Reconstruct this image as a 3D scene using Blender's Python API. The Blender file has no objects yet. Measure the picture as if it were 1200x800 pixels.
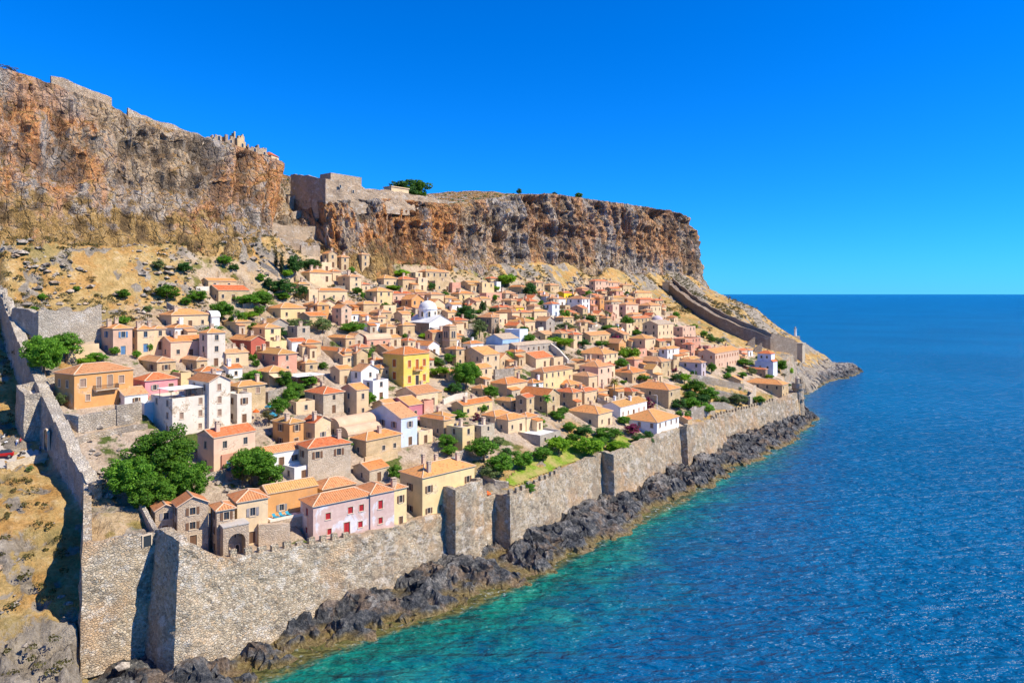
import bpy, math, random
import numpy as np
from mathutils import Vector, Matrix

SC = bpy.context.scene
COL = SC.collection
R = math.radians
random.seed(7)

# ------------------------------------------------------------------ camera
FPX, HZ, CAMH = 820.0, 344.5, 60.0
cam = bpy.data.cameras.new("camera")
cam.sensor_width = 36.0
cam.lens = 36.0 * FPX / 1200.0
cam.shift_y = -(400.0 - HZ) / 1200.0
cam.clip_start = 1.0
cam.clip_end = 400000.0
camo = bpy.data.objects.new("camera", cam)
camo.location = (0, 0, CAMH)
camo.rotation_euler = (R(90), 0, 0)
COL.objects.link(camo)
SC.camera = camo

# ------------------------------------------------------------------ light
SUN_EL, SX, SY = R(45), 0.96, -0.28
sd = Vector((SX, SY, 0)).normalized() * math.cos(SUN_EL)
sd.z = math.sin(SUN_EL)
sl = bpy.data.lights.new("sun", 'SUN')
sl.energy = 5.0
sl.angle = R(0.5)
sl.color = (1.0, 0.91, 0.74)
so = bpy.data.objects.new("sun", sl)
so.rotation_euler = sd.to_track_quat('Z', 'Y').to_euler()
so.location = (200, -100, 300)
COL.objects.link(so)
W = bpy.data.worlds.new("World")
SC.world = W
W.use_nodes = True
wn, wl = W.node_tree.nodes, W.node_tree.links
wn.clear()
wo = wn.new('ShaderNodeOutputWorld')
bg = wn.new('ShaderNodeBackground')
sky = wn.new('ShaderNodeTexSky')
sky.sky_type = 'NISHITA'
sky.sun_disc = False
sky.sun_elevation = SUN_EL
sky.sun_rotation = math.atan2(SX, SY)
sky.altitude = 0
sky.air_density = SKY_AIR = 1.0
sky.dust_density = 0.0
sky.ozone_density = 1.5
# graded like the photograph: the whole sky pulled towards azure
tint = wn.new('ShaderNodeMix'); tint.data_type = 'RGBA'; tint.blend_type = 'MULTIPLY'
tint.inputs[0].default_value = 1.0
tint.inputs[7].default_value = (.125, .66, 1.58, 1)
wl.new(sky.outputs[0], tint.inputs[6])
sat = wn.new('ShaderNodeHueSaturation')
sat.inputs['Saturation'].default_value = 1.03
wl.new(tint.outputs[2], sat.inputs['Color'])
wl.new(sat.outputs[0], bg.inputs['Color'])
bg.inputs['Strength'].default_value = 0.095
wl.new(bg.outputs[0], wo.inputs['Surface'])
SC.view_settings.view_transform = 'Standard'
SC.view_settings.look = 'None'
SC.view_settings.exposure = 0.45
SC.view_settings.gamma = 1.0
SC.view_settings.use_curve_mapping = False
SC.render.engine = 'CYCLES'
SC.cycles.max_bounces = 5
SC.cycles.diffuse_bounces = 3
SC.cycles.glossy_bounces = 2
SC.cycles.transmission_bounces = 2
SC.cycles.transparent_max_bounces = 4
SC.cycles.caustics_reflective = False
SC.cycles.caustics_refractive = False

# ------------------------------------------------------------------ frames
OX, OY = -65.0, 106.0
UX, UY, VX, VY = 0.637, 0.771, -0.771, 0.637
ROT = math.atan2(UY, UX)
def w2uv(X, Y):
    return (X - OX) * UX + (Y - OY) * UY, (X - OX) * VX + (Y - OY) * VY
def uv2w(u, v):
    return OX + u * UX + v * VX, OY + u * UY + v * VY

# ------------------------------------------------------------------ noise
def _h(ix, iy, iz, s):
    n = (ix * 374761393 + iy * 668265263 + iz * 2147483647 + s * 974711) & 0xffffffff
    n = ((n ^ (n >> 13)) * 1274126177) & 0xffffffff
    n = ((n ^ (n >> 16)) * 2246822519) & 0xffffffff
    return ((n ^ (n >> 15)) & 0xffff) / 32767.5 - 1.0
def vnoise(x, y, z=0.0, s=0):
    x, y, z = np.broadcast_arrays(np.asarray(x, float), np.asarray(y, float), np.asarray(z, float))
    ix, iy, iz = [np.floor(a).astype(np.int64) for a in (x, y, z)]
    f = [a - np.floor(a) for a in (x, y, z)]
    fx, fy, fz = [t * t * t * (t * (t * 6 - 15) + 10) for t in f]
    r = 0
    for dx in (0, 1):
        for dy in (0, 1):
            for dz in (0, 1):
                w = (fx if dx else 1 - fx) * (fy if dy else 1 - fy) * (fz if dz else 1 - fz)
                r = r + w * _h(ix + dx, iy + dy, iz + dz, s)
    return r
def fbm(x, y, z=0.0, o=4, s=0, g=.5):
    r, a = 0, 1.0
    for i in range(o):
        k = 2.03 ** i
        r = r + a * vnoise(x * k, y * k, z * k, s + i * 17)
        a *= g
    return r
def ridged(x, y, z=0.0, o=4, s=0):
    r, a = 0, 1.0
    for i in range(o):
        k = 2.1 ** i
        r = r + a * (1 - 2 * np.abs(vnoise(x * k, y * k, z * k, s + i * 13)))
        a *= .5
    return r
def sstep(a, b, x):
    t = np.clip((x - a) / (b - a), 0, 1)
    return t * t * (3 - 2 * t)

# ------------------------------------------------------------------ terrain function
COAST = np.array([(-200, -32), (-60, -29), (-25, -26), (0, -20), (15, -17.5), (38, -20), (58, -26), (80, -27), (111, -26), (145, -27),
    (179, -25), (211, -27), (240, -26), (266, -23), (300, -19), (313, -17), (330, -8), (350, 3), (380, 11), (430, 17),
    (473, 24), (522, 25), (550, 31), (561, 45), (556, 70), (552, 110), (558, 160), (600, 300), (600, 760), (-200, 760)], float)
def coast_dist(u, v):
    u = np.asarray(u, float); v = np.asarray(v, float)
    best = np.full(u.shape, 1e18); ins = np.zeros(u.shape, bool)
    n = len(COAST)
    for i in range(n):
        a, b = COAST[i], COAST[(i + 1) % n]
        d = b - a
        t = np.clip(((u - a[0]) * d[0] + (v - a[1]) * d[1]) / (d @ d), 0, 1)
        best = np.minimum(best, (u - a[0] - t * d[0]) ** 2 + (v - a[1] - t * d[1]) ** 2)
        c = (a[1] > v) != (b[1] > v)
        with np.errstate(divide='ignore', invalid='ignore'):
            xi = a[0] + (v - a[1]) * (d[0] / d[1] if d[1] else 0)
        ins ^= c & (u < xi)
    best = np.sqrt(best)
    return np.where(ins, best, -best)
WW = np.array([(0, -12), (0, 0), (8.7, 24), (9.9, 45), (12.2, 70), (16.2, 105), (20, 125), (26, 160)], float)   # west wall u at v
def u_west(v):
    return np.interp(v, WW[:, 1], WW[:, 0])
SEAW = np.array([(-5, .9), (11.6, .9), (12.2, -8), (86, -8), (86.5, -12.4), (101, -12), (116, -10.4), (131.5, -9), (132, -12.8), (150, -12), (167, -10.4), (181.6, -9),
    (182, -11.2), (200, -10), (219, -9), (219.5, -4), (245, -6), (262, -7), (285, -9), (305, -10.5), (306, -5), (330, 6), (365, 16), (402, 22.5), (404, 24)], float)
def v_sea(u):
    return np.interp(u, SEAW[:, 0], SEAW[:, 1])
def hgt(X, Y):
    """smooth ground height"""
    u, v = w2uv(X, Y)
    d = coast_dist(u, v)
    zp = 11 + .42 * (v + 8)
    zp = zp + 1.5 * sstep(84, 92, u) * sstep(182, 172, u) * sstep(26, 10, v)
    zp = np.where(v > 118, 63.9 + 1.0 * (v - 118), zp)
    zp = zp + 11 * sstep(97, 123, v) * sstep(128, 104, u)
    zp = np.minimum(zp, 75 + 3 * sstep(128, 104, u) + 4.0 * fbm(u / 26, u * 0, s=301, o=3))
    outw = sstep(1.5, -.5, u - u_west(v))
    drop = np.interp(v, [-8, 10, 30, 45, 60, 80, 110], [5, 5, 5, 7.5, 9, 8, 6])
    zp = zp - outw * drop
    e = sstep(395, 440, u)
    g = d * (1.6 * (1 - e) + (.72 + .3 * sstep(60, 110, v)) * e) + .5 + 1.0 * e
    shore = np.interp(d, [-8, 0, 6, 18, 30], [-4, -.6, 1.2, 3.2, 4.5])
    inside = (v > v_sea(u) + .9) & (u < 404) & (u > -.5)
    z = np.where(inside, zp, np.where(u < -.5, np.minimum(zp, .55 * d + .6), np.where(u < 300, shore, np.minimum(zp, g))))
    z = np.where((u >= 404), np.minimum(zp, np.maximum(g, -4)), z)
    return np.where(d < 0, np.minimum(z, np.maximum(-4, d * .6)), z)

def ray(px, py, Y):
    return (px - 600) * Y / FPX, CAMH - (py - HZ) * Y / FPX
YS = np.arange(84, 720, .5)
def ground(px, py):
    X, Z = ray(px, py, YS)
    dz = Z - hgt(X, YS)
    k = np.where((dz[:-1] > 0) & (dz[1:] <= 0))[0]
    if len(k) == 0:
        k = [int(np.argmin(np.abs(dz)))]
        Y = YS[k[0]]
    else:
        k = k[0]
        Y = YS[k] + .5 * dz[k] / (dz[k] - dz[k + 1])
    X, Z = ray(px, py, Y)
    return float(X), float(Y), float(Z)
def at_v(px, py, v):
    """point of the sight line on the plane v = const"""
    x = (px - 600) / FPX
    Y = (v + OX * VX + OY * VY) / (VX * x + VY)
    X, Z = ray(px, py, Y)
    return float(X), float(Y), float(Z)

# ------------------------------------------------------------------ object helpers
def link(name, me, mats=(), parent=None, loc=None, rotz=None):
    o = bpy.data.objects.new(name, me)
    COL.objects.link(o)
    if me is not None:
        for m in mats:
            me.materials.append(m)
    if parent is not None:
        o.parent = parent
    if loc is not None:
        o.location = loc
    if rotz is not None:
        o.rotation_euler = (0, 0, rotz)
    return o
def tag(o, label=None, cat=None, group=None, kind=None):
    if label: o['label'] = label
    if cat: o['category'] = cat
    if group: o['group'] = group
    if kind: o['kind'] = kind
    elif cat: o['kind'] = 'thing'
    return o
class MB:
    def __init__(s):
        s.v, s.f, s.m, s.uv = [], [], [], {}
    def add(s, vs, fs, mi=0):
        b = len(s.v)
        s.v += [tuple(p) for p in vs]
        for f in fs:
            s.f.append([b + i for i in f]); s.m.append(mi)
    def quad(s, a, b, c, d, mi=0):
        s.add((a, b, c, d), ((0, 1, 2, 3),), mi)
    def box(s, x0, y0, z0, x1, y1, z1, mi=0, M=None):
        vs = [(x0, y0, z0), (x1, y0, z0), (x1, y1, z0), (x0, y1, z0), (x0, y0, z1), (x1, y0, z1), (x1, y1, z1), (x0, y1, z1)]
        if M is not None: vs = [M @ Vector(p) for p in vs]
        s.add(vs, ((0, 3, 2, 1), (4, 5, 6, 7), (0, 1, 5, 4), (1, 2, 6, 5), (2, 3, 7, 6), (3, 0, 4, 7)), mi)
    def tube(s, pts, rads, n=8, mi=0, cap=True):
        pts = [Vector(p) for p in pts]
        rings = []
        for i, p in enumerate(pts):
            d = (pts[min(i + 1, len(pts) - 1)] - pts[max(i - 1, 0)]).normalized()
            a = d.orthogonal().normalized() if abs(d.z) < .9 else Vector((1, 0, 0)).cross(d).normalized()
            b = d.cross(a)
            rings.append([p + (a * math.cos(2 * math.pi * k / n) + b * math.sin(2 * math.pi * k / n)) * rads[i] for k in range(n)])
        vs = [q for r in rings for q in r]
        fs = [(i * n + k, i * n + (k + 1) % n, (i + 1) * n + (k + 1) % n, (i + 1) * n + k) for i in range(len(pts) - 1) for k in range(n)]
        if cap: fs += [tuple(range(n))[::-1], tuple((len(pts) - 1) * n + k for k in range(n))]
        s.add(vs, fs, mi)
    def lathe(s, prof, n=16, c=(0, 0), mi=0):
        vs = [(c[0] + r * math.cos(2 * math.pi * k / n), c[1] + r * math.sin(2 * math.pi * k / n), z) for r, z in prof for k in range(n)]
        fs = [(i * n + k, i * n + (k + 1) % n, (i + 1) * n + (k + 1) % n, (i + 1) * n + k) for i in range(len(prof) - 1) for k in range(n)]
        s.add(vs, fs, mi)
    def mesh(s, name, uv=False, smooth=False):
        me = bpy.data.meshes.new(name)
        me.from_pydata(s.v, [], s.f)
        me.polygons.foreach_set('material_index', s.m)
        if smooth:
            me.polygons.foreach_set('use_smooth', [True] * len(s.f))
        if uv: auto_uv(me)
        me.update()
        return me
    def build(s, name, mats, parent=None, loc=None, rotz=None, uv=False, smooth=False):
        return link(name, s.mesh(name, uv, smooth), mats if isinstance(mats, (list, tuple)) else [mats], parent, loc, rotz)
def auto_uv(me):
    """metric uv per face: x along the contour line, y up the slope"""
    l = me.uv_layers.new(name='UVMap')
    up = Vector((0, 0, 1))
    for p in me.polygons:
        n = p.normal
        e = up.cross(n)
        e = e.normalized() if e.length > .05 else Vector((1, 0, 0))
        t = n.cross(e)
        for li in p.loop_indices:
            c = me.vertices[me.loops[li].vertex_index].co
            l.data[li].uv = (c.dot(e), c.dot(t))
def grid_mesh(name, P, attrs=None, smooth=True, flip=False):
    """P: (n, m, 3)"""
    n, m, _ = P.shape
    me = bpy.data.meshes.new(name)
    idx = np.arange(n * m).reshape(n, m)
    q = np.stack([idx[:-1, :-1], idx[1:, :-1], idx[1:, 1:], idx[:-1, 1:]], -1).reshape(-1, 4)
    if flip: q = q[:, ::-1]
    me.vertices.add(n * m)
    me.vertices.foreach_set('co', P.reshape(-1).astype(np.float32))
    me.loops.add(q.size)
    me.polygons.add(len(q))
    me.loops.foreach_set('vertex_index', q.reshape(-1).astype(np.int32))
    me.polygons.foreach_set('loop_start', np.arange(0, q.size, 4, dtype=np.int32))
    me.polygons.foreach_set('use_smooth', np.full(len(q), smooth))
    for k, a in (attrs or {}).items():
        at = me.attributes.new(k, 'FLOAT', 'POINT')
        at.data.foreach_set('value', a.reshape(-1).astype(np.float32))
    me.update(calc_edges=True)
    me.validate()
    return me
# ------------------------------------------------------------------ materials
class NT:
    def __init__(s, name, rough=.85, spec=.25):
        s.mat = bpy.data.materials.new(name); s.mat.use_nodes = True
        s.t = s.mat.node_tree; s.n = s.t.nodes
        s.b = s.n['Principled BSDF']
        s.b.inputs['Roughness'].default_value = rough
        s.b.inputs['Specular IOR Level'].default_value = spec
    def node(s, typ, **kw):
        x = s.n.new(typ)
        for k, v in kw.items():
            if hasattr(x, k): setattr(x, k, v)
        return x
    def lk(s, a, b): s.t.links.new(a, b)
    def coord(s, kind='Object', scale=(1, 1, 1), rot=(0, 0, 0), rnd=False):
        c = s.node('ShaderNodeTexCoord'); m = s.node('ShaderNodeMapping')
        m.inputs['Scale'].default_value = scale; m.inputs['Rotation'].default_value = rot
        s.lk(c.outputs[kind], m.inputs['Vector'])
        if rnd:
            oi = s.node('ShaderNodeObjectInfo'); mu = s.node('ShaderNodeMath'); mu.operation = 'MULTIPLY'
            mu.inputs[1].default_value = 91.0
            s.lk(oi.outputs['Random'], mu.inputs[0]); s.lk(mu.outputs[0], m.inputs['Location'])
        return m.outputs[0]
    def noise(s, vec, scale=1, detail=4, rough=.55, dist=0):
        x = s.node('ShaderNodeTexNoise')
        x.inputs['Scale'].default_value = scale; x.inputs['Detail'].default_value = detail
        x.inputs['Roughness'].default_value = rough; x.inputs['Distortion'].default_value = dist
        s.lk(vec, x.inputs['Vector']); return x.outputs['Fac']
    def vor(s, vec, scale=1, feature='F1', out='Distance', rnd=1):
        x = s.node('ShaderNodeTexVoronoi'); x.feature = feature
        x.inputs['Scale'].default_value = scale; x.inputs['Randomness'].default_value = rnd
        s.lk(vec, x.inputs['Vector']); return x.outputs[out]
    def ramp(s, fac, stops, interp='LINEAR'):
        x = s.node('ShaderNodeValToRGB'); x.color_ramp.interpolation = interp
        el = x.color_ramp.elements
        while len(el) > 1: el.remove(el[0])
        el[0].position = stops[0][0]; el[0].color = tuple(stops[0][1]) + (1,) if len(stops[0][1]) == 3 else stops[0][1]
        for p, c in stops[1:]:
            e = el.new(p); e.color = tuple(c) + (1,)
        s.lk(fac, x.inputs['Fac']); return x.outputs['Color']
    def rng(s, v, a, b, c=0., d=1.):
        x = s.node('ShaderNodeMapRange')
        for i, k in enumerate((a, b, c, d)): x.inputs[i + 1].default_value = k
        s.lk(v, x.inputs[0]); return x.outputs[0]
    def math(s, op, a, b=None):
        x = s.node('ShaderNodeMath'); x.operation = op
        for i, k in enumerate((a, b)):
            if k is None: continue
            if isinstance(k, (int, float)): x.inputs[i].default_value = k
            else: s.lk(k, x.inputs[i])
        return x.outputs[0]
    def mix(s, fac, a, b, blend='MIX'):
        x = s.node('ShaderNodeMix'); x.data_type = 'RGBA'; x.blend_type = blend
        x.clamp_factor = True
        for i, k in ((0, fac), (6, a), (7, b)):
            if isinstance(k, (int, float)): x.inputs[i].default_value = k
            elif isinstance(k, tuple): x.inputs[i].default_value = k + (1,)
            else: s.lk(k, x.inputs[i])
        return x.outputs[2]
    def sep(s, vec):
        x = s.node('ShaderNodeSeparateXYZ'); s.lk(vec, x.inputs[0]); return x.outputs
    def attr(s, name):
        x = s.node('ShaderNodeAttribute'); x.attribute_name = name; return x.outputs['Fac']
    def geo(s, k):
        return s.node('ShaderNodeNewGeometry').outputs[k]
    def rand(s):
        return s.node('ShaderNodeObjectInfo').outputs['Random']
    def bump(s, h, strength=.5, dist=.1):
        x = s.node('ShaderNodeBump'); x.inputs['Strength'].default_value = strength; x.inputs['Distance'].default_value = dist
        s.lk(h, x.inputs['Height']); s.lk(x.outputs[0], s.b.inputs['Normal']); return x
    def col(s, c):
        if isinstance(c, tuple): s.b.inputs['Base Color'].default_value = c + (1,)
        else: s.lk(c, s.b.inputs['Base Color'])
def mul(c, k): return tuple(min(1, max(0, x * k)) for x in c)
def lerp(a, b, t): return tuple(x + (y - x) * t for x, y in zip(a, b))

def plain(name, c, rough=.7, var=.25, spec=.3):
    m = NT(name, rough, spec)
    v = m.coord(rnd=True)
    m.col(m.mix(m.noise(v, 1.7, 4), mul(c, 1 - var), mul(c, 1 + var)))
    return m.mat
def plaster(name, c, patchy=.3, stain=(.3, .25, .2)):
    m = NT(name, .9, .15)
    v = m.coord(rnd=True)
    big = m.noise(v, .28, 5, .6, .4); fine = m.noise(v, 3.2, 5, .65)
    vs = m.coord(scale=(1.6, 1.6, .22), rnd=True)
    streak = m.noise(vs, .9, 4, .6)
    a = m.mix(m.rng(big, .35, .68), mul(c, .86), mul(c, 1.12))
    a = m.mix(m.math('MULTIPLY', m.rng(streak, .55, .75), patchy), a, lerp(c, stain, .75))
    a = m.mix(m.math('MULTIPLY', m.rng(fine, .58, .72), patchy), a, mul(lerp(c, (.6, .52, .4), .6), .9))
    if patchy > .16:
        st = m.mix(m.rng(m.vor(v, 2.6, 'DISTANCE_TO_EDGE', 'Distance'), .06, 0.), m.ramp(m.sep(m.vor(v, 2.6, 'F1', 'Color'))[0], [(.2, (.38, .28, .19)), (.5, (.54, .42, .29)), (.8, (.62, .52, .38))]), (.5, .40, .28))
        a = m.mix(m.math('MULTIPLY', m.rng(m.math('ADD', m.math('MULTIPLY', big, .7), m.math('MULTIPLY', fine, .3)), .555, .60), min(.95, patchy * 2.4)), a, st)
    rv = m.rng(m.rand(), 0, 1, .88, 1.08)
    cr = m.node('ShaderNodeCombineColor')
    for i in range(3): m.lk(rv, cr.inputs[i])
    a = m.mix(1., a, cr.outputs[0], 'MULTIPLY')
    m.col(a)
    m.bump(fine, .5, .06)
    return m.mat
def rubble(name, tones, scale=2.2, mortar=(.5, .43, .33), gap=.06, bump=.25, plastered=0., tint=None, big=.05, flat=1.35):
    """masonry of uneven stones"""
    m = NT(name, .92, .15)
    v = m.coord(scale=(1, 1, flat), rnd=False)
    # wobble the cells
    nz = m.node('ShaderNodeTexNoise'); nz.inputs['Scale'].default_value = 1.3
    m.lk(v, nz.inputs['Vector'])
    ad = m.node('ShaderNodeVectorMath'); ad.operation = 'MULTIPLY_ADD'
    ad.inputs[1].default_value = (.25, .25, .25)
    m.lk(nz.outputs['Color'], ad.inputs[0]); m.lk(v, ad.inputs[2])
    vv = ad.outputs[0]
    cell = m.vor(vv, scale, 'F1', 'Color')
    edge = m.vor(vv, scale, 'DISTANCE_TO_EDGE', 'Distance')
    tone = m.sep(cell)[0]
    n = len(tones)
    a = m.ramp(tone, [((i + .5) / n, t) for i, t in enumerate(tones)])
    fine = m.noise(v, 6, 5, .7)
    a = m.mix(m.rng(fine, .3, .75), mul(tones[n // 2], .55), a)
    lg = m.noise(v, big, 5, .6)
    a = m.mix(m.rng(edge, gap, 0.), a, mortar)
    if tint:
        a = m.mix(m.math('MULTIPLY', m.rng(lg, .5, .64), .8), a, m.mix(.5, a, tint))
    if plastered:
        a = m.mix(m.math('MULTIPLY', m.rng(m.noise(v, .22, 5, .6), .45, .6), plastered), a, mortar)
    st = m.noise(m.coord(scale=(1, 1, .3)), .16, 6, .68, .4)
    a = m.mix(m.rng(st, .48, .62, 0, .75 if big > .055 else .3), a, m.mix(.5, a, (.16, .14, .125)))
    a = m.mix(m.rng(m.noise(v, .34, 6, .7), .54, .62, 0, .6 if big > .055 else .2), a, (.74, .67, .57))
    m.col(a)
    h = m.math('ADD', m.math('MULTIPLY', m.rng(edge, 0, .16), 1.), m.math('MULTIPLY', fine, .6))
    m.bump(h, .9, bump)
    return m.mat
def tiles(name, c, alt, striped=False):
    """curved clay tiles on uv metres"""
    m = NT(name, .85, .2)
    v = m.coord('UV')
    s = m.sep(v)
    pit = .46 if striped else .34
    colx = m.math('FRACT', m.math('DIVIDE', s[0], pit))
    wave = m.math('ABSOLUTE', m.math('SUBTRACT', colx, .5))        # 0 crown .. .5 channel
    row = m.math('FRACT', m.math('DIVIDE', s[1], .42))
    # tile id
    ci = m.math('FLOOR', m.math('DIVIDE', s[0], pit)); ri = m.math('FLOOR', m.math('DIVIDE', s[1], .42))
    cb = m.node('ShaderNodeCombineXYZ')
    m.lk(ci, cb.inputs[0]); m.lk(ri, cb.inputs[1]); m.lk(m.math('MULTIPLY', m.rand(), 60), cb.inputs[2])
    wn_ = m.node('ShaderNodeTexWhiteNoise'); m.lk(cb.outputs[0], wn_.inputs['Vector'])
    tid = wn_.outputs['Value']
    o = m.coord(rnd=True)
    big = m.noise(o, .35, 4, .6); mid = m.noise(o, 1.6, 4, .65)
    a = m.mix(m.rng(m.math('ADD', m.math('MULTIPLY', big, .6), m.math('MULTIPLY', m.rand(), .45)), .3, .75), c, alt)
    a = m.mix(m.rng(tid, 0, 1, 0, .4), a, mul(lerp(c, (.7, .5, .3), .35), 1.15))
    a = m.mix(m.math('MULTIPLY', m.rng(tid, .8, .95), .55), a, mul(c, .45))
    a = m.mix(m.math('MULTIPLY', m.rng(mid, .52, .64), .5), a, (.54, .34, .17))
    a = m.mix(m.math('MULTIPLY', m.rng(m.noise(o, .8, 6, .72), .58, .68), .55), a, mul(c, .5))
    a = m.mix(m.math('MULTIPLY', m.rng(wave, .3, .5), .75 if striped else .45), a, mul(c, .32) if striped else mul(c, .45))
    rv = m.rng(m.rand(), 0, 1, .85, 1.12)
    cr = m.node('ShaderNodeCombineColor')
    for i in range(3): m.lk(rv, cr.inputs[i])
    m.col(m.mix(1., a, cr.outputs[0], 'MULTIPLY'))
    h = m.math('ADD', m.math('MULTIPLY', wave, -2.), m.math('MULTIPLY', row, .35))
    m.bump(h, .9, .1)
    return m.mat

CREAM, YELLOW, TAN, ORANGE = (.66, .50, .31), (.72, .46, .13), (.50, .345, .20), (.66, .33, .13)
PINK, WHITE, RED, GREY = (.66, .40, .34), (.80, .77, .70), (.52, .13, .09), (.40, .35, .29)
WALLM = {
 'cream': plaster('cream_plaster', (.74, .54, .32)), 'yellow': plaster('yellow_plaster', (.76, .56, .28), .25), 'gold': plaster('golden_plaster', (.80, .53, .11), .18),
 'bright': plaster('bright_yellow_plaster', (.82, .52, .03), .12), 'tan': rubble('tan_masonry', [(.57, .375, .19), (.69, .485, .25), (.76, .56, .32), (.63, .445, .24)], 2.6, (.71, .51, .28), .03, .05, .85),
 'orange': plaster('orange_plaster', (.66, .33, .12), .25), 'pink': plaster('pink_plaster', (.74, .48, .33), .25),
 'rose': plaster('rose_plaster', (.72, .28, .29), .12), 'salmon': plaster('salmon_plaster', (.66, .33, .22), .25),
 'white': plaster('white_plaster', (.80, .78, .74), .12), 'chalk': plaster('weathered_white_plaster', (.74, .66, .54), .55, (.5, .35, .22)),
 'red': plaster('red_plaster', (.50, .13, .085), .15), 'magenta': plaster('magenta_plaster', (.62, .22, .25), .15),
 'grey': rubble('grey_masonry', [(.38, .33, .27), (.50, .43, .35), (.58, .5, .41), (.43, .36, .3)], 2.6, (.54, .46, .36), .03, .05, .6),
 'blue': plaster('pale_blue_plaster', (.55, .62, .68), .2), 'sky': plaster('sky_blue_plaster', (.38, .56, .8), .1),
 'bluewhite': plaster('bluish_white_plaster', (.72, .77, .84), .1),
 'lilac': plaster('lilac_plaster', (.52, .44, .46), .3), 'brown': rubble('brown_masonry', [(.32, .21, .13), (.44, .31, .2), (.5, .37, .25), (.38, .27, .18)], 2.6, (.46, .34, .23), .03, .05, .6),
 'stone': rubble('pale_stone_masonry', [(.50, .38, .25), (.66, .53, .37), (.74, .63, .47), (.56, .43, .29)], 2.2, (.68, .55, .39), .035, .06, .4),
 'darkstone': rubble('brown_grey_masonry', [(.46, .33, .22), (.62, .46, .32), (.72, .57, .41), (.52, .37, .25)], 2.2, (.62, .46, .31), .035, .06, .3),
}
def patchy_pink():
    m = NT('peeling_pink_plaster', .9, .15)
    v = m.coord()
    n = m.noise(v, .22, 5, .62, .5); f = m.noise(v, 1.1, 5, .6); g = m.noise(v, 4, 4, .6)
    a = m.mix(m.rng(f, .35, .7), (.58, .39, .33), (.68, .49, .42))
    a = m.mix(m.rng(n, .52, .57), a, m.mix(m.rng(f, .4, .6), (.62, .58, .60), (.74, .68, .66)))
    a = m.mix(m.math('MULTIPLY', m.rng(g, .58, .7), .4), a, (.42, .32, .27))
    m.col(a); m.bump(f, .4, .05)
    return m.mat
WALLM['patchy'] = patchy_pink()
ROOFM = {
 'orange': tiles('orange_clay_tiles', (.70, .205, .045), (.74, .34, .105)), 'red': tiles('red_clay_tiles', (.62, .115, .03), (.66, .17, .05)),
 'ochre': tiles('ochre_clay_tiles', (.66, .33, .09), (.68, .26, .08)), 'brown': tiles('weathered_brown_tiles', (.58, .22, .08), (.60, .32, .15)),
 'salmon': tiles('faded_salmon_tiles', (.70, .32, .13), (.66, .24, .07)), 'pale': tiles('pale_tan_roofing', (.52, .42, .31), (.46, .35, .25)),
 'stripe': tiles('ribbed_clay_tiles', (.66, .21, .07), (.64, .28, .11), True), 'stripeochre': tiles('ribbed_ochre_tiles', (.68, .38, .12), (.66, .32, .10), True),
 'vault': plaster('salmon_vault_plaster', (.64, .42, .27), .3),
 'slab': plaster('pale_terrace_floor', (.58, .52, .45), .4), 'whiteslab': plaster('white_terrace_floor', (.78, .77, .74), .1),
 'greyslab': plaster('grey_roof_plaster', (.44, .39, .34), .4),
}
M_RIDGE = plain('ridge_mortar', (.62, .42, .27), .9)
M_PANE = NT('glass_and_opening_shade', .12, .5); M_PANE.col((.035, .045, .055)); M_PANE = M_PANE.mat  # panes, and the painted dark inside masonry openings
M_SURR = plain('stone_surround', (.60, .48, .34), .9, .15)
M_WOOD = plain('brown_shutter_paint', (.17, .09, .05), .7)
M_FRAME = plain('grey_window_paint', (.30, .25, .2), .7)
SHUT = {'brown': M_WOOD, 'red': plain('red_shutter_paint', (.42, .025, .03), .6), 'green': plain('green_shutter_paint', (.10, .2, .13), .6),
        'blue': plain('blue_shutter_paint', (.09, .2, .36), .6), 'rust': plain('rust_shutter_paint', (.45, .12, .03), .6), 'grey': plain('grey_shutter_paint', (.28, .25, .24), .7),
        'dark': plain('dark_door_paint', (.05, .045, .05), .6), 'taupe': plain('taupe_shutter_paint', (.33, .22, .16), .7)}
M_CHIM = plaster('chimney_plaster', (.62, .47, .34), .4)
M_METAL = plain('dark_iron', (.06, .055, .055), .5)

# sea wall masonry, fortress masonry
M_SEAW = rubble('pale_rubble_wall', [(.28, .22, .155), (.74, .58, .38), (.86, .72, .52), (.90, .82, .67), (.78, .52, .29), (.56, .45, .31), (.12, .10, .09), (.86, .74, .55), (.36, .30, .23), (.82, .66, .45)], 2.1, (.60, .47, .31), .03, .17, .35, (.66, .30, .08), .11)
M_WESTW = rubble('grey_rubble_wall', [(.42, .35, .27), (.60, .51, .40), (.72, .64, .52), (.50, .42, .33)], 2.0, (.60, .51, .40), .03, .2, .5, (.55, .42, .28), .08)
M_EASTW = rubble('brown_rampart_wall', [(.26, .19, .14), (.40, .30, .23), (.50, .39, .29), (.33, .25, .19)], 1.1, (.40, .31, .23), .05, .3, .2, (.5, .33, .2), .05)
M_FORT = rubble('fortress_masonry', [(.52, .37, .23), (.70, .51, .33), (.78, .6, .42), (.6, .43, .28)], 1.6, (.72, .53, .35), .05, .25, .3, (.58, .4, .24), .06)
M_GARDW = rubble('garden_wall_masonry', [(.30, .25, .2), (.46, .39, .31), (.58, .5, .4), (.4, .32, .24)], 1.7, (.47, .39, .3), .05, .15, .3, (.6, .42, .22), .1)

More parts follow.
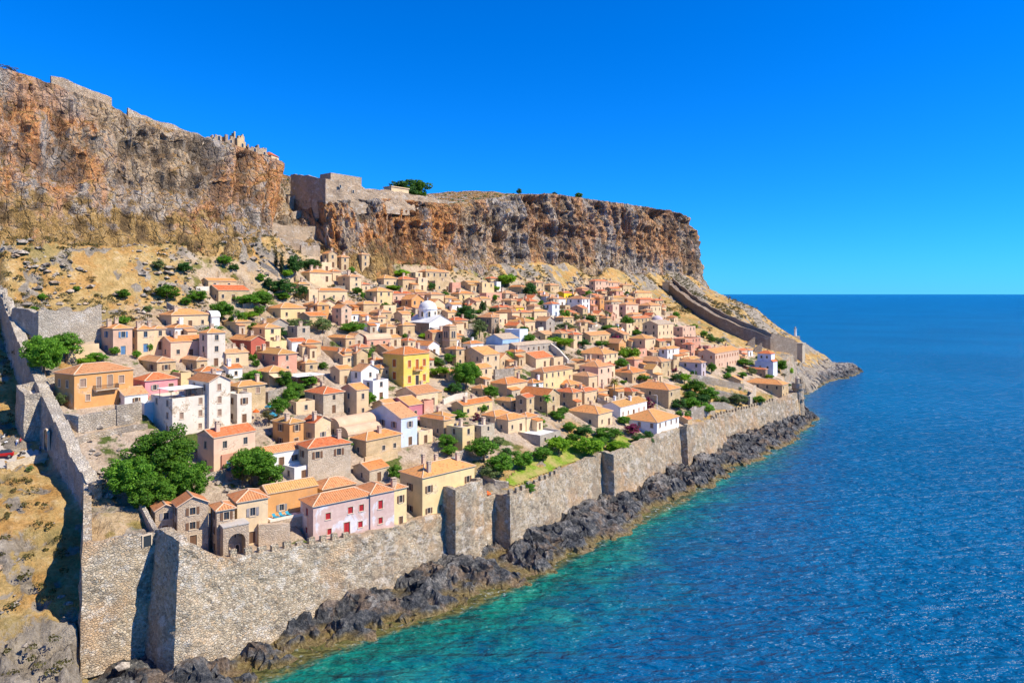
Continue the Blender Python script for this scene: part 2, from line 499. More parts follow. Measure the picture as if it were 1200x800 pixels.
def cliff_mat():
    m = NT('limestone_cliff', .95, .1)
    v = m.coord(scale=(1, 1, 1)); vs = m.coord(scale=(1, 1, .35))
    big = m.noise(vs, .07, 6, .62, .8); mid = m.noise(vs, .26, 7, .68, .5); fine = m.noise(v, .95, 8, .72); big2 = m.noise(v, .035, 5, .62, .5)
    grey = m.ramp(mid, [(.3, (.26, .215, .19)), (.43, (.48, .41, .35)), (.55, (.62, .54, .45)), (.7, (.74, .66, .55))])
    tanr = m.ramp(mid, [(.3, (.40, .26, .15)), (.5, (.64, .46, .28)), (.7, (.74, .59, .40))])
    rust = m.ramp(fine, [(.28, (.50, .165, .05)), (.45, (.76, .29, .085)), (.6, (.82, .41, .14)), (.75, (.80, .56, .30))])
    a = m.mix(m.rng(m.math('ADD', big2, m.math('MULTIPLY', m.math('SUBTRACT', fine, .5), .5)), .44, .58), grey, tanr)
    ra = m.attr('rust')
    k = m.math('MULTIPLY', m.rng(m.math('ADD', m.math('MULTIPLY', big, .6), m.math('ADD', m.math('MULTIPLY', mid, .28), m.math('MULTIPLY', fine, .22))), .505, .575), ra)
    a = m.mix(m.math('MULTIPLY', k, .92), a, rust)
    a = m.mix(m.rng(m.math('ADD', m.math('MULTIPLY', fine, .6), m.math('MULTIPLY', m.noise(vs, .5, 7, .7, 1.2), .4)), .32, .44, .7, 0), a, (.10, .08, .07))
    a = m.mix(m.math('MULTIPLY', m.rng(m.noise(vs, .6, 6, .7, .6), .57, .68), .3), a, (.17, .15, .14))
    dw = m.node('ShaderNodeVectorMath'); dw.operation = 'MULTIPLY_ADD'; dw.inputs[1].default_value = (3.5, 3.5, 3.5)
    nt_ = m.node('ShaderNodeTexNoise'); nt_.inputs['Scale'].default_value = .25; nt_.inputs['Detail'].default_value = 4
    m.lk(v, nt_.inputs['Vector']); m.lk(nt_.outputs['Color'], dw.inputs[0]); m.lk(m.coord(scale=(1, 1, .45)), dw.inputs[2])
    ce = m.vor(dw.outputs[0], .32, 'DISTANCE_TO_EDGE', 'Distance'); ce2 = m.vor(dw.outputs[0], .95, 'DISTANCE_TO_EDGE', 'Distance')
    a = m.mix(m.math('MULTIPLY', m.rng(ce, .07, .0), m.rng(mid, .46, .58, .0, .6)), a, (.10, .08, .065))
    a = m.mix(m.math('MULTIPLY', m.rng(ce2, .09, .0), m.rng(big2, .46, .58, .0, .15)), a, (.14, .11, .09))
    cc = m.sep(m.vor(dw.outputs[0], .95, 'F1', 'Color'))[0]
    a = m.mix(m.rng(cc, .55, 1., 0, .2), a, (.70, .62, .52)); a = m.mix(m.rng(cc, .4, 0., 0, .15), a, (.2, .16, .13))
    nz = m.sep(m.geo('Normal'))[2]
    veg = m.math('MULTIPLY', m.rng(nz, .55, .8), m.rng(m.noise(v, .3, 6, .65), .40, .52))
    gr = m.ramp(m.noise(v, .6, 6, .7), [(.3, (.09, .10, .03)), (.44, (.30, .20, .07)), (.56, (.54, .27, .08)), (.7, (.52, .38, .18))])
    a = m.mix(veg, a, gr)
    sc = m.math('MULTIPLY', m.rng(m.noise(v, .42, 5, .7), .60, .66), m.rng(nz, .15, .4))
    a = m.mix(m.math('MULTIPLY', sc, .8), a, (.10, .12, .04))
    mid_t = m.noise(v, .3, 7, .68); fine_t = m.noise(v, 1.4, 7, .72)
    gr2 = m.ramp(m.math('ADD', m.math('MULTIPLY', mid_t, .6), m.math('MULTIPLY', fine_t, .4)), [(.32, (.20, .15, .065)), (.44, (.40, .25, .09)), (.54, (.56, .35, .13)), (.66, (.64, .48, .27))])
    a = m.mix(m.rng(m.math('ADD', m.attr('low'), m.math('MULTIPLY', m.math('SUBTRACT', m.noise(v, .22, 7, .7), .5), 3.2)), .3, .55), a, gr2)
    a = m.mix(m.math('MULTIPLY', m.attr('hollow_shade'), .8), a, (.075, .055, .045))  # shade of the hollows painted into the rock colour
    m.col(a)
    h = m.math('ADD', m.math('ADD', m.noise(vs, .4, 9, .72, .6), m.math('MULTIPLY', m.rng(ce2, 0, .14), .12)), m.math('ADD', m.math('MULTIPLY', fine, .7), m.math('MULTIPLY', m.rng(ce, 0, .12), .5)))
    m.bump(h, 1., 2.4)
    return m.mat
M_CLIFF = cliff_mat()
def terrain_mat():
    m = NT('hillside_ground', .95, .1)
    v = m.coord()
    big = m.noise(v, .06, 5, .6, .3); mid = m.noise(v, .3, 7, .68); fine = m.noise(v, 1.4, 7, .72)
    mf = m.math('ADD', m.math('MULTIPLY', mid, .6), m.math('MULTIPLY', fine, .4))
    grass = m.ramp(mf, [(.32, (.20, .15, .065)), (.44, (.42, .28, .105)), (.54, (.58, .39, .16)), (.66, (.66, .53, .33))])
    grass = m.mix(m.rng(big, .5, .62, 0, .8), grass, m.ramp(fine, [(.3, (.13, .13, .045)), (.6, (.38, .29, .12))]))
    grass = m.mix(m.math('MULTIPLY', m.rng(m.noise(v, .13, 6, .68), .48, .58), .6), grass, m.ramp(fine, [(.3, (.26, .12, .035)), (.6, (.60, .30, .08))]))
    rock = m.ramp(mf, [(.34, (.12, .10, .08)), (.48, (.29, .245, .19)), (.62, (.47, .40, .31))])
    rk = m.attr('rock')
    a = m.mix(m.rng(m.math('ADD', rk, m.math('MULTIPLY', m.math('SUBTRACT', fine, .5), 1.2)), .35, .6), grass, rock)
    pave = m.ramp(mf, [(.34, (.28, .20, .14)), (.48, (.50, .38, .27)), (.64, (.66, .54, .41))])
    gk = m.noise(v, .14, 5, .62)
    pave = m.mix(m.rng(gk, .55, .61), pave, m.ramp(fine, [(.3, (.04, .08, .015)), (.7, (.17, .19, .05))]))
    a = m.mix(m.attr('town'), a, pave)
    m.col(a)
    m.bump(m.math('ADD', fine, m.math('MULTIPLY', mid, 1.5)), 1., .8)
    return m.mat
M_TERR = terrain_mat()
def shore_mat():
    m = NT('wave_worn_rock', .75, .3)
    v = m.coord(); vs = m.coord(scale=(1, 1, .5))
    n1 = m.noise(vs, .3, 7, .68, .5); n2 = m.noise(v, 1.5, 8, .74)
    a = m.ramp(m.math('ADD', m.math('MULTIPLY', n1, .5), m.math('MULTIPLY', n2, .5)),
               [(.37, (.013, .015, .02)), (.47, (.05, .054, .06)), (.55, (.15, .146, .14)), (.64, (.44, .41, .36))])
    z = m.sep(m.geo('Position'))[2]
    up = m.rng(m.math('ADD', z, m.math('MULTIPLY', n1, 3.)), 4.6, 6.6)
    a = m.mix(m.math('MULTIPLY', up, .75), a, m.ramp(n2, [(.34, (.16, .13, .11)), (.5, (.44, .39, .33)), (.66, (.66, .61, .54))]))
    tide = m.rng(m.math('ADD', z, m.math('MULTIPLY', n1, 1.6)), 2.0, 1.2)
    a = m.mix(m.math('MULTIPLY', tide, .85), a, m.ramp(n2, [(.3, (.06, .045, .012)), (.5, (.26, .18, .055)), (.7, (.44, .35, .15))]))
    rs = m.rng(m.noise(v, .17, 6, .66), .52, .60)
    a = m.mix(m.math('MULTIPLY', rs, .55), a, m.ramp(n2, [(.35, (.10, .07, .045)), (.55, (.34, .22, .13)), (.68, (.52, .40, .28))]))
    m.col(a)
    m.bump(m.math('ADD', n2, m.math('MULTIPLY', n1, 1.4)), 1., 1.0)
    return m.mat
M_SHORE = shore_mat()
def sea_mat():
    m = NT('sea_water', .24, .16)
    m.b.inputs['IOR'].default_value = 1.33
    v = m.coord('Object')
    sh = m.attr('shallow'); vsl = m.attr('veryshallow')
    patch = m.noise(v, .09, 5, .6, .6); p2 = m.noise(v, .45, 5, .65, 1.)
    deep = m.mix(m.rng(m.noise(v, .006, 3, .5), .35, .65), (.0003, .074, .185), (.0006, .102, .245))
    green = m.ramp(m.math('ADD', m.math('MULTIPLY', patch, .6), m.math('MULTIPLY', p2, .4)),
                   [(.36, (.001, .042, .045)), (.45, (.002, .10, .085)), (.54, (.004, .17, .125)), (.66, (.03, .29, .19))])
    a = m.mix(m.rng(m.math('ADD', sh, m.math('MULTIPLY', m.math('SUBTRACT', patch, .5), .35)), .18, .75), deep, green)
    a = m.mix(m.rng(m.math('ADD', vsl, m.math('MULTIPLY', m.math('SUBTRACT', p2, .5), .9)), .45, .8), a, m.ramp(p2, [(.35, (.05, .06, .02)), (.6, (.16, .14, .045))]))
    foam = m.math('MULTIPLY', m.attr('foam'), m.rng(m.noise(v, .8, 6, .7, .8), .56, .66))
    a = m.mix(m.math('MULTIPLY', foam, .75), a, (.62, .68, .7))
    m.col(a)
    vr = m.coord('Object', scale=(.26, 1., 1), rot=(0, 0, R(11)))
    vr2 = m.coord('Object', scale=(.4, 1., 1), rot=(0, 0, R(4)))
    w1 = m.noise(vr, .2, 2, .5, .15)
    w2 = m.noise(vr2, .62, 3, .55, .2)
    w3 = m.noise(v, 1.5, 3, .6)
    h = m.math('ADD', m.math('ADD', m.math('MULTIPLY', w1, 2.1), m.math('MULTIPLY', w2, 1.25)), m.math('MULTIPLY', w3, .05))
    m.bump(h, 1., 1.9)
    return m.mat
M_SEA = sea_mat()

def leaf_mat(name, dark, light, alt=None, altp=0.):
    m = NT(name, .6, .3)
    r = m.geo('Random Per Island')
    a = m.mix(r, dark, light)
    if alt: a = m.mix(m.math('GREATER_THAN', r, 1 - altp), a, alt)
    v = m.coord(rnd=True)
    a = m.mix(m.rng(m.noise(v, 1.6, 3), .35, .68, 0, .6), a, mul(dark, .75))
    rv = m.rng(m.rand(), 0, 1, .72, 1.25)
    cr = m.node('ShaderNodeCombineColor')
    for i in range(3): m.lk(rv, cr.inputs[i])
    a = m.mix(1., a, cr.outputs[0], 'MULTIPLY')
    m.col(a)
    tr = m.node('ShaderNodeBsdfTranslucent'); m.lk(a, tr.inputs['Color'])
    mx = m.node('ShaderNodeMixShader'); mx.inputs[0].default_value = .42
    out = m.n['Material Output']
    m.lk(m.b.outputs[0], mx.inputs[1]); m.lk(tr.outputs[0], mx.inputs[2]); m.lk(mx.outputs[0], out.inputs['Surface'])
    return m.mat
LEAF = {
 'green': leaf_mat('green_leaves', (.06, .19, .014), (.24, .46, .035)),
 'bright': leaf_mat('bright_green_leaves', (.14, .34, .012), (.40, .58, .03)),
 'olive': leaf_mat('olive_leaves', (.11, .18, .05), (.31, .38, .13)),
 'dark': leaf_mat('dark_green_leaves', (.032, .12, .022), (.13, .28, .05)),
 'cypress': leaf_mat('cypress_needles', (.008, .03, .008), (.025, .06, .014)),
 'dry': leaf_mat('dry_fronds', (.26, .17, .05), (.30, .30, .06)),
 'magenta': leaf_mat('magenta_blossom', (.24, .015, .08), (.48, .04, .19), (.05, .12, .02), .25),
 'scrub': leaf_mat('scrub_leaves', (.07, .075, .02), (.24, .19, .06)),
}
def stone_bits():
    m = NT('loose_stone', .95, .1); v = m.coord(); r = m.geo('Random Per Island')
    a = m.ramp(r, [(0, (.32, .27, .22)), (.4, (.50, .43, .35)), (.75, (.64, .56, .46)), (1, (.56, .38, .23))])
    a = m.mix(m.rng(m.noise(v, 1.5, 6, .7), .4, .65), mul((.3, .25, .2), .6), a); m.col(a)
    return m.mat
M_STONE = stone_bits()
M_BARK = plain('bark', (.16, .11, .07), .9)
# ------------------------------------------------------------------ the houses, read off the photograph as sight lines:
# left end, near corner, right end (px), eave and foot of the near corner (px), wall, roof, roof form, options
HS = [
# upper left, dry slope
(241,244,277,331,338,'tan','ochre','gu',dict(ch=0)),
(241,256,292,340,353,'tan','red','gu',dict(sh='brown')),
(186.5,201,245,369,385,'cream','ochre','hip',dict(label='long cream house with ochre tiled roof at the foot of the dry slope')),
(245,248,257,371,385,'white','whiteslab','bu',dict(label='small white vaulted annex at the end of the long cream house',win=0)),
(262,276,294,377,390,'tan','ochre','hip'),
(278,310.5,329,384,404,'yellow','ochre','hip',dict(label='yellow house with ochre roof and long bluish side wall, beside grey gable house')),
(311,316,336,400,415,'yellow','slab','flat',dict(label='low yellow flat annex in front of the yellow ochre-roofed house')),
(118,132.5,155,385,416,'pink','orange','hip',dict(ch=2,sh='blue',label='two-storey pink house with orange hip roof, westernmost of the upper row')),
(153,161,181,386,413,'cream','orange','hip',dict(ch=3,sh='blue',label='cream two-storey house with three chimneys next to the upper pink house')),
(176,181,194,385,410,'cream','orange','hip'),
(193,205,226,384,397,'white','orange','hip',dict(ch=1)),
(187,200,246,400.5,420,'pink','orange','gu',dict(label='long pale pink house with recessed wall below the white chimney house')),
(236,243,264,390,430,'chalk','orange','hip',dict(ch=1,label='tall narrow cream house of four storeys beside the long pink house')),
(207,230.5,243,422,437,'tan','brown','hip'),
(159.5,184,206,424,438,'tan','brown','hip',dict(label='tan house with weathered brown hip roof above the magenta pink house')),
(200,212,222,437,452,'yellow','slab','flat',dict(win=0,label='small ochre-yellow flat house behind the bright red roof')),
(64,87,156,438.5,480,'orange','brown','hip',dict(rot=9,n=2,sh='taupe',mansion='orange',label='big orange two-storey house with balcony beside the west wall',ch=0)),
(156,170,208,446,463,'rose','red','hip',dict(sh='grey',label='magenta pink house with bright red hip roof beside the big orange house',ch=0)),
(132,146,173,470.5,477,'white','brown','gu',dict(label='small low white house with brown roof below the magenta pink house',ch=0,win=1)),
(147,169,178,473,486,'white','whiteslab','flat',dict(win=0,label='flat white terrace block between the small low house and the roof-terrace house')),
(177,202,246,467,511,'chalk','slab','flat',dict(n=3,canopy=1,sh='taupe',label='large chalky white house with white canopy on its roof terrace')),
(221,245,270,448,508,'chalk','brown','gv',dict(n=4,sh='taupe',label='tall chalky gabled tower house joined to the roof-terrace house')),
(263,278,295,462,497,'chalk','slab','flat',dict(sh='brown',label='narrow flat chalky house right of the tall gabled tower house')),
(270,279,311,453,482,'tan','ochre','hip',dict(label='square tan house with ochre hip roof behind the narrow chalky house',sh='taupe')),
(262,268,284,432,444,'white','orange','gu'),
(262,265,291,414,430,'cream','brown','gu',dict(ch=3,label='cream cottage with three gables in front of the red house')),
(269,294,311,399,415,'red','orange','gv',dict(label='dark red house with striped orange gable roof on the upper slope',ch=1)),
(291,326,348,415,438,'salmon','ochre','hip',dict(label='salmon house with long ochre roof in front of the dark red house')),
(300,315.5,340,436,453,'tan','orange','hip',dict(awning=1,label='cafe house with orange roof and cream awning',ch=0)),
(336,342,359,400.5,416,'white','red','gu',dict(ch=0)),
(349,358,376,402,418,'tan','orange','hip',dict(ch=0)),
(304,317,338,380,393,'grey','ochre','gv',dict(label='grey house with round-windowed gable and ochre roof, below the olive trees',ch=0)),
(366,404,417,412,427,'cream','orange','hip',dict(label='long house with orange hip roof and lilac shaded side above the white canopy',sh='grey',ch=0)),
(411,423,444,435,458,'white','brown','gv',dict(ch=1,label='bright white gabled house with tall chimney left of the yellow mansion')),
(390,398,412,433,450,'cream','orange','gu',dict(ch=0)),
(432,437,455,446,470,'white','slab','flat',dict(win=1,label='small white flat annex below the bright white gabled house')),
(357,379,403,461.5,486,'stone','red','hip',dict(sh='brown',label='stone house with dusty red hip roof below the white canopy',ch=1)),
(400,418,432,457,489,'cream','orange','gu',dict(label='tall cream house joined to the dusty red roofed stone house',ch=0)),
(449,473,503,415.5,454,'gold','orange','hip',dict(n=2,sh='rust',mansion='yellow',label='big bright yellow mansion with rust shutters and orange hip roof',ch=1)),
(482,502,515,405,417,'white','orange','gv',dict(label='white gabled house with orange roof behind the yellow mansion',ch=0)),
(464,488,513,462,478,'cream','brown','gu',dict(ch=1,label='cream house with brown-orange roof just below the yellow mansion')),
(453.5,479,495,475,492,'magenta','orange','gu',dict(ch=0,label='magenta plaster house with orange roof and shaded gable')),
(494,497,508,470,486,'salmon','salmon','flat',dict(win=0)),
(429,470,489,490,524,'blue','brown','gu',dict(sh='grey',label='pale blue-grey fronted house with long brown roof',ch=1)),
(492,520,529,492,513,'tan','orange','hip',dict(ch=0)),
(485,491,507,506,521,'cream','slab','flat'),
(383,398,440,504,513,'vaultcream','vault','bu',dict(win=1,label='rear of two long salmon barrel-vaulted chapels',cat='chapel',name='vaulted_chapel')),
(398,408,446,510,522,'vaultcream','vault','bu',dict(win=1,label='front one of two salmon barrel-vaulted chapels, the shorter',cat='chapel',name='vaulted_chapel')),
(411,429,470,516,537,'tan','orange','hip',dict(ch=1,label='tan house with orange hip roof and brown door behind a sunny terrace')),
(300,304,357,533,552,'white','stripe','gu',dict(rot=-6,Lv=5,label='low white house with ribbed orange roof behind the tree in the lower town',ch=0,sh='brown')),
(333,345,367,548,565,'white','whiteslab','flat',dict(win=1,label='white box terrace house beside the big rubble stone house')),
(350,361,411,525,563,'stone','red','hip',dict(rot=-12,Lv=6,n=2,sh='brown',label='big rubble stone house with red-orange hip roof in the lower town',ch=1)),
(231.5,250.5,299,512.5,554,'pink','red','gu',dict(rot=4,n=2,label='pale pink house with bright orange-red roof behind the big leafy tree',ch=1)),
(250,260,277,533,553,'salmon','slab','flat',dict(win=1,label='terracotta porch block on the front of the pale pink house')),
(176,182,206,599,632,'darkstone','stripe','gv',dict(rot=-14,n=2,label='small stone gable house nearest the bastion, with ribbed orange roof',ch=0)),
(203,208,244,594,645,'darkstone','stripe','gv',dict(rot=-14,n=3,label='larger stone gable house with ribbed orange roof, second from the bastion',ch=0)),
(250.5,254,275,598,652,'darkstone','stripe','hip',dict(rot=-14,n=3,label='narrow stone tower house with ribbed hip roof behind the archway',ch=0)),
(273,278,314,588,640,'cream','stripe','hip',dict(rot=-14,Lv=6,n=2,label='cream house with ribbed orange hip roof right of the archway',ch=0)),
(310,314,372,578,607,'orange','stripeochre','gu',dict(rot=-12,Lv=5,n=1,label='long low house with ribbed ochre roof and timber door above the sunbed terrace',ch=0)),
(361,367,437,593,636,'patchy','stripe','hip',dict(rot=-11,Lv=6,n=2,sh='red',label='peeling pink house with red shutters and ribbed roof on the sea wall',ch=0)),
(430,434,462,579,627,'patchy','stripe','hip',dict(rot=-11,Lv=7,n=2,sh='red',label='narrower pink house with red shutters joined to the peeling pink one',ch=0)),
(372,378,417,573,592,'tan','stripe','hip',dict(rot=-11,Lv=6,win=0,ch=0,label='house roofed in ribbed tiles tucked behind the peeling pink house')),
(458,462,476.5,573,619,'yellow','stripe','hip',dict(rot=-9,Lv=4,n=2,label='narrow yellow house with orange roof between pink house and the big yellow house',ch=1)),
(476,495,556,559.5,609,'yellow','orange','hip',dict(rot=-5,Lv=8,n=2,label='big pale yellow house with mottled orange roof standing on the sea wall',ch=4)),
(414,433,455,551,567,'stone','orange','gu',dict(label='small stone house with ivy gable and orange roof beside the round green bush',ch=0)),
(523,542,556,501,528,'yellow','slab','flat',dict(label='yellow flat-roofed house at the edge of the garden',sh='brown')),
(555.5,564,579.5,499,521,'stone','slab','flat',dict(label='stone flat-roofed house right of the yellow flat-roofed one')),
(529,543,577,475,489,'yellow','orange','gu',dict(ch=2,label='low yellow house with orange roof and red flowering creeper')),
(564,580,600,488,500,'cream','orange','hip',dict(ch=0,label='rear orange-roofed half of the double house behind the garden terrace')),
(579.5,595.5,616,492,508,'cream','orange','hip',dict(ch=0,label='front orange-roofed half of the double house on the garden terrace')),
(613,617,629.5,489,503,'cream','orange','hip',dict(ch=0)),
(580,633,657,510,523,'grey','whiteslab','flat',dict(win=1,terr=1,label='long grey terrace building with set tables in front of the double house')),
(580,599,608,471,480,'tan','ochre','hip'),
(574,594,618,450,467,'cream','orange','hip',dict(ch=1)),
(609,641,656,464,484,'tan','orange','gv',dict(sh='brown',ch=0)),
(650,671,682,460,479,'tan','red','hip',dict(ch=1)),
(681,685,700,459,474,'cream','red','hip'),
(698,701,712,459,471,'cream','orange','hip'),
(671,690,700,441,456,'cream','brown','hip'),
(679,701,717,430,452,'pink','salmon','hip',dict(ch=1)),
(667,693,698,424,434,'tan','orange','hip'),
(676,707,724,415,430,'cream','ochre','hip',dict(label='cream house with wide ochre hip roof left of the bright round tree',ch=1)),
(622,637,671,436,457,'yellow','brown','hip',dict(label='long yellow two-storey house with brown-orange roof below the bright red roof',ch=0)),
(650,668,681,451,460,'tan','orange','hip'),
(604,628,648,420,431,'cream','red','gu',dict(label='house with vivid red roof beside the stepped white wall',ch=0)),
(646,649,660,419,431,'cream','slab','flat'),
(538,567,585.5,416,438,'cream','orange','gu',dict(label='cream house with terracotta roof rising behind the big dark tree',ch=0)),
(569.5,589,608,399,405,'sky','pale','gu',dict(cat='chapel',name='chapel',label='low sky-blue chapel with pale tan roof',win=0,ch=0,leftm='sky')),
(591.5,609,618.5,386,401,'bluewhite','whiteslab','flat',dict(label='white cube house with sky-blue side above the sky-blue chapel',win=0)),
(545,580,600,407,413,'greyslab','greyslab','flat',dict(win=0,label='low grey flat-roofed building below the sky-blue chapel')),
(600,604,652,405,415,'grey','pale','gu',dict(ch=0,label='long low grey building with pale stone roof right of the sky-blue chapel')),
(557,576,585,372,391,'brown','brown','hip',dict(ch=0,label='brown stone cube house behind the sky-blue chapel')),
(543,558,566,353,364,'pink','salmon','gu'),
(525,530,542,357,364,'white','orange','gu'),
(522,525,537,366,376,'cream','orange','gu'),
(496,505,520,345,358,'cream','brown','hip'),
(477,489,496,350,360,'grey','brown','hip'),
(458,460.5,485,344,354,'pink','red','hip'),
(461,472,487,327,340,'tan','red','hip'),
(431,450,466,326,336,'cream','ochre','hip',dict(label='low cream house under a broad ochre roof at the cliff foot')),
(410,424,433,298,321,'tan','brown','hip',dict(n=3,label='tall square tower house at the foot of the orange cliff',ch=0)),
(395,400,409,301,316,'tan','orange','hip'),
(383,385,395,297,313,'tan','orange','gv'),
(375,377,389,307,318,'cream','slab','flat'),
(353,363,389,319,330,'cream','orange','hip',dict(ch=2)),
(387,390,400,318,329,'cream','orange','hip'),
(396,410,423.5,324,343,'cream','brown','hip',dict(n=3,ch=2,label='tall cream house with brown shaded side under the tower house')),
(421,424,434,333,342,'cream','red','hip'),
(370,373.5,407,340.5,353,'cream','orange','hip',dict(ch=0)),
(360,362,373,339,353,'cream','slab','flat'),
(340,350,363,334,341,'tan','ochre','hip'),
(428,442,460,341,357,'yellow','orange','hip',dict(ch=0)),
(419,426,445,356,367,'tan','orange','hip',dict(ch=1)),
(389,400,412,361,382,'pink','orange','gv',dict(n=3)),
(408,411,431,368,377,'white','orange','hip'),
(313.5,329,358,361,374,'yellow','orange','hip',dict(sh='brown',label='yellow house with orange hip roof above the row of olive trees',ch=0)),
(355,372,385.5,357,374,'orange','orange','hip',dict(label='orange house with orange hip roof above the row of olive trees',ch=1)),
(432,447,459,366,376,'tan','brown','hip'),
(441,453,464,383,393,'cream','orange','hip'),
(428,430,445,378,388,'white','salmon','hip'),
(462,472,486,381,395,'tan','orange','hip'),
(383,405,416,396,408,'tan','orange','hip'),
(413,416,426,394,407,'stone','salmon','gv',dict(label='little stone gable chapel with a bell opening, centre of the upper town',cat='chapel',name='chapel',ch=0)),
(426,430,458,398,408,'salmon','vault','bu',dict(label='salmon vaulted house right of the little stone gable chapel')),
(447,457,470,396,406,'cream','ochre','gu'),
(410,421,434,407,417,'cream','red','hip'),
(434,455,465,411,420,'tan','brown','gu'),
(430,439,449,423,432,'yellow','orange','hip'),
(414,418,431,414,430,'tan','salmon','gv'),
(470,478,487,400,408,'cream','red','hip'),
(575,585,600,360,367,'tan','red','hip'),
(596,603,614,360,368,'bright','ochre','hip',dict(label='little bright yellow house with yellow-ochre roof in the upper town')),
(576,600,609,366,377,'cream','brown','hip'),
(607,611,623,366,376,'pink','red','hip'),
(624,626,641,365,376,'cream','orange','hip'),
(637,647,655.5,356,371,'bluewhite','red','hip',dict(sh='blue',label='blue-white cube house with small red roof on the upper slope',ch=0)),
(605,621,630,353,363,'tan','red','hip'),
(664,682,691,350,368,'white','brown','hip',dict(n=3,sh='blue',label='tall white house with grey shaded side in the upper town',ch=0)),
(690,692,702,351,364,'yellow','orange','hip'),
(700,703,708,349,366,'orange','orange','hip'),
(657,661,670,343,352,'bright','red','gu'),
(638,640,652,347,357,'white','salmon','hip'),
(648,654,663,350,359,'white','orange','hip'),
(691.5,697.5,713,329,341,'pink','red','hip',dict(sh='brown',label='pinkish house with red roof highest under the grey cliff',ch=0)),
(705,712,727,331,341,'pink','salmon','hip'),
(713,716,727,338,348,'tan','red','gu'),
(708,718,733,349,359,'tan','ochre','hip'),
(740,746,764,343,352,'yellow','orange','hip'),
(731,735,745,350,360,'orange','salmon','hip'),
(745,750,767,351,360,'pink','red','hip'),
(763,768,778,352,362,'pink','red','hip'),
(709,718,725.5,357,373,'pink','salmon','flat'),
(724,733.5,748,357,373,'pink','salmon','hip',dict(n=2)),
(747,762,775,358,374,'cream','salmon','hip',dict(n=2,sh='green')),
(737,742,763.5,373,386,'tan','red','hip',dict(label='low house with long bright red roof left of the domed brown chapel',ch=0)),
(753,771,789,380,402,'cream','pale','gu',dict(cat='church',name='church',label='cream church with pale gabled roof below the domed brown chapel',n=3,ch=0)),
(789,800,815,383,397,'pink','slab','flat',dict(n=2)),
(783,803,821,397,410,'salmon','salmon','flat',dict(n=2)),
(627,640,650,376,390,'grey','brown','gv'),
(594,615,627,377,388,'cream','ochre','hip',dict(ch=0)),
(656,672,680,389,399,'tan','orange','gv'),
(678,692,717,393,401,'tan','salmon','gu'),
(701,731,737.5,392,406,'tan','salmon','gu'),
(737,756,768,397,415,'cream','ochre','hip',dict(ch=0)),
(773,782,796,409,424,'white','orange','hip',dict(sh='brown')),
(743,775,786,424,442,'tan','brown','hip'),
(758,765,775,433,446,'yellow','ochre','gv'),
(716,741,757,437,449,'tan','orange','hip'),
(754,765,773,414,420,'brown','brown','gu'),
(796,822,827,425,441,'lilac','brown','hip',dict(sh='dark',label='lilac-grey house with dark brown roof above the walled orchard',ch=0)),
(740,783.5,797,457,479,'tan','orange','hip',dict(sh='brown',label='large tan house with broad orange hip roof left of the walled orchard',ch=1)),
(723,741,749,459,467,'tan','red','hip',dict(ch=0)),
(706,727,758,477,491,'white','ochre','gu',dict(ch=2,sh='taupe',label='white and yellow house with ochre roof behind the shrubs of the lawn')),
(665,701,717.5,485,501,'cream','orange','hip',dict(sh='brown',label='cream house with orange and red roof behind the shrubs of the lawn',ch=1)),
(728,770,795.5,495,515,'white','ochre','hip',dict(sh='taupe',label='white-fronted villa with ochre hip roof close to the sea wall',ch=0)),
(797,806,811,492,500,'tan','red','gu',dict(win=0)),
(818,838,869,414,432,'pink','orange','gu',dict(n=2,sh='rust',label='long pale pink row house with orange roof near the far wall',ch=0)),
(866,869,876,411,420,'pink','red','gu'),
(884.5,906,911,424,441,'bluewhite','whiteslab','flat',dict(cat='church',name='church',win=0,label='white church body with flat shoulders by the far end of the town')),
(868,897,899.5,433,443,'brown','red','hip',dict(ch=0)),
(845,868,871,446,452,'tan','orange','gu',dict(ch=0,win=0)),
(872,916.5,924,451,467,'tan','orange','hip',dict(sh='brown',label='tan house with big plain orange roof at the far sea-wall corner',ch=0)),
# upper row at the cliff foot, right of the tower house
(485,487,495,319,332,'cream','slab','flat'),
(488,490,501,325,340,'cream','slab','flat'),
(490,499,526,318,334,'tan','salmon','hip',dict(n=2,label='wide tan two-storey house against the cliff foot above the domed church')),
(507,510,528,329,341,'tan','slab','flat'),
(521,530,540,331,343,'salmon','salmon','flat'),
(528,538,556,344,352,'yellow','orange','hip'),
(555,565,579,331,345,'yellow','slab','flat'),
(564,570,588,343,352,'yellow','slab','flat'),
(570,575,584,326,333,'tan','red','hip'),
(577,582,587,330,341,'white','slab','flat'),
(596,611,617,336,347,'tan','orange','hip'),
(616,628,638,331,344,'tan','brown','hip'),
(540,548,563,331,340,'tan','ochre','gu'),
# smaller houses filling the upper rows
(560,563,575,350,358,'cream','ochre','hip'),
(640,645,655,334,342,'tan','salmon','hip'),
(655,660,672,372,381,'tan','orange','hip'),
(676,682,690,338,347,'salmon','salmon','hip'),
(727,730,741,334,343,'tan','salmon','hip'),
(438,443,452,372,380,'cream','salmon','hip'),
(468,473,482,362,370,'tan','orange','hip'),
(790,797,808,413,421,'cream','orange','hip'),
(805,809,820,421,430,'tan','orange','hip'),
(632,640,652,438,446,'tan','orange','hip'),
(594,603,612,432,442,'tan','orange','hip'),
(520,527,540,438,446,'cream','ochre','hip'),
(500,506,518,460,470,'tan','salmon','hip'),
(352,358,372,426,436,'tan','orange','hip'),
(440,446,460,431,442,'tan','orange','hip'),
(395,402,415,417,428,'cream','orange','gu'),
]
WALLM['vaultcream'] = WALLM['cream']; WALLM['greyslab'] = ROOFM['greyslab']
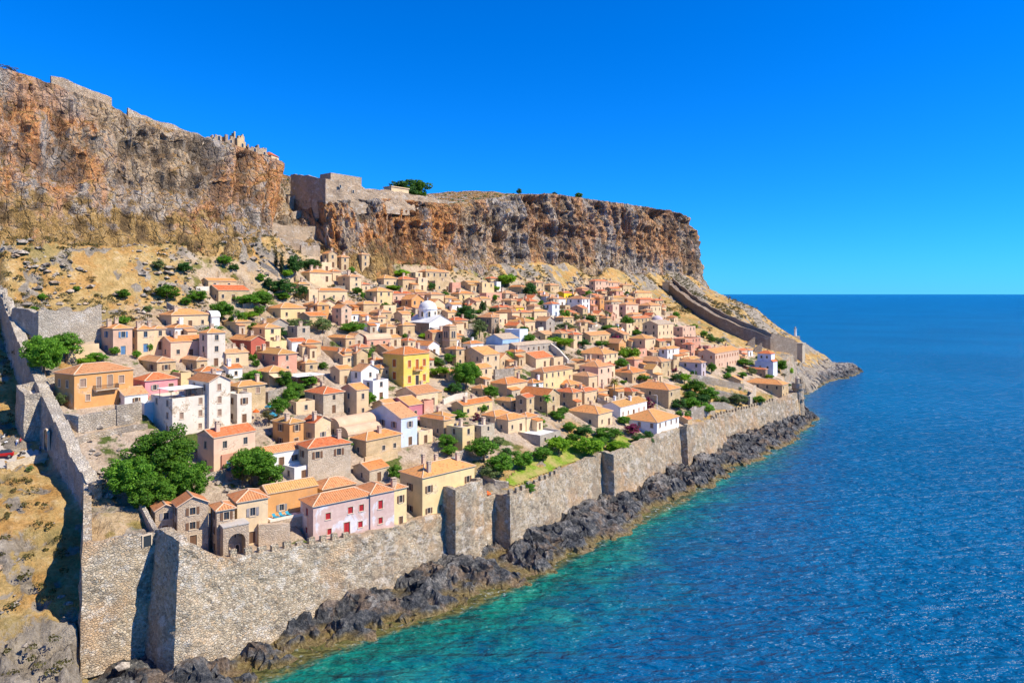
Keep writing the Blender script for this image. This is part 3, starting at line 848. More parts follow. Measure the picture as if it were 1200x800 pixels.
COLN = {'gold': 'golden', 'cream': 'cream', 'yellow': 'yellow', 'bright': 'bright yellow', 'tan': 'tan stone', 'orange': 'orange', 'pink': 'pale pink', 'rose': 'rose', 'salmon': 'salmon',
        'white': 'white', 'chalk': 'chalky', 'red': 'red', 'magenta': 'magenta', 'grey': 'grey', 'blue': 'pale blue', 'sky': 'sky-blue', 'bluewhite': 'bluish white', 'lilac': 'lilac',
        'brown': 'brown stone', 'stone': 'pale stone', 'darkstone': 'brown stone', 'patchy': 'peeling pink', 'vaultcream': 'cream', 'greyslab': 'grey'}
ROFN = {'orange': 'orange', 'red': 'red', 'ochre': 'ochre', 'brown': 'brown', 'salmon': 'faded salmon', 'pale': 'pale', 'stripe': 'ribbed orange', 'stripeochre': 'ribbed ochre',
        'vault': 'vaulted', 'slab': 'flat', 'whiteslab': 'flat white', 'greyslab': 'flat grey'}
LM = [(512, 368, 'the white domed church'), (527, 398, 'the bell tower'), (477, 432, 'the yellow mansion'), (107, 455, 'the big orange house'), (225, 478, 'the roof-terrace house'),
      (265, 530, 'the pale pink house'), (400, 605, 'the peeling pink house'), (520, 575, 'the big pale yellow house'), (588, 398, 'the sky-blue chapel'), (898, 428, 'the white church at the far end'),
      (385, 540, 'the big rubble stone house'), (422, 308, 'the cliff-foot tower house'), (290, 405, 'the dark red house'), (771, 391, 'the cream gabled church'), (678, 358, 'the tall white upper house'),
      (646, 362, 'the blue-white cube house'), (898, 458, 'the big orange corner roof'), (630, 425, 'the vivid red roof'), (598, 495, 'the double house on the terrace'), (765, 505, 'the white-fronted villa'),
      (680, 540, 'the lawn'), (188, 555, 'the big leafy tree'), (326, 300, 'the cypress pair'), (607, 362, 'the bright yellow cottage'), (428, 445, 'the bright white gabled house'), (785, 335, 'the rampart gatehouse'),
      (480, 482, 'the magenta house'), (372, 437, 'the white canopy'), (545, 440, 'the big dark tree'), (812, 433, 'the lilac-grey house'), (265, 345, 'the two uppermost western houses'), (594, 325, 'the bright cliff-foot tree'),
      (770, 467, 'the large tan house'), (645, 445, 'the long yellow house'), (420, 400, 'the little stone chapel'), (345, 365, 'the olive row'), (700, 335, 'the highest red-roofed house'), (640, 475, 'the first palm'),
      (737, 414, 'the bright round tree'), (508, 322, 'the wide cliff-foot house'), (840, 470, 'the walled orchard'), (845, 422, 'the long pink row house'), (560, 380, 'the brown cube house'), (700, 420, 'the wide ochre roof'), (215, 405, 'the long pink house')]
def relation(px, py):
    b = min(LM, key=lambda L: (L[0] - px) ** 2 + ((L[1] - py) * 1.3) ** 2)
    dx, dy = px - b[0], py - b[1]
    d = math.hypot(dx, dy)
    if abs(dx) > 2.4 * abs(dy): s = 'right of' if dx > 0 else 'left of'
    elif abs(dy) > 2.4 * abs(dx): s = 'above' if dy < 0 else 'below'
    else: s = ('up' if dy < 0 else 'down') + '-' + ('right' if dx > 0 else 'left') + ' of'
    return b[2], s, d
USED = {}
def unique(base_fn, cand):
    """first candidate label not used yet"""
    cand = [c if len(c.split()) <= 16 else ' '.join(c.replace(' hip roof', ' roof').replace(' gable roof', ' roof').split()) for c in cand]
    cand = [c if len(c.split()) <= 16 else c.replace(' with ', ', ').replace(' roof,', '-roofed,') for c in cand]
    for c in cand:
        if c not in USED:
            USED[c] = 1
            return c
    c = cand[-1]
    return c
def solve(h):
    xl, xc, xr, ye, yb = h[:5]
    X, Y, Z = ground(xc, yb)
    H = (yb - ye) * Y / FPX
    op = h[8] if len(h) > 8 else {}
    rot = ROT + R(op.get('rot', 0))
    ux, uy = math.cos(rot), math.sin(rot); vx, vy = -uy, ux
    a = (xr - 600) / FPX
    Lu = (a * Y - X) / (ux - a * uy)
    b = (xl - 600) / FPX
    Lv = (b * Y - X) / (vx - b * vy)
    return dict(X=X, Y=Y, Z=Z, H=max(2.6, H), Lu=min(max(2.5, abs(Lu)), 30), Lv=op.get('Lv', min(max(4.4, abs(Lv)), 26)), rot=rot)
HOUSES = []
_rw = random.Random(4)
for h in HS:
    if len(h) == 8 and h[5] in ('yellow', 'pink') and _rw.random() < .6:
        h = h[:5] + (_rw.choice(['cream', 'tan', 'salmon', 'tan']),) + h[6:]
    s = solve(h)
    s['o'] = h[8] if len(h) > 8 else {}
    s['h'] = h
    u, v = w2uv(s['X'], s['Y'])
    s['u'], s['v'] = u, v
    HOUSES.append(s)

# ---- the small houses packed between them
def fillers():
    g = random.Random(23); out = []
    tries = 0
    while len(out) < 108 and tries < 90000:
        tries += 1
        u, v = g.uniform(48, 345), g.uniform(14, 106)
        X, Y = uv2w(u, v); Z = float(hgt(np.array([X]), np.array([Y]))[0])
        px = 600 + FPX * X / Y; py = HZ + FPX * (CAMH - Z) / Y
        if u > 225 and v < 27: continue
        if u > 88 and v < 17: continue
        if px > 792 and py < 412: continue
        if px < 330 and py < 372 or px < 250 and py < 400 or px < 235: continue
        if 300 < px < 350 and 446 < py < 510: continue
        if 345 < px < 400 and 430 < py < 462: continue
        if 500 < px < 560 and 425 < py < 470: continue
        L, D, H, rot = g.uniform(3.6, 7.5), g.uniform(4, 7), g.choice([2.8, 3.2, 3.4, 4.6, 5.8]), ROT + R(g.uniform(-7, 7))
        ok = True
        for s in HOUSES + out:
            if (s['X'] - X) ** 2 + (s['Y'] - Y) ** 2 > 1800: continue
            c, sn = math.cos(s['rot']), math.sin(s['rot'])
            for fx in (-.5, 0, .5):
                for fy in (-.5, 0, .5):
                    ax = X + fx * L * UX + fy * D * VX; ay = Y + fx * L * UY + fy * D * VY
                    lx = (ax - s['X']) * c + (ay - s['Y']) * sn; ly = -(ax - s['X']) * sn + (ay - s['Y']) * c
                    if -.6 < lx < s['Lu'] + .6 and -.9 < ly < s['Lv'] + .6: ok = False
            # do not stand in front of a bigger front close by
            if not ok: break
        if not ok: continue
        cx, cy = X - L / 2 * UX - D / 2 * VX, Y - L / 2 * UY - D / 2 * VY
        z = float(hgt(np.array([cx]), np.array([cy]))[0])
        P = lambda x, y, zz: (600 + FPX * x / y, HZ + FPX * (CAMH - zz) / y)
        xc, yb = P(cx, cy, z); ye = P(cx, cy, z + H)[1]
        xl = P(cx + D * VX, cy + D * VY, z)[0]; xr = P(cx + L * UX, cy + L * UY, z)[0]
        h = (xl, xc, xr, ye, yb, g.choice(['cream', 'tan', 'cream', 'tan', 'tan', 'stone', 'salmon', 'tan', 'cream', 'orange', 'white']), g.choice(['orange', 'orange', 'orange', 'salmon', 'ochre', 'brown', 'red']), g.choice(['hip', 'hip', 'hip', 'gu', 'gv', 'flat']), {})
        uu, vv = w2uv(cx, cy)
        out.append(dict(X=cx, Y=cy, Z=z, H=H, Lu=L, Lv=D, rot=rot, o={}, h=h, u=uu, v=vv))
    return out
NMAIN = len(HOUSES)
HOUSES += fillers()
print('fillers', len(HOUSES) - NMAIN, 'all', len(HOUSES))
# ------------------------------------------------------------------ setting: ground, cliff, shore rocks, sea
us = np.concatenate([np.arange(-70, -26, 1.0), np.arange(-26, 8, .55), np.arange(8, 330, 1.0), np.arange(330, 601, 1.7)])
vs = np.concatenate([np.arange(-36, 12, .7), np.arange(12, 137, 1.0)])
U, V = np.meshgrid(us, vs, indexing='ij')
U = U + .3 * vnoise(U * .7, V * .7, s=5); V = V + .3 * vnoise(U * .7, V * .7, s=9)
X, Y = uv2w(U, V)
Z = hgt(X, Y)
town = np.zeros_like(U); inh = np.zeros(U.shape, bool)
Zn = np.zeros_like(Z)
for s in HOUSES:
    c, sn = math.cos(s['rot']), math.sin(s['rot'])
    lx = (X - s['X']) * c + (Y - s['Y']) * sn
    ly = -(X - s['X']) * sn + (Y - s['Y']) * c
    dd = np.maximum(np.maximum(-lx, lx - s['Lu']), np.maximum(-ly, ly - s['Lv']))
    town = np.maximum(town, sstep(9, 3, dd))
    m = dd < .9
    Z = np.where(m, np.minimum(Z, s['Z'] + .05), Z)
    inh |= dd < 1.6
upw = sstep(70, 100, V) * sstep(330, 250, U) * (U > 17)
town = town * np.where(V > 80, .75, 1) * (U > u_west(V) - 1)
town = np.maximum(town, sstep(7, 10, U) * sstep(48, 44, U) * sstep(1, 4, V) * sstep(46, 40, V))
wild = (1 - town) * (~inh)
cd = coast_dist(U, V)
coastal = sstep(16, 4, cd)
n1 = ridged(U / 9, V / 9, s=3); n2 = ridged(U / 3.3, V / 3.3, s=4); n3 = fbm(U / 1.4, V / 1.4, s=8)
rk = sstep(.1, .6, fbm(U / 18, V / 18, s=21) * .35 + .95 * fbm(U / 4.2, V / 4.2, s=22, o=3) + .22 * sstep(100, 122, V) - .12) * wild
outside = sstep(1, -2, U - u_west(V))
east = sstep(400, 425, U)
rk = np.maximum(rk, coastal * wild)
rk = np.maximum(rk, east * sstep(-.45, .2, fbm(U / 20, V / 20, s=31) + .35 * fbm(U / 4, V / 4, s=3)) * .85 * (1 - .8 * sstep(455, 475, U) * sstep(52, 40, V) * sstep(22, 30, V)))
rk = np.maximum(rk, sstep(8, -2, V + 5 * vnoise(U / 6, V / 6, s=66)) * outside)
rk = np.maximum(rk, outside * sstep(.25, .7, fbm(U / 3.5, V / 3.5, s=67, o=3)) * .8)
Z += wild * (np.clip(rk, 0, 1) * (1.3 * (n1 - .6) + .7 * (n2 - .6)) + .25 * n3) * np.where((V > -7) | (U < 0), 1, .3)
Z += sstep(9, 0, V) * sstep(0, -2, U) * ((ridged(U / 7, V / 4.5, s=68) - .9) * 2.2 + (ridged(U / 2.4, V / 1.8, s=69) - .8) * .9)
Z = np.where((V < v_sea(U) - 1) & (U > -2) & (U < 404), np.minimum(Z, 1.2) - 1.6, Z)
# the lane and the yard outside the west wall
road = outside * sstep(5.5, 3.5, np.abs(V - 47)) * (U > -60)
Z = Z * (1 - road) + road * np.minimum(Z, 28.4)
P = np.stack([X, Y, Z], -1)
gr = link('hillside', grid_mesh('hillside', P, dict(rock=rk, town=town * (1 - .4 * coastal)), flip=False), [M_TERR])
tag(gr, kind='structure')

# ---- shore rocks
us = np.arange(-66, 552, .62); qs = np.concatenate([np.arange(-7, 21, .62)])
U, Q = np.meshgrid(us, qs, indexing='ij')
ci = np.interp(us, COAST[1:20, 0], COAST[1:20, 1])
ci = np.convolve(np.pad(ci, 8, mode='edge'), np.ones(17) / 17, 'valid')
ci = ci + 2.0 * fbm(us / 13, us * 0, s=41) + 1.0 * vnoise(us / 4, us * 0, s=43)
V = ci[:, None] + Q
Xs, Ys = uv2w(U, V)
base = np.interp(Q, [-7, -2, 0, 3, 8, 14, 20], [-4, -1.5, -.2, 1.4, 2.4, 2.8, 3.0])
steep = sstep(290, 330, U)
base = base * (1 + .9 * steep) - .9 * sstep(9, 16, Q) * sstep(95, 80, U)
tall = .85 + .45 * sstep(-.3, .4, vnoise(U / 26, V * 0, s=77)) 
nn = 1.5 * ridged(U / 8.5, V / 6.5, s=51) + .9 * ridged(U / 3.1, V / 2.6, s=52) + .45 * ridged(U / 1.25, V / 1.25, s=53, o=2)
amp = np.interp(Q, [-7, -2, 2, 8, 16, 20], [.25, .55, 1.1, 1.4, 1.35, 1.1]) * tall
Zs = base + np.tanh((nn - 1.5) * .75) * 1.08 * amp
wl_ = v_sea(U)
Zs = np.where((V > wl_ + .6) & (U < 404), np.minimum(Zs, 1) - 4, Zs)
Zs = np.where(U > 404, np.maximum(Zs, hgt(Xs, Ys) - 1.0 + .9 * (nn - 1.4)), Zs)
Xs = Xs + .7 * vnoise(U / 2, V / 2, Zs, s=61); Ys = Ys + .7 * vnoise(U / 2, V / 2, Zs, s=62)
sr = link('shore_rock', grid_mesh('shore_rock', np.stack([Xs, Ys, Zs], -1), smooth=False), [M_SHORE])
tag(sr, kind='structure')

# ---- the cliff
ST = [((-170, 124, 80), (-150, 158, 142)), ((-60, 119, 75), (-40, 153, 141)), ((0, 119, 75), (5, 152, 138)), ((20, 119, 75), (27, 151, 133)), ((45, 119, 75), (52, 151, 128.5)),
      ((75, 120, 75), (81, 151, 122.5)), ((88, 119, 75), (105, 151, 121)), ((99, 122, 74), (126, 152, 118.5)), ((105, 124, 73), (133, 153, 117)), ((112, 127, 73), (136.5, 164, 112)),
      ((137, 129, 74), (141.5, 168, 104)), ((143, 126, 73), (144.5, 140, 100.5)), ((150, 126, 73), (151, 138.5, 102)), ((176, 124, 74), (176, 135.5, 105)), ((197, 125, 73), (197, 135.5, 105.5)), ((216, 126, 72), (216, 136.5, 106)),
      ((256, 129, 70), (256, 140, 114)), ((285, 130, 70), (285, 140, 119)), ((313, 130, 69), (313, 140, 123)), ((384, 130, 68), (384, 140, 124.5)), ((450, 129, 66), (450, 138, 126)), ((490, 127, 64), (488, 138, 126)),
      ((512, 126, 63), (507, 139, 124)), ((524, 131, 61), (516, 145, 121)), ((531, 146, 60), (521, 158, 119)), ((534, 180, 58), (524, 190, 118)), ((534, 300, 50), (526, 300, 117)), ((500, 430, 50), (490, 420, 117))]
B = np.array([a for a, b in ST], float); T = np.array([b for a, b in ST], float)
sl_ = np.concatenate([[0], np.cumsum(np.hypot(*(np.diff(T[:, :2], axis=0).T)) * .5 + np.hypot(*(np.diff(B[:, :2], axis=0).T)) * .5)])
ss = np.arange(60, sl_[-1], .9)
def itp(A): return np.stack([np.interp(ss, sl_, A[:, k]) for k in range(3)], -1)
def smooth(A, k=7):
    p = np.pad(A, ((k // 2, k // 2), (0, 0)), mode='edge')
    return np.stack([np.convolve(p[:, i], np.ones(k) / k, 'valid') for i in range(3)], -1)
Bs, Ts = smooth(itp(B), 9), smooth(itp(T), 9)
nt = 120
tt = np.linspace(-.3, 1, nt)
Bs[:, 1] += 3.5 * fbm(ss / 24, ss * 0, s=133, o=3); Ts[:, 1] += 1.5 * fbm(ss / 17, ss * 0, s=134)
D = Ts - Bs
tang = np.gradient((Bs + Ts)[:, :2] / 2, axis=0)
for _q in (0, 1): tang[:, _q] = np.convolve(np.pad(tang[:, _q], 30, mode='edge'), np.ones(61) / 61, 'valid')
tang /= np.linalg.norm(tang, axis=1)[:, None] + 1e-9
nrm = np.stack([tang[:, 1], -tang[:, 0]], -1)          # outward in (u,v)
steepness = sstep(1.9, 3.2, D[:, 2] / (np.hypot(D[:, 0], D[:, 1]) + 1e-6))
Sg, Tg = np.meshgrid(ss, tt, indexing='ij')
sg = steepness[:, None]
hp = np.where(Tg < 0, Tg * .5, sg * (.22 * np.clip(Tg, 0, 1) + .10 * Tg ** 4 + .68 * sstep(.0, .24, Tg) * .55 + .3 * sstep(.82, 1., Tg)) + (1 - sg) * Tg)
hp = np.where(Tg < 0, hp, hp / np.maximum(hp[:, -1:], 1e-6))
zp = np.where(Tg < 0, Tg, np.clip(Tg, 0, 1))
Cu = Bs[:, None, 0] + D[:, None, 0] * hp; Cv = Bs[:, None, 1] + D[:, None, 1] * hp; Cz = Bs[:, None, 2] + D[:, None, 2] * zp
env = np.clip(Tg + .2, 0, 1) ** .5 * (1 - .75 * sstep(.9, 1, Tg))
butt = ridged(Sg / 30, Cz / 150, s=71, o=2); b2 = ridged(Sg / 11, Cz / 55, s=72, o=3); b3 = ridged(Sg / 4.2, Cz / 9, Cv / 9, s=73, o=3); b4 = fbm(Sg / 1.9, Cz / 2.2, s=74, o=2)
k = env * (.85 + .15 * sg)
disp = k * ((butt - .7) * 5.5 * (.45 + .55 * sg) + (b2 - .85) * 2.6 + (b3 - .8) * 2.1 + b4 * .9)
# hollows and caves
cave = sstep(.62, .95, vnoise(Sg / 26, Cz / 24, s=91)) * sg * sstep(0, 8, np.maximum(sl_[11] - Sg, Sg - sl_[15]))
disp -= cave * 7 * env
ledge = fbm(Sg / 60, Cz / 7.5, s=95, o=2)
disp += ledge * 1.3 * env
Cu = Cu + nrm[:, None, 0] * disp; Cv = Cv + nrm[:, None, 1] * disp
Cz = Cz + env * (1.2 * b4 + 1.6 * vnoise(Sg / 7, Tg * 6, s=97)) * (1 - sg * .5)
# plateau behind the edge
inl = np.array([1.5, 3.5, 6, 9, 12.5, 16.5, 21, 26, 32, 39, 47, 56, 68, 85, 110, 150, 220])
pu = Cu[:, -1:] - nrm[:, 0:1] * inl; pv = Cv[:, -1:] - nrm[:, 1:2] * inl
gain = np.interp(ss, [0, sl_[7], sl_[8], sl_[9], sl_[10], sl_[11], sl_[13], sl_[15], sl_[17], sl_[18], sl_[21], sl_[-1]], [-2, 1, 3, 10, 16, 10, 6, 8, 6, 2, 1, 0])
pz = Cz[:, -1:] + gain[:, None] * np.where((ss > sl_[8]) & (ss < sl_[11]), 1, 0)[:, None] * sstep(0, 22, inl)[None, :] + gain[:, None] * np.where((ss > sl_[8]) & (ss < sl_[11]), 0, 1)[:, None] * sstep(0, 48, inl)[None, :] - np.clip(inl - 60, 0, 200)[None, :] * .06
pz = pz + .8 * fbm(pu / 9, pv / 9, s=99) * sstep(0, 8, inl)
# keep the fort platform level
Fu, Fv, Fz = [np.concatenate([a, b], 1) for a, b in ((Cu, pu), (Cv, pv), (Cz, pz))]
hollow_shade = np.concatenate([sstep(.25, -.5, b3 - .4 + .5 * (b2 - .9)) * .8, np.zeros_like(pz)], 1)  # mask of the relief's hollows, for their painted shade
# rusty stain belts: low and mid cliff, the west cliff and the rock under the fort
rs = sstep(-.35, .25, fbm(Sg / 34, Cz / 36, s=111, o=3) + .25 * sstep(40, 20, np.abs(Sg - sl_[13]) * .6) + .12 * (Tg < .8) - .05)
low = np.concatenate([sstep(.5, .0, Tg) * (.72 - .5 * sg), np.zeros_like(pz)], 1)
orange_rock = sstep(50, 30, np.abs(ss - (sl_[13] - 4)))[:, None] * (Tg < .93)
rs = np.clip(np.maximum(rs * np.interp(ss, [sl_[14], sl_[16]], [1, .78])[:, None], orange_rock * 1.3), 0, 1.4)
rs = np.concatenate([rs, np.zeros_like(pz)], 1)
Xc, Yc = uv2w(Fu, Fv)
cl = link('cliff', grid_mesh('cliff', np.stack([Xc, Yc, Fz], -1), dict(rust=rs, hollow_shade=hollow_shade, low=low), smooth=False), [M_CLIFF])
tag(cl, kind='structure')
CLIFF_TOP = np.stack([Xc[:, nt - 1], Yc[:, nt - 1], Fz[:, nt - 1]], -1)

# ---- the sea
def axis(a, b, st, far0, far1):
    m = np.arange(a, b, st)
    up = b + np.cumsum(np.geomspace(st * 1.3, far1 * .12, 60)); dn = a - np.cumsum(np.geomspace(st * 1.3, far0 * .12, 60))
    return np.concatenate([dn[::-1], m, up])
xs = axis(-150, 460, 3.0, 9e4, 9e4); ys = axis(60, 720, 3.0, 4e3, 1.6e5)
XS, YSS = np.meshgrid(xs, ys, indexing='ij')
uu, vv = w2uv(XS, YSS)
near = (np.abs(uu) < 1500) & (np.abs(vv) < 1500)
dd = np.full(XS.shape, -9e3); dd[near] = coast_dist(uu[near], vv[near])
wd = np.interp(uu, [-60, 60, 140, 220, 300, 560], [27, 23, 14, 9, 6, 5])
shal = np.where(dd < 0, np.exp(dd / wd), 1.0)
shal = shal * np.interp(uu, [-50, 80, 200, 330], [1, .95, .62, .4])
very = np.where(dd < 0, np.exp(dd / 2.6), 1.0) * np.interp(uu, [0, 130, 240], [1, .8, .4])
foam = np.where(dd < 0, np.exp(dd / 2.8), 1.0) * np.interp(uu, [20, 100, 300, 550], [.35, .8, 1.2, 1.2])
sea = link('sea', grid_mesh('sea', np.stack([XS, YSS, np.zeros_like(XS)], -1), dict(shallow=shal, veryshallow=very, foam=foam), smooth=True), [M_SEA])
tag(sea, kind='structure')
# ------------------------------------------------------------------ masonry walls along a path
def resample(pts, step):
    out = []
    for (a, b) in zip(pts[:-1], pts[1:]):
        a, b = np.array(a, float), np.array(b, float)
        n = max(1, int(math.hypot(*(b - a)[:2]) / step))
        for i in range(n): out.append(a + (b - a) * i / n)
    out.append(np.array(pts[-1], float))
    return np.array(out)
def wall_path(name, pts, thick=1.6, mats=None, batter=.12, rough=.28, step=.9, seed=0, crumble=.25, parent=None, vstep=1.1):
    """pts: (X, Y, zbase, ztop) of the outer top edge; outward is right of the way"""
    Pn = resample(pts, step)
    d = np.diff(Pn[:, :2], axis=0); d /= np.linalg.norm(d, axis=1)[:, None] + 1e-9
    dn = np.vstack([d[:1], d]) + np.vstack([d, d[-1:]])
    dn /= np.linalg.norm(dn, axis=1)[:, None] + 1e-9
    nr = np.stack([dn[:, 1], -dn[:, 0]], -1)
    n = len(Pn)
    zb, zt = Pn[:, 2], Pn[:, 3] + crumble * fbm(np.arange(n) * .45 + seed * 31, np.zeros(n), s=seed, o=3)
    m = max(3, int((zt - zb).max() / vstep))
    cols = []
    for j in range(m + 1):
        t = j / m
        z = zb + (zt - zb) * t
        off = batter * (zt - z) + (rough * fbm(np.arange(n) * .5, z * .5, s=seed + 3, o=3) if 0 < j < m else 0)
        cols.append(np.column_stack([Pn[:, 0] + nr[:, 0] * off, Pn[:, 1] + nr[:, 1] * off, z]))
    for j in range(m + 1):
        t = 1 - j / m
        if j not in (0, m) and m > 4 and j % 3: continue
        z = zb + (zt - zb) * t
        cols.append(np.column_stack([Pn[:, 0] - nr[:, 0] * thick, Pn[:, 1] - nr[:, 1] * thick, z]))
    G = np.stack(cols, 1)
    me = grid_mesh(name, G, smooth=False, flip=True)
    if True:   # end faces
        import bmesh
        bm = bmesh.new(); bm.from_mesh(me); bm.verts.ensure_lookup_table()
        k = G.shape[1]
        for r in (0, n - 1):
            try: bm.faces.new([bm.verts[r * k + i] for i in range(k)])
            except Exception: pass
        bmesh.ops.recalc_face_normals(bm, faces=bm.faces[:])
        bm.to_mesh(me); bm.free()
    o = link(name, me, mats or [M_SEAW], parent)
    return o, Pn, nr
def uvw(lst): return [uv2w(u, v) + (a, b) for u, v, a, b in lst]
def merlons(parent, pts, a0, a1, w=1.5, gap=1.0, h=1.15, thick=.7, mat=None, seed=1, inset=.35):
    rr = random.Random(seed)
    P = resample(pts, .25)
    L = np.concatenate([[0], np.cumsum(np.hypot(*np.diff(P[:, :2], axis=0).T))])
    s = a0
    while s + w < min(a1, L[-1]):
        c = s + w / 2
        x, y, z = [float(np.interp(c, L, P[:, k])) for k in (0, 1, 3)]
        x2, y2 = [float(np.interp(c + .2, L, P[:, k])) for k in (0, 1)]
        ang = math.atan2(y2 - y, x2 - x)
        b = MB()
        ww, hh = w * rr.uniform(.8, 1.1), h * rr.uniform(.7, 1.15)
        j = [rr.uniform(-.1, .1) for _ in range(8)]
        vs = [(-ww / 2, inset, -.8), (ww / 2, inset, -.8), (ww / 2, inset + thick, -.8), (-ww / 2, inset + thick, -.8),
              (-ww / 2 + .08, inset + .05, hh + j[0]), (ww / 2 - .08, inset + .05, hh + j[1]), (ww / 2 - .08, inset + thick - .05, hh + j[2]), (-ww / 2 + .08, inset + thick - .05, hh + j[3])]
        b.add(vs, ((0, 3, 2, 1), (4, 5, 6, 7), (0, 1, 5, 4), (1, 2, 6, 5), (2, 3, 7, 6), (3, 0, 4, 7)))
        b.build('merlon', mat or M_SEAW, parent, (x, y, z), ang)
        s += w + gap * rr.uniform(.8, 1.3)
def opening(parent, name, X, Y, Z, ang, w, h, mat, arch=True, depth=.25):
    """an opening in a masonry face, its inner shade painted as a flat dark leaf set 4 cm proud of the rough face, with a stone rim"""
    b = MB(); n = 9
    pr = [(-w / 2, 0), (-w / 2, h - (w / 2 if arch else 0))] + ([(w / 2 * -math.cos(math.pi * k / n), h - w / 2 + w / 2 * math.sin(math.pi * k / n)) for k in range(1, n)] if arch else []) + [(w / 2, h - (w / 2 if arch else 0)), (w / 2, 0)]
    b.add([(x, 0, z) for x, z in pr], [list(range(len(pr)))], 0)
    q = [(x * (1 + .36 / w), z + (.18 if z > 0 else 0)) for x, z in pr]
    for i in range(len(pr) - 1):
        b.quad((pr[i][0], -.12, pr[i][1]), (pr[i + 1][0], -.12, pr[i + 1][1]), (q[i + 1][0], -.12, q[i + 1][1]), (q[i][0], -.12, q[i][1]), 1)
        b.quad((pr[i][0], 0, pr[i][1]), (pr[i + 1][0], 0, pr[i + 1][1]), (pr[i + 1][0], -.12, pr[i + 1][1]), (pr[i][0], -.12, pr[i][1]), 1)
        b.quad((q[i][0], .3, q[i][1]), (q[i + 1][0], .3, q[i + 1][1]), (q[i + 1][0], -.12, q[i + 1][1]), (q[i][0], -.12, q[i][1]), 1)
    return b.build(name, [mat, M_SURR], parent, (X, Y, Z), ang)

WG = 'sections of the sea wall'
def sea_wall(lst, label, seed, mer=None, **kw):
    pts = uvw(lst)
    o, Pn, nr = wall_path('sea_wall', pts, 1.7, [M_SEAW], seed=seed, **kw)
    tag(o, label, 'wall', WG)
    if mer:
        for a0, a1 in mer: merlons(o, pts, a0, a1, seed=seed)
    return o
sea_wall([(10.8, .5, 2, 21.6), (10.8, -8, .5, 21.5), (14, -8, .5, 19.6), (18.5, -8, 0, 16.4), (35, -8, 0, 14.2), (54, -8, -.5, 12.3), (69, -8, -.5, 12.0), (86, -8, -1, 12.2)],
         'longest sea wall section, from the bastion to the garden, under the front-row houses', 1, [(17, 42), (66, 73), (80, 85)])
sea_wall([(86, -6, 0, 12.4), (86, -12.6, -1, 12.5), (101, -12, -1, 13.2), (116, -10.4, -1, 13.8), (131.5, -9, -1, 14.2)], 'bulging sea wall section below the garden lawn', 2, [(7, 30)])
sea_wall([(131.8, -7, 0, 14.3), (131.8, -12.9, -1, 14.5), (150, -12, -1, 15.1), (167, -10.4, -1, 14.6), (181.6, -9, -1, 14)], 'smooth-topped sea wall section below the white-fronted villa', 3)
sea_wall([(181.9, -7, 0, 14.2), (181.9, -11.4, -1, 14.6), (200, -10, -1, 13.4), (219, -9, -1, 13), (219.2, -3, 0, 13)], 'broken-topped sea wall section between villa and crenellated bay', 4, [(3, 9), (30, 37)])
sea_wall([(219.5, -4, .5, 12.2), (245, -6, .3, 11.8), (262, -7, 0, 11.8), (285, -9, 0, 12.4), (305, -10.5, 0, 13.6), (306, -3, 0, 13.6)], 'crenellated sea wall section round the bay below the orange corner roof', 5, [(1, 60)])
sea_wall([(306.2, -5, 1, 13.2), (330, 6, 3, 16.5), (365, 16, 6, 20), (402, 22.5, 8, 24)], 'far sea wall section climbing towards the rampart gate', 6)

# wall tower below the big pale yellow house
o, Pn, nr = wall_path('wall_tower', uvw([(69.2, -3, 0, 17.4), (69.2, -11.2, -1.2, 17.5), (78.4, -10.8, -1.2, 17.8), (78.4, -3, 0, 17.8)]), 1.0, [M_SEAW], seed=9, batter=.05)
tag(o, 'square stone tower standing out of the sea wall under the big pale yellow house', 'tower')
b = MB()
q = [uv2w(69.8, -3) + (16.6,), uv2w(69.8, -10.4) + (16.6,), uv2w(77.8, -10.1) + (16.6,), uv2w(77.8, -3) + (16.6,)]
b.add(q, [(0, 1, 2, 3)]); b.build('terrace', ROOFM['slab'], o)
x, y = uv2w(74, -11.35); opening(o, 'loophole', x, y, 8.5, ROT, .5, 1.0, M_PANE, False)
x, y = uv2w(75.6, -11.5); opening(o, 'loophole', x, y, 5.5, ROT, .5, .9, M_PANE, False)

# corner bastion
bs = link('bastion', None); bs.location = uv2w(5, 8) + (14,)
tag(bs, 'big square rubble bastion at the near corner where the two town walls meet', 'bastion')
def kid(o, p):
    M = p.matrix_basis.copy()
    o.parent = p; o.matrix_parent_inverse = Matrix.LocRotScale(p.location, p.rotation_euler, None).inverted()
    return o
o, Pn, nr = wall_path('wall', uvw([(8.7, 25, 15, 25.5), (4, 11.5, 8, 22.4), (0, 0, 2, 21.8), (5, 0, 1.5, 21.5), (11, -.2, 1.5, 21.3)]), 1.2, [M_SEAW], seed=11, batter=.035, crumble=.4); kid(o, bs)
PB = uvw([(8.7, 24, 0, 0), (0, 0, 0, 0), (11, 0, 0, 0), (13, 6.5, 0, 0), (15, 25, 0, 0)])
gu, gv = np.meshgrid(np.linspace(0, 1, 34), np.linspace(0, 1, 44), indexing='ij')
vv = gv * 25; ua = np.interp(vv, [0, 24], [.6, 9.2]); ub = np.interp(vv, [0, 6.5, 25], [10.9, 12.6, 14.8])
ug = ua + (ub - ua) * gu
zz = np.interp(vv, [0, 3, 10, 18, 25], [19.4, 19.6, 21, 22.6, 24]) + .5 * fbm(ug / 2.5, vv / 2.5, s=5) + 1.3 * sstep(3.5, 0, np.hypot(ug - 7, (vv - 11) * .7))
xx, yy = uv2w(ug, vv)
o = link('platform', grid_mesh('platform', np.stack([xx, yy, zz], -1), dict(rock=sstep(-.4, .2, fbm(ug / 5, vv / 5, s=6)), town=np.full(ug.shape, .45)), smooth=False), [M_TERR]); kid(o, bs)
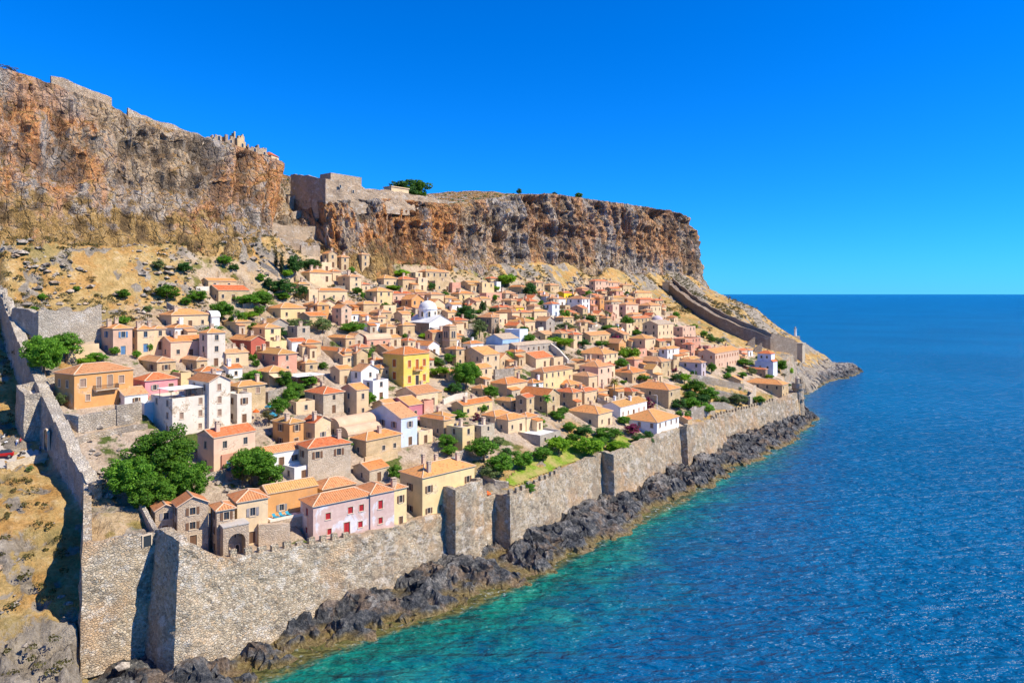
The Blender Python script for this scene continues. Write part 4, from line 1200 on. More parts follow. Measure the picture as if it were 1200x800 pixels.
o, Pn, nr = wall_path('parapet', uvw([(15.2, 26, 17, 26.4), (14.3, 15, 15, 23.6), (12.9, 6.5, 14, 21.6), (11.6, 1, 14, 21.2)][::-1]), .7, [M_WESTW], seed=12, batter=.02, crumble=.1); kid(o, bs)
for (uu_, vv_, w_, h_, d_) in ((9.0, 20.5, 1.5, 2.4, 1.6), (10.8, 22.5, 1.2, 2.0, 1.2)):
    b = MB(); b.box(-w_ / 2, -d_ / 2, -1.5, w_ / 2, d_ / 2, h_)
    x, y = uv2w(uu_, vv_); o = b.build('merlon', M_SEAW, None, (x, y, 20.2 + vv_ * .17), ROT + .3); kid(o, bs)
x, y = uv2w(9.2, -.35); o = opening(None, 'embrasure', x, y, 19.4, ROT, 1.2, 1.7, M_PANE, False); kid(o, bs)

# west wall
WP = uvw([(24, 150, 72, 76), (20, 125, 60, 68), (16.2, 105, 49, 60.2), (14, 87, 40, 52.3), (12.2, 70, 33, 45.3), (11, 57, 27, 39.4), (9.9, 45, 24.5, 34.8), (9.2, 34, 19, 29.6), (8.7, 23, 14, 25.4)])
ww_, Pn, nr = wall_path('town_wall', WP, 2.2, [M_WESTW], seed=14, batter=.05, crumble=.5)
tag(ww_, 'long western town wall climbing the slope from bastion to cliff, outer side shaded', 'wall')
merlons(ww_, WP, 28, 62, 1.3, 1.2, .9, .6, M_WESTW, 4)
x, y = uv2w(9.05, 46.2); opening(ww_, 'gateway', x, y, 28.3, ROT - R(90), 2.2, 4.2, M_PANE)
# gate tower on the west wall
o, Pn, nr = wall_path('gate_tower', uvw([(16, 62, 30, 41.2), (8.2, 62, 26, 40.2), (7.8, 55, 25, 38.6), (13, 55, 30, 38.8)]), 1.2, [M_WESTW], seed=16, batter=.03)
tag(o, 'squat tower stepping out of the western town wall above the gateway', 'tower')
b = MB(); b.add([uv2w(15, 61.2) + (39,), uv2w(9, 61.2) + (39,), uv2w(8.8, 55.8) + (37.6,), uv2w(13, 55.8) + (37.6,)], [(0, 1, 2, 3)]); b.build('terrace', ROOFM['slab'], o)

# east rampart, two tiers
gp = [ground(px, py) for px, py in ((929, 417), (900, 408), (872, 397), (846, 385), (818, 368), (800, 354), (786, 341))]
EP = [(x, y, z - 3, z + 7.2) for x, y, z in gp]
o, Pn, nr = wall_path('rampart', EP, 3.2, [M_EASTW], seed=18, batter=.02, crumble=.3, step=1.6)
tag(o, 'long brown eastern rampart with upper walkway running down from cliff to headland', 'wall')
Ux2 = [(x + 2.2, y + 1.5, z, z + 9.3) for x, y, z in gp]
p2, Pn, nr = wall_path('parapet', Ux2, 1.0, [M_EASTW], seed=19, batter=.02, crumble=.5, step=1.6, parent=o)
for f in (.12, .33, .52, .7):
    k = int(f * (len(gp) - 1)); t = f * (len(gp) - 1) - k
    x, y, z = [gp[k][i] * (1 - t) + gp[k + 1][i] * t for i in range(3)]
    ang = math.atan2(gp[k + 1][1] - gp[k][1], gp[k + 1][0] - gp[k][0])
# stepped buttress ruins inside it
for px, py, w_, h_ in ((884, 412, 5, 5), (876, 405, 5, 5), (893, 418, 4, 4)):
    x, y, z = ground(px, py)
    b = MB(); b.add([(0, 0, -2), (w_, 0, -2), (w_, 1, -2), (0, 1, -2), (0, 0, h_ * .3), (w_, 0, h_), (w_, 1, h_), (0, 1, h_ * .3)], ((0, 3, 2, 1), (4, 5, 6, 7), (0, 1, 5, 4), (1, 2, 6, 5), (2, 3, 7, 6), (3, 0, 4, 7)))
    tag(b.build('ruined_buttress', M_EASTW, None, (x, y, z), .25), {884: 'largest sloping buttress ruin leaning to the foot of the brown rampart', 876: 'upper sloping buttress ruin by the brown rampart', 893: 'lowest small buttress ruin by the brown rampart'}[px], 'ruin', 'buttress ruins inside the rampart')
# gatehouse at the top of the rampart
x, y, z = ground(786, 341)
gh = link('gatehouse', None, (), None, (x, y, z), ROT)
tag(gh, 'small pale gatehouse at the cliff foot where the brown rampart begins', 'gatehouse')
b = MB(); b.box(-6, -2.5, -3, 3, 3.5, 6); b.build('wall', WALLM['cream'], gh)
b = MB(); b.box(-6.4, -2.9, 6.003, 3.4, 3.9, 6.5); b.build('roof', ROOFM['pale'], gh)
opening(gh, 'doorway', -3.5, -2.54, 0, 0, 1.6, 3, M_PANE)
# low tower end of the rampart
x, y, z = ground(930, 417)
b = MB(); b.box(-3, -4, -6, 3, 4, 8.5); b.box(-3.4, -4.4, 8.503, 3.4, 4.4, 9.4)
tag(b.build('rampart_tower', WALLM['stone'], None, (x + 3, y, z), ROT), 'pale square tower ending the brown rampart above the headland', 'tower')

# corner turret and quay stairs
tu = link('corner_turret', None, (), None, uv2w(305, -10) + (0,), ROT)
tag(tu, 'tall round-cornered stone turret on the far corner of the sea wall', 'turret')
b = MB(); b.lathe([(3.0, -1), (2.5, 9), (2.4, 14), (2.9, 15), (2.9, 17.5), (2.4, 17.5), (2.4, 16), (0, 16)], 14); b.build('wall', M_SEAW, tu)
b = MB(); b.lathe([(1.0, 16), (1.0, 19.4), (1.3, 19.6), (0, 21)], 12, (.4, .6)); b.build('sentry_box', WALLM['stone'], tu)
opening(tu, 'loophole', -1.2, -2.62, 9, -.35, .6, 1.2, M_PANE, False)

# garden, terrace and retaining walls: foot points read along the ground
def gwall(pp, h, label, mat=None, thick=.6, name='garden_wall', seed=0, crumble=.12, cat='wall', rev=False, down=3):
    g = [ground(px, py) for px, py in pp]
    if rev: g = g[::-1]
    pts = [(x, y, z - down, z + (h if not isinstance(h, (list, tuple)) else h[i])) for i, (x, y, z) in enumerate(g)]
    o, Pn, nr = wall_path(name, pts, thick, [mat or M_GARDW], seed=seed, batter=.03, rough=.08, crumble=crumble, step=1.2)
    return tag(o, label, cat)
gwall([(14, 404), (45, 404), (80, 402), (119, 399)], 8.5, 'big ruined retaining wall with plants at the top of the western town wall', M_WESTW, 1.5, 'retaining_wall', 31, .9)
gwall([(60, 503), (92, 507), (130, 500), (137, 498)], 3.4, 'grey stone terrace wall below the big orange house', M_WESTW, 1.2, 'terrace_wall', 32)
gwall([(137, 499), (150, 497), (166, 492)], 4.2, 'rough stone yard wall beside the flat white terrace block', M_GARDW, 1.0, 'yard_wall', 33, .4)
gwall([(88, 522), (112, 514), (145, 507), (173, 502)], 1.2, 'low pale curb wall curving round the rubble yard by the bastion', M_GARDW, .8, 'curb_wall', 34)
gwall([(80, 418), (100, 417), (116, 416)], 2.8, 'pale garden wall left of the upper pink house', WALLM['cream'], .5, seed=35)
gwall([(314, 474), (336, 467)], 3.2, 'stone terrace wall under the cafe with cream awning', M_GARDW, .8, 'terrace_wall', 36)
gwall([(341, 509), (360, 505), (379, 500)], 3.6, 'ruined pinkish stone wall with dark holes below the pollarded trees', M_GARDW, .8, 'ruined_wall', 37, .7)
gwall([(580, 445), (608, 441)], 3.4, 'tall plain stone wall right of the big dark tree', M_GARDW, .7, 'terrace_wall', 38)
gwall([(641, 408), (652, 416), (665, 430)], 3.0, 'stepped whitish wall running down right of the low grey building', WALLM['chalk'], .8, 'stair_wall', 39)
gwall([(798, 446), (822, 448), (850, 454), (872, 458)], 3.2, 'upper long dark garden wall above the walled orchard', M_GARDW, .6, seed=40)
gwall([(836, 466), (858, 470), (882, 474)], 3.6, 'lower long dark garden wall right of the walled orchard', M_GARDW, .6, seed=41)
gwall([(832, 480), (850, 480), (866, 488)], 3.0, 'angled garden wall at the foot of the walled orchard', M_GARDW, .6, seed=42)
gwall([(879, 476), (884, 470), (886, 462)], 4.2, 'pale wall pier beside the big orange corner roof', WALLM['stone'], .8, 'wall_pier', 43)
gwall([(810, 492), (822, 490), (838, 486)], 4.0, 'crumbling stone wall stub by the sea wall right of the small red roof', M_GARDW, .8, 'ruined_wall', 44, 1.)
gwall([(303, 641), (322, 641), (340, 640)], 4.2, 'brown stone terrace wall carrying the sunbed terrace', WALLM['darkstone'], 1.0, 'terrace_wall', 45, .05)
gwall([(428, 546), (448, 542), (466, 536)], 2.0, 'plain tan terrace wall in front of the house with the brown door', WALLM['tan'], .6, 'terrace_wall', 46, .05)
gwall([(195, 362), (203, 366), (211, 369)], 2.0, 'short wall on the dry slope above the long cream house', M_GARDW, .5, 'field_wall', 47)
gwall([(286, 362), (298, 358), (310, 366)], 1.6, 'short pale wall among bushes right of the uppermost western houses', M_GARDW, .5, 'field_wall', 48)
gwall([(306, 312), (316, 318), (326, 325)], 2.0, 'pale path wall beside the cypress pair', M_GARDW, .6, 'path_wall', 49)
gwall([(566, 562), (580, 570), (596, 572)], 1.6, 'low rubble wall at the garden corner by the orange parasol', M_GARDW, .7, 'rubble_wall', 50, .4)
gwall([(520, 474), (534, 468), (548, 466)], 1.6, 'white-topped garden wall right of the yellow mansion', WALLM['chalk'], .5, seed=51)
gwall([(700, 472), (712, 476), (724, 470)], 1.8, 'short garden wall beneath the second palm', M_GARDW, .5, seed=52)
gwall([(690, 388), (706, 386), (722, 384)], 1.6, 'pale terrace wall below the tall white upper house', M_GARDW, .5, seed=53)
gwall([(470, 366), (486, 368)], 2.0, 'short terrace wall above the domed church', M_GARDW, .5, 'terrace_wall', 54)
gwall([(8, 549), (30, 543), (57, 536)], 1.1, 'low pale parapet along the lane outside the gateway', WALLM['stone'], .5, 'lane_parapet', 55, .03)

# zigzag ramps and the fort at the cliff gap
def at_notch(px, py):
    vs_ = np.arange(124, 172, .25)
    x = (px - 600) / FPX
    Y = (vs_ + OX * VX + OY * VY) / (VX * x + VY)
    zr = CAMH - (py - HZ) * Y / FPX
    return float(vs_[int(np.argmin(np.abs(zr - (73.5 + .775 * (vs_ - 128)))))])
def vwall(pp, v, h, label, mat=None, down=6, thick=1.0, name='ramp_wall', seed=0, crumble=.3, group=None, cat='wall'):
    down, hb = (3.0, .9) if v is None else (down, 0)
    if v is None: v = [at_notch(px, py) for px, py in pp]
    g = [at_v(px, py, v if not isinstance(v, (list, tuple)) else v[i]) for i, (px, py) in enumerate(pp)]
    pts = [(x, y, z - down, z + hb + (h if not isinstance(h, (list, tuple)) else h[i])) for i, (x, y, z) in enumerate(g)]
    o, Pn, nr = wall_path(name, pts, thick, [mat or M_FORT], seed=seed, batter=.03, rough=.15, crumble=crumble, step=1.3)
    return tag(o, label, cat, group)
RG = 'ramp walls of the zigzag path up the cliff'
vwall([(311, 247), (336, 250)], None, 3.5, 'shaded topmost ramp wall of the zigzag path', seed=61, group=RG)
vwall([(338, 243), (374, 238)], None, 4.0, 'sloping shaded ramp wall right under the fort', seed=62, group=RG)
vwall([(308, 259), (330, 257), (364, 254)], None, 2.2, 'sunlit second ramp wall of the zigzag path, from the top', seed=63, group=RG)
vwall([(316, 273), (345, 276), (373, 277)], None, 3.2, 'sunlit third ramp wall of the zigzag path, from the top', seed=64, group=RG)
vwall([(324, 281), (344, 287), (361, 293)], None, 2.0, 'slanting fourth ramp wall of the zigzag path, from the top', seed=65, group=RG)
vwall([(353, 302), (375, 302)], None, 4.0, 'lowest blocky ramp wall of the zigzag path above the cypress pair', seed=66, group=RG)
ft = link('fort', None); ft.location = uv2w(150, 145) + (104,)
tag(ft, 'stone fort on the cliff edge with tall shaded side wall', 'fort')
o, Pn, nr = wall_path('wall', uvw([(143, 166, 92, 115), (143.5, 152, 92, 113), (144, 140.5, 92, 110.4), (152, 139, 95, 110.8), (160, 138.5, 96, 110.4), (164, 138.2, 97, 108.2), (178, 137.5, 98, 109), (198, 137.5, 98, 108.6), (217, 138, 99, 108.2)]), 1.4, [M_FORT], seed=70, batter=.03, step=1.4, crumble=.25); kid(o, ft)
for uu_, zz_ in ((150, 107), (157, 105.5), (172, 105.8)):
    x, y = uv2w(uu_, 138.2); o = opening(None, 'loophole', x, y, zz_, ROT, .9, 1.3, M_PANE, False); kid(o, ft)
x, y = uv2w(156, 143); b = MB(); b.box(-9, -2, -4, 8, 6, 4.6); o = b.build('keep', M_FORT, None, (x, y, 109), ROT); kid(o, ft)
x, y = uv2w(186, 141); b = MB(); b.box(-5.5, -1.5, -6, 5.5, 4, 2.8); b.box(-5.9, -1.9, 2.803, 5.9, 4.4, 3.2); o = b.build('guardhouse', [WALLM['cream']], None, (x, y, 108.4), ROT); kid(o, ft)
# ruins along the rim of the upper town
def ruin(px0, px1, yt, yb, v, label, seed, mat=None, roof=None, cat='ruin', name='ruin'):
    rr = random.Random(seed)
    kk = nt + 1
    pxs = 600 + FPX * Xc[:, kk] / Yc[:, kk]
    okk = (ss > sl_[1]) & (ss < sl_[8] + 4)
    i0, i1 = [int(np.argmin(np.where(okk, np.abs(pxs - q), 1e9))) for q in (px0, px1)]
    if i1 <= i0: i1 = i0 + 7
    (x0, y0, z0), (x1, y1, z1) = [(float(Xc[i, kk]), float(Yc[i, kk]), float(Fz[i0:i1 + 1, kk].mean())) for i in (i0, i1)]
    L = math.hypot(x1 - x0, y1 - y0); H = (yb - yt) * y0 / FPX
    ang = math.atan2(y1 - y0, x1 - x0)
    root = link(name, None, (), None, (x0, y0, min(z0, z1)), ang)
    tag(root, label, cat, None if roof else 'ruins on the rim of the cliff')
    def wall(n0, n1, dy, flip=False):
        b = MB(); n = 7
        tp = [H * (rr.uniform(.45, 1.) if not roof else 1) for _ in range(n + 1)]
        for i in range(n):
            a, c = n0 + (n1 - n0) * i / n, n0 + (n1 - n0) * (i + 1) / n
            h = tp[i]
            if flip: b.box(dy, a, -5, dy + .7, c, h)
            else: b.box(a, dy, -5, c, dy + .7, h)
        b.build('wall', mat or M_FORT, root)
    wall(0, L, 0); wall(.71, 4.5, 0, True); wall(.71, 4.5, L - .7, True)
    if roof:
        b = MB(); b.add([(-.3, -.3, H), (L + .3, -.3, H), (L + .3, 5, H), (-.3, 5, H), (L * .3, 2.3, H + 1.8), (L * .7, 2.3, H + 1.8)], ((0, 1, 5, 4), (2, 3, 4, 5), (1, 2, 5), (3, 0, 4)))
        b.build('roof', roof, root, uv=True)
    opening(root, 'doorway', L * .6, -.02, .6, 0, 1.0, 1.8, M_PANE)
ruin(250, 260, 167, 176, 152, 'lowest ruin stub, westernmost on the cliff rim', 1)
ruin(263, 274, 168, 180, 152.5, 'reddish broken ruin walls in the middle of the western cliff rim', 2, WALLM['brown'])
ruin(277, 287, 166, 186, 151.5, 'tallest thin ruin with a spike of wall on the cliff rim', 3, WALLM['tan'])
ruin(290, 302, 180, 192, 152.5, 'dark broad ruin left of the small roofed chapel on the rim', 4, WALLM['brown'])
ruin(303, 314, 184, 196, 152, 'broken arch-like ruin next to the small roofed chapel on the rim', 5)
ruin(317, 329, 185.5, 194, 153, 'small cream chapel with red roof on the rim of the cliff', 6, WALLM['cream'], ROOFM['red'], 'chapel', 'chapel')
vwall([(60, 97), (80, 103), (104, 114), (131, 124)], 151, 2.6, 'pale parapet wall along the western rim of the cliff', down=4, seed=72, name='rim_wall')
vwall([(150, 132), (180, 145), (215, 157), (248, 166)], 151.5, 1.6, 'thin broken wall along the middle rim of the cliff', down=4, seed=73, name='rim_wall', crumble=.7)
vwall([(520, 243), (545, 244), (568, 242)], 141, 3.4, 'grey rim wall east of the big plateau trees', down=4, seed=74, name='rim_wall', mat=M_WESTW)

# the beacon on the headland
_best = None
for _Y in range(440, 560):          # where the headland stands highest against the sea, in this direction
    _x = (932 - 600) / FPX * _Y; _z = float(hgt(np.array([_x]), np.array([float(_Y)]))[0]); _e = (_z - CAMH) / _Y
    if _best is None or _e > _best[0]: _best = (_e, _x, _Y, _z)
_, x, y, z = _best
z -= .5
bk = link('beacon', None, (), None, (x, y, z), 0)
bk.scale = (.75, .75, .75)
tag(bk, 'little white lighthouse on the skyline of the headland', 'lighthouse')
b = MB(); b.box(-4, -2, -2, 4, 2, 2.2); b.build('keeper_hut', WALLM['stone'], bk)
b = MB(); b.lathe([(1.3, 2.2), (1.0, 8.6), (1.4, 8.8), (1.4, 9.4), (.8, 9.4)], 12); b.build('tower', WALLM['white'], bk)
b = MB(); b.lathe([(.8, 9.4), (.8, 11), (0, 12.2)], 10); b.build('lantern', WALLM['grey'], bk)
# ------------------------------------------------------------------ houses
HG = 'houses of the walled town'
WIN_CACHE = {}
def win_meshes(w, h, style, door=False):
    key = (round(w, 2), round(h, 2), style, door)
    if key in WIN_CACHE: return WIN_CACHE[key]
    # x along wall, -y outwards, origin at sill centre on the wall face; opening is .2 deep
    b = MB()
    s = .11
    x0, x1 = -w / 2, w / 2
    for (a, c, d, e) in ((x0 - s, x0, -.0, h + s), (x1, x1 + s, -.0, h + s), (x0, x1, h, h + s)):
        b.box(a, -.045, c * 0 + (0 if door else d) if False else d, c, .02, e, 0)
    if not door: b.box(x0 - s - .06, -.11, -.16, x1 + s + .06, .05, -.003, 0)
    f = .07
    for (a, c, d, e) in ((x0, x0 + f, .0, h), (x1 - f, x1, .0, h), (x0 + f, x1 - f, h - f, h), (x0 + f, x1 - f, 0, f), (-.03, .03, f, h - f)):
        b.box(a, .11, d, c, .17, e, 1)
    frame = b.mesh('window')
    for m in (M_SURR, SHUT.get(style, M_FRAME) if style else M_FRAME): frame.materials.append(m)
    p = MB()
    if door or (style and style not in ('grey',) and not door and style in ('red', 'rust', 'taupe')):
        # closed leaf with planks
        n = max(3, int(w / .28))
        for i in range(n):
            a = x0 + f + (w - 2 * f) * i / n; c = x0 + f + (w - 2 * f) * (i + 1) / n
            p.box(a + .01, .125 + .012 * (i % 2), f, c - .01, .16, h - f, 0)
        pane = p.mesh('shutter' if not door else 'leaf'); pane.materials.append(SHUT.get(style or 'brown', M_WOOD))
    else:
        p.quad((x0 + f, .145, f), (x1 - f, .145, f), (x1 - f, .145, h - f), (x0 + f, .145, h - f), 0)
        pane = p.mesh('pane'); pane.materials.append(M_PANE)
    sh = None
    if style in ('blue', 'green', 'brown', 'grey', 'dark') and not door:
        sh = []
        for sx in (-1, 1):
            q = MB()
            cx = sx * (w / 2 + s + w / 4 + .03)
            for i in range(3):
                a = cx - w / 4 + w / 2 * i / 3; q.box(a + .0, -.10 - .004 * i, .0, a + w / 6, -.05, h, 0)
            me = q.mesh('open_shutter'); me.materials.append(SHUT[style]); sh.append(me)
    WIN_CACHE[key] = (frame, pane, sh)
    return WIN_CACHE[key]
def facade(mb, O, X, N, L, H, wins, found, mi=0):
    """wall face with real openings; O corner, X along, N outward"""
    O, X, N = Vector(O), Vector(X), Vector(N); Zv = Vector((0, 0, 1))
    xs = sorted({0., L} | {round(w[0] - w[2] / 2, 4) for w in wins} | {round(w[0] + w[2] / 2, 4) for w in wins})
    zs = sorted({-found, H} | {round(w[1], 4) for w in wins} | {round(w[1] + w[3], 4) for w in wins})
    P = lambda x, z, d=0: O + X * x + Zv * z - N * d
    for i in range(len(xs) - 1):
        for j in range(len(zs) - 1):
            cx, cz = (xs[i] + xs[i + 1]) / 2, (zs[j] + zs[j + 1]) / 2
            if any(abs(cx - w[0]) < w[2] / 2 and w[1] < cz < w[1] + w[3] for w in wins): continue
            mb.quad(P(xs[i], zs[j]), P(xs[i + 1], zs[j]), P(xs[i + 1], zs[j + 1]), P(xs[i], zs[j + 1]), mi)
    for (c, z, w, h) in [w[:4] for w in wins]:
        a, b_ = c - w / 2, c + w / 2; d = .2
        mb.quad(P(a, z), P(a, z, d), P(a, z + h, d), P(a, z + h), mi); mb.quad(P(b_, z, d), P(b_, z), P(b_, z + h), P(b_, z + h, d), mi)
        mb.quad(P(a, z + h), P(a, z + h, d), P(b_, z + h, d), P(b_, z + h), mi); mb.quad(P(a, z), P(b_, z), P(b_, z, d), P(a, z, d), mi)
        mb.quad(P(a, z, d), P(b_, z, d), P(b_, z + h, d), P(a, z + h, d), mi)
def layout(L, H, n, rr, door=False, dens=1., z0=0.):
    wins = []
    sh = H / n
    cols = max(1, int((L - .6) / (3.1 / dens)))
    ww = min(.95, L * .28) * rr.uniform(.82, 1.08); hh = min(1.5, sh * .5)
    off = rr.uniform(-.3, .3) if L > 5 else 0
    for k in range(n):
        for i in range(cols):
            if rr.random() < (.12 if k == n - 1 else .3) and cols > 1: continue
            x = L * (i + .5) / cols + off + rr.uniform(-.12, .12)
            z = k * sh + min(sh * .3, 1.0) + z0
            w, h = ww * (1 if k else .9), hh * (1 if k else .82)
            if k == 0 and door and i == cols // 2:
                wins.append((x, .02, min(1.15, L * .3), min(2.15, H - .5), 1)); continue
            if z + h > H - .22: h = H - .22 - z
            if h < .5 or x - w / 2 < .35 or x + w / 2 > L - .35: continue
            wins.append((x, z, w, h, 0))
    # no overlaps
    out = []
    for w in wins:
        if all(abs(w[0] - q[0]) > (w[2] + q[2]) / 2 + .3 or w[1] > q[1] + q[3] + .1 or q[1] > w[1] + w[3] + .1 for q in out): out.append(w)
    return out
def put_windows(root, wins, O, X, ang, style, dstyle, full):
    O, X = Vector(O), Vector(X)
    for w in wins:
        fr, pn, sh = win_meshes(round(w[2], 1), round(w[3], 1), dstyle if w[4] else style, bool(w[4]))
        k = (w[2] / round(w[2], 1), 1, w[3] / round(w[3], 1))
        p = O + X * w[0]
        o = link('door' if w[4] else 'window', fr, (), root, (p.x, p.y, w[1]), ang); o.scale = k
        c = link(pn.name.split('.')[0], pn, (), o)
        if sh and full:
            for q in sh: link('open_shutter', q, (), o)
def roof_mesh(kind, Lx, Ly, H, ov=.32, pitch=.40, th=.13):
    x0, x1, y0, y1 = -ov, Lx + ov, -ov, Ly + ov
    v, f, ridges = [], [], []
    if kind == 'hip':
        if Lx >= Ly:
            a = (y1 - y0) / 2; h = a * pitch; ym = (y0 + y1) / 2
            v = [(x0, y0, H), (x1, y0, H), (x1, y1, H), (x0, y1, H), (x0 + a * .95, ym, H + h), (x1 - a * .95, ym, H + h)]
            f = [(0, 1, 5, 4), (1, 2, 5), (2, 3, 4, 5), (3, 0, 4)]
        else:
            a = (x1 - x0) / 2; h = a * pitch; xm = (x0 + x1) / 2
            v = [(x0, y0, H), (x1, y0, H), (x1, y1, H), (x0, y1, H), (xm, y0 + a * .95, H + h), (xm, y1 - a * .95, H + h)]
            f = [(0, 1, 4), (1, 2, 5, 4), (2, 3, 5), (3, 0, 4, 5)]
        ridges = [(4, 5), (0, 4), (3, 4) if Lx >= Ly else (1, 4), (1, 5) if Lx >= Ly else (2, 5), (2, 5) if Lx >= Ly else (3, 5)]
    elif kind == 'gu':
        h = (y1 - y0) / 2 * pitch; ym = (y0 + y1) / 2
        v = [(x0, y0, H), (x1, y0, H), (x1, y1, H), (x0, y1, H), (x0, ym, H + h), (x1, ym, H + h)]
        f = [(0, 1, 5, 4), (2, 3, 4, 5)]; ridges = [(4, 5), (0, 4), (4, 3)]
    elif kind == 'gv':
        h = (x1 - x0) / 2 * pitch * 1.15; xm = (x0 + x1) / 2
        v = [(x0, y0, H), (x1, y0, H), (x1, y1, H), (x0, y1, H), (xm, y0, H + h), (xm, y1, H + h)]
        f = [(1, 2, 5, 4), (3, 0, 4, 5)]; ridges = [(4, 5), (0, 4), (1, 4)]
    elif kind == 'bu':
        n = 10; ym = (y0 + y1) / 2; r = (y1 - y0) / 2
        for i in range(n + 1):
            a = math.pi * i / n
            y, z = ym - r * math.cos(a), H + r * .72 * math.sin(a)
            v += [(x0, y, z), (x1, y, z)]
        f = [(2 * i, 2 * i + 1, 2 * i + 3, 2 * i + 2) for i in range(n)]
    return v, f, ridges
def build_roof(kind, Lx, Ly, H, mats, root, ov, pitch):
    v, f, rid = roof_mesh(kind, Lx, Ly, H, ov, pitch)
    th = .13
    b = MB(); b.add(v, f, 0)
    b.add([(p[0], p[1], p[2] - th) for p in v], [q[::-1] for q in f], 2)
    cnt = {}
    for q in f:
        for i in range(len(q)):
            e = (q[i], q[(i + 1) % len(q)]); cnt[tuple(sorted(e))] = cnt.get(tuple(sorted(e)), 0) + 1
    for q in f:
        for i in range(len(q)):
            a, c = q[i], q[(i + 1) % len(q)]
            if cnt[tuple(sorted((a, c)))] == 1:
                A, C = v[a], v[c]
                b.quad(A, (A[0], A[1], A[2] - th), (C[0], C[1], C[2] - th), C, 2)
    for a, c in rid:
        A, C = Vector(v[a]), Vector(v[c]); d = (C - A)
        if d.length < .3: continue
        s = d.cross(Vector((0, 0, 1))); s = s.normalized() * .15
        up = Vector((0, 0, .12))
        b.add([A - s, A + up, A + s, C - s, C + up, C + s], ((0, 1, 4, 3), (1, 2, 5, 4)), 1)
    return b.build('roof', mats, root, uv=True), v
def chimney(roof, x, y, z0, z1, rr, mat=None):
    w, d = rr.uniform(.34, .5), rr.uniform(.3, .42)
    b = MB(); b.box(x - w, y - d, z0, x + w, y + d, z1); b.box(x - w - .1, y - d - .1, z1 + .002, x + w + .1, y + d + .1, z1 + .16)
    for sx in (-1, 1):
        for sy in (-1, 1): b.box(x + sx * (w - .1) - .08, y + sy * (d - .1) - .08, z1 + .163, x + sx * (w - .1) + .08, y + sy * (d - .1) + .08, z1 + .45)
    b.box(x - w - .05, y - d - .05, z1 + .453, x + w + .05, y + d + .05, z1 + .56)
    b.build('chimney', mat or M_CHIM, roof)
FLOW = []
def make_house(i, s):
    xl, xc, xr, ye, yb, wall, roofk, kind = s['h'][:8]
    op = s['o']; rr = random.Random(i * 7 + 3)
    Lx, Ly, H = s['Lu'], s['Lv'], s['H']
    near = s['Y'] < 180
    name = op.get('name', 'house'); cat = op.get('cat', 'house')
    root = link(name, None, (), None, (s['X'], s['Y'], s['Z']), s['rot'])
    px, py = (xl + xr) / 2, (ye + yb) / 2
    n = op.get('n') or max(1, int(round(H / 3.3)))
    if 'label' in op: lab = unique(None, [op['label']])
    else:
        lmk, rel, d = relation(px, py)
        base = COLN[wall]
        size = 'tall' if H > 6 else ('low' if H < 3.3 else 'small' if Lx * Ly < 36 else 'wide' if Lx > 9 else '')
        rdesc = ROFN[roofk] + (' vault' if kind == 'bu' else ' gable' if kind in ('gv', 'gu') and roofk not in ('vault',) else ' hip' if kind == 'hip' else '') + (' roof' if kind != 'bu' else '')
        if kind == 'flat': rdesc = 'flat roof'
        dq = 'close' if d < 16 else 'well' if d > 34 else ''
        A = ' '.join(f'{size} {base} house with {rdesc}'.split()); Bq = ' '.join(f'{dq} {rel} {lmk}'.split())
        cands = [f'{A}, {Bq}', f'{A}, {"just" if not dq else dq} {rel} {lmk}, {"lower" if py > 380 else "upper"} town'] + [f'{A}, {w} {rel} {lmk}' for w in ('nearer', 'next', 'farther', 'second', 'third')]
        lab = unique(None, cands)
    tag(root, lab, cat, HG if cat == 'house' else 'chapels and churches of the town')
    wm = WALLM[wall]; found = 5.0
    dens = .95
    style = op.get('sh', rr.choice([None, None, None, 'brown', 'brown', 'blue', 'green', 'grey']) if near else rr.choice([None, None, 'brown']))
    if style in ('blue', 'green') and wall in ('tan', 'stone', 'darkstone'): style = 'brown'
    dst = {'red': 'red', 'rust': 'dark', 'blue': 'blue', 'green': 'green'}.get(style, 'brown')
    if op.get('win', 1) == 0 or H < 2.0: fw, sw = [], []
    else:
        fw = layout(Lx, H, n, rr, door=(H > 2.9 and rr.random() < .75), dens=dens)
        sw = layout(Ly, H, n, rr, dens=.8)
    if op.get('mansion') == 'yellow':
        fw = []
        for k, z in ((0, 1.2), (1, 5.9)):
            for j, f_ in enumerate((.22, .52, .80)):
                fw.append((Lx * f_, z if not (k and j == 1) else 5.2, 1.15, 2.1 if not (k and j == 1) else 2.9, 0) if not (k == 0 and j == 1) else (Lx * f_, .02, 1.3, 3.2, 1))
        sw = [(Ly * .45, 6.0, 1.5, 2.2, 0), (Ly * .45, 2.2, 1.5, 2.2, 0)]
    if op.get('mansion') == 'orange':
        fw = [(Lx * f_, z, w, h, 0) for f_, z, w, h in ((.14, 4.7, 1.25, 1.7), (.40, 4.1, 1.0, 2.4), (.59, 4.1, 1.15, 2.6), (.79, 4.6, 1.2, 1.7), (.22, 1.6, .9, 1.3), (.86, 2.3, .8, .9))]
        sw = [(Ly * .35, 4.6, .8, 1.5, 0), (Ly * .75, 4.6, .8, 1.5, 0)]
    if wall == 'patchy' and Lx > 8:
        fw = [(Lx * f_, z, w, h, dr) for f_, z, w, h, dr in ((.24, 3.9, 1.05, 1.25, 0), (.61, 4.1, 1.05, 1.3, 0), (.80, 4.1, 1.0, 1.3, 0), (.26, .9, .85, 1.15, 0), (.55, .02, 1.25, 2.5, 1), (.78, .9, .95, 1.2, 0))]
    elif wall == 'patchy':
        fw = [(Lx * .42, 4.9, 1.0, 1.7, 0), (Lx * .42, 1.9, .95, 1.25, 0)]
    mb = MB()
    facade(mb, (0, 0, 0), (1, 0, 0), (0, -1, 0), Lx, H, fw, found)
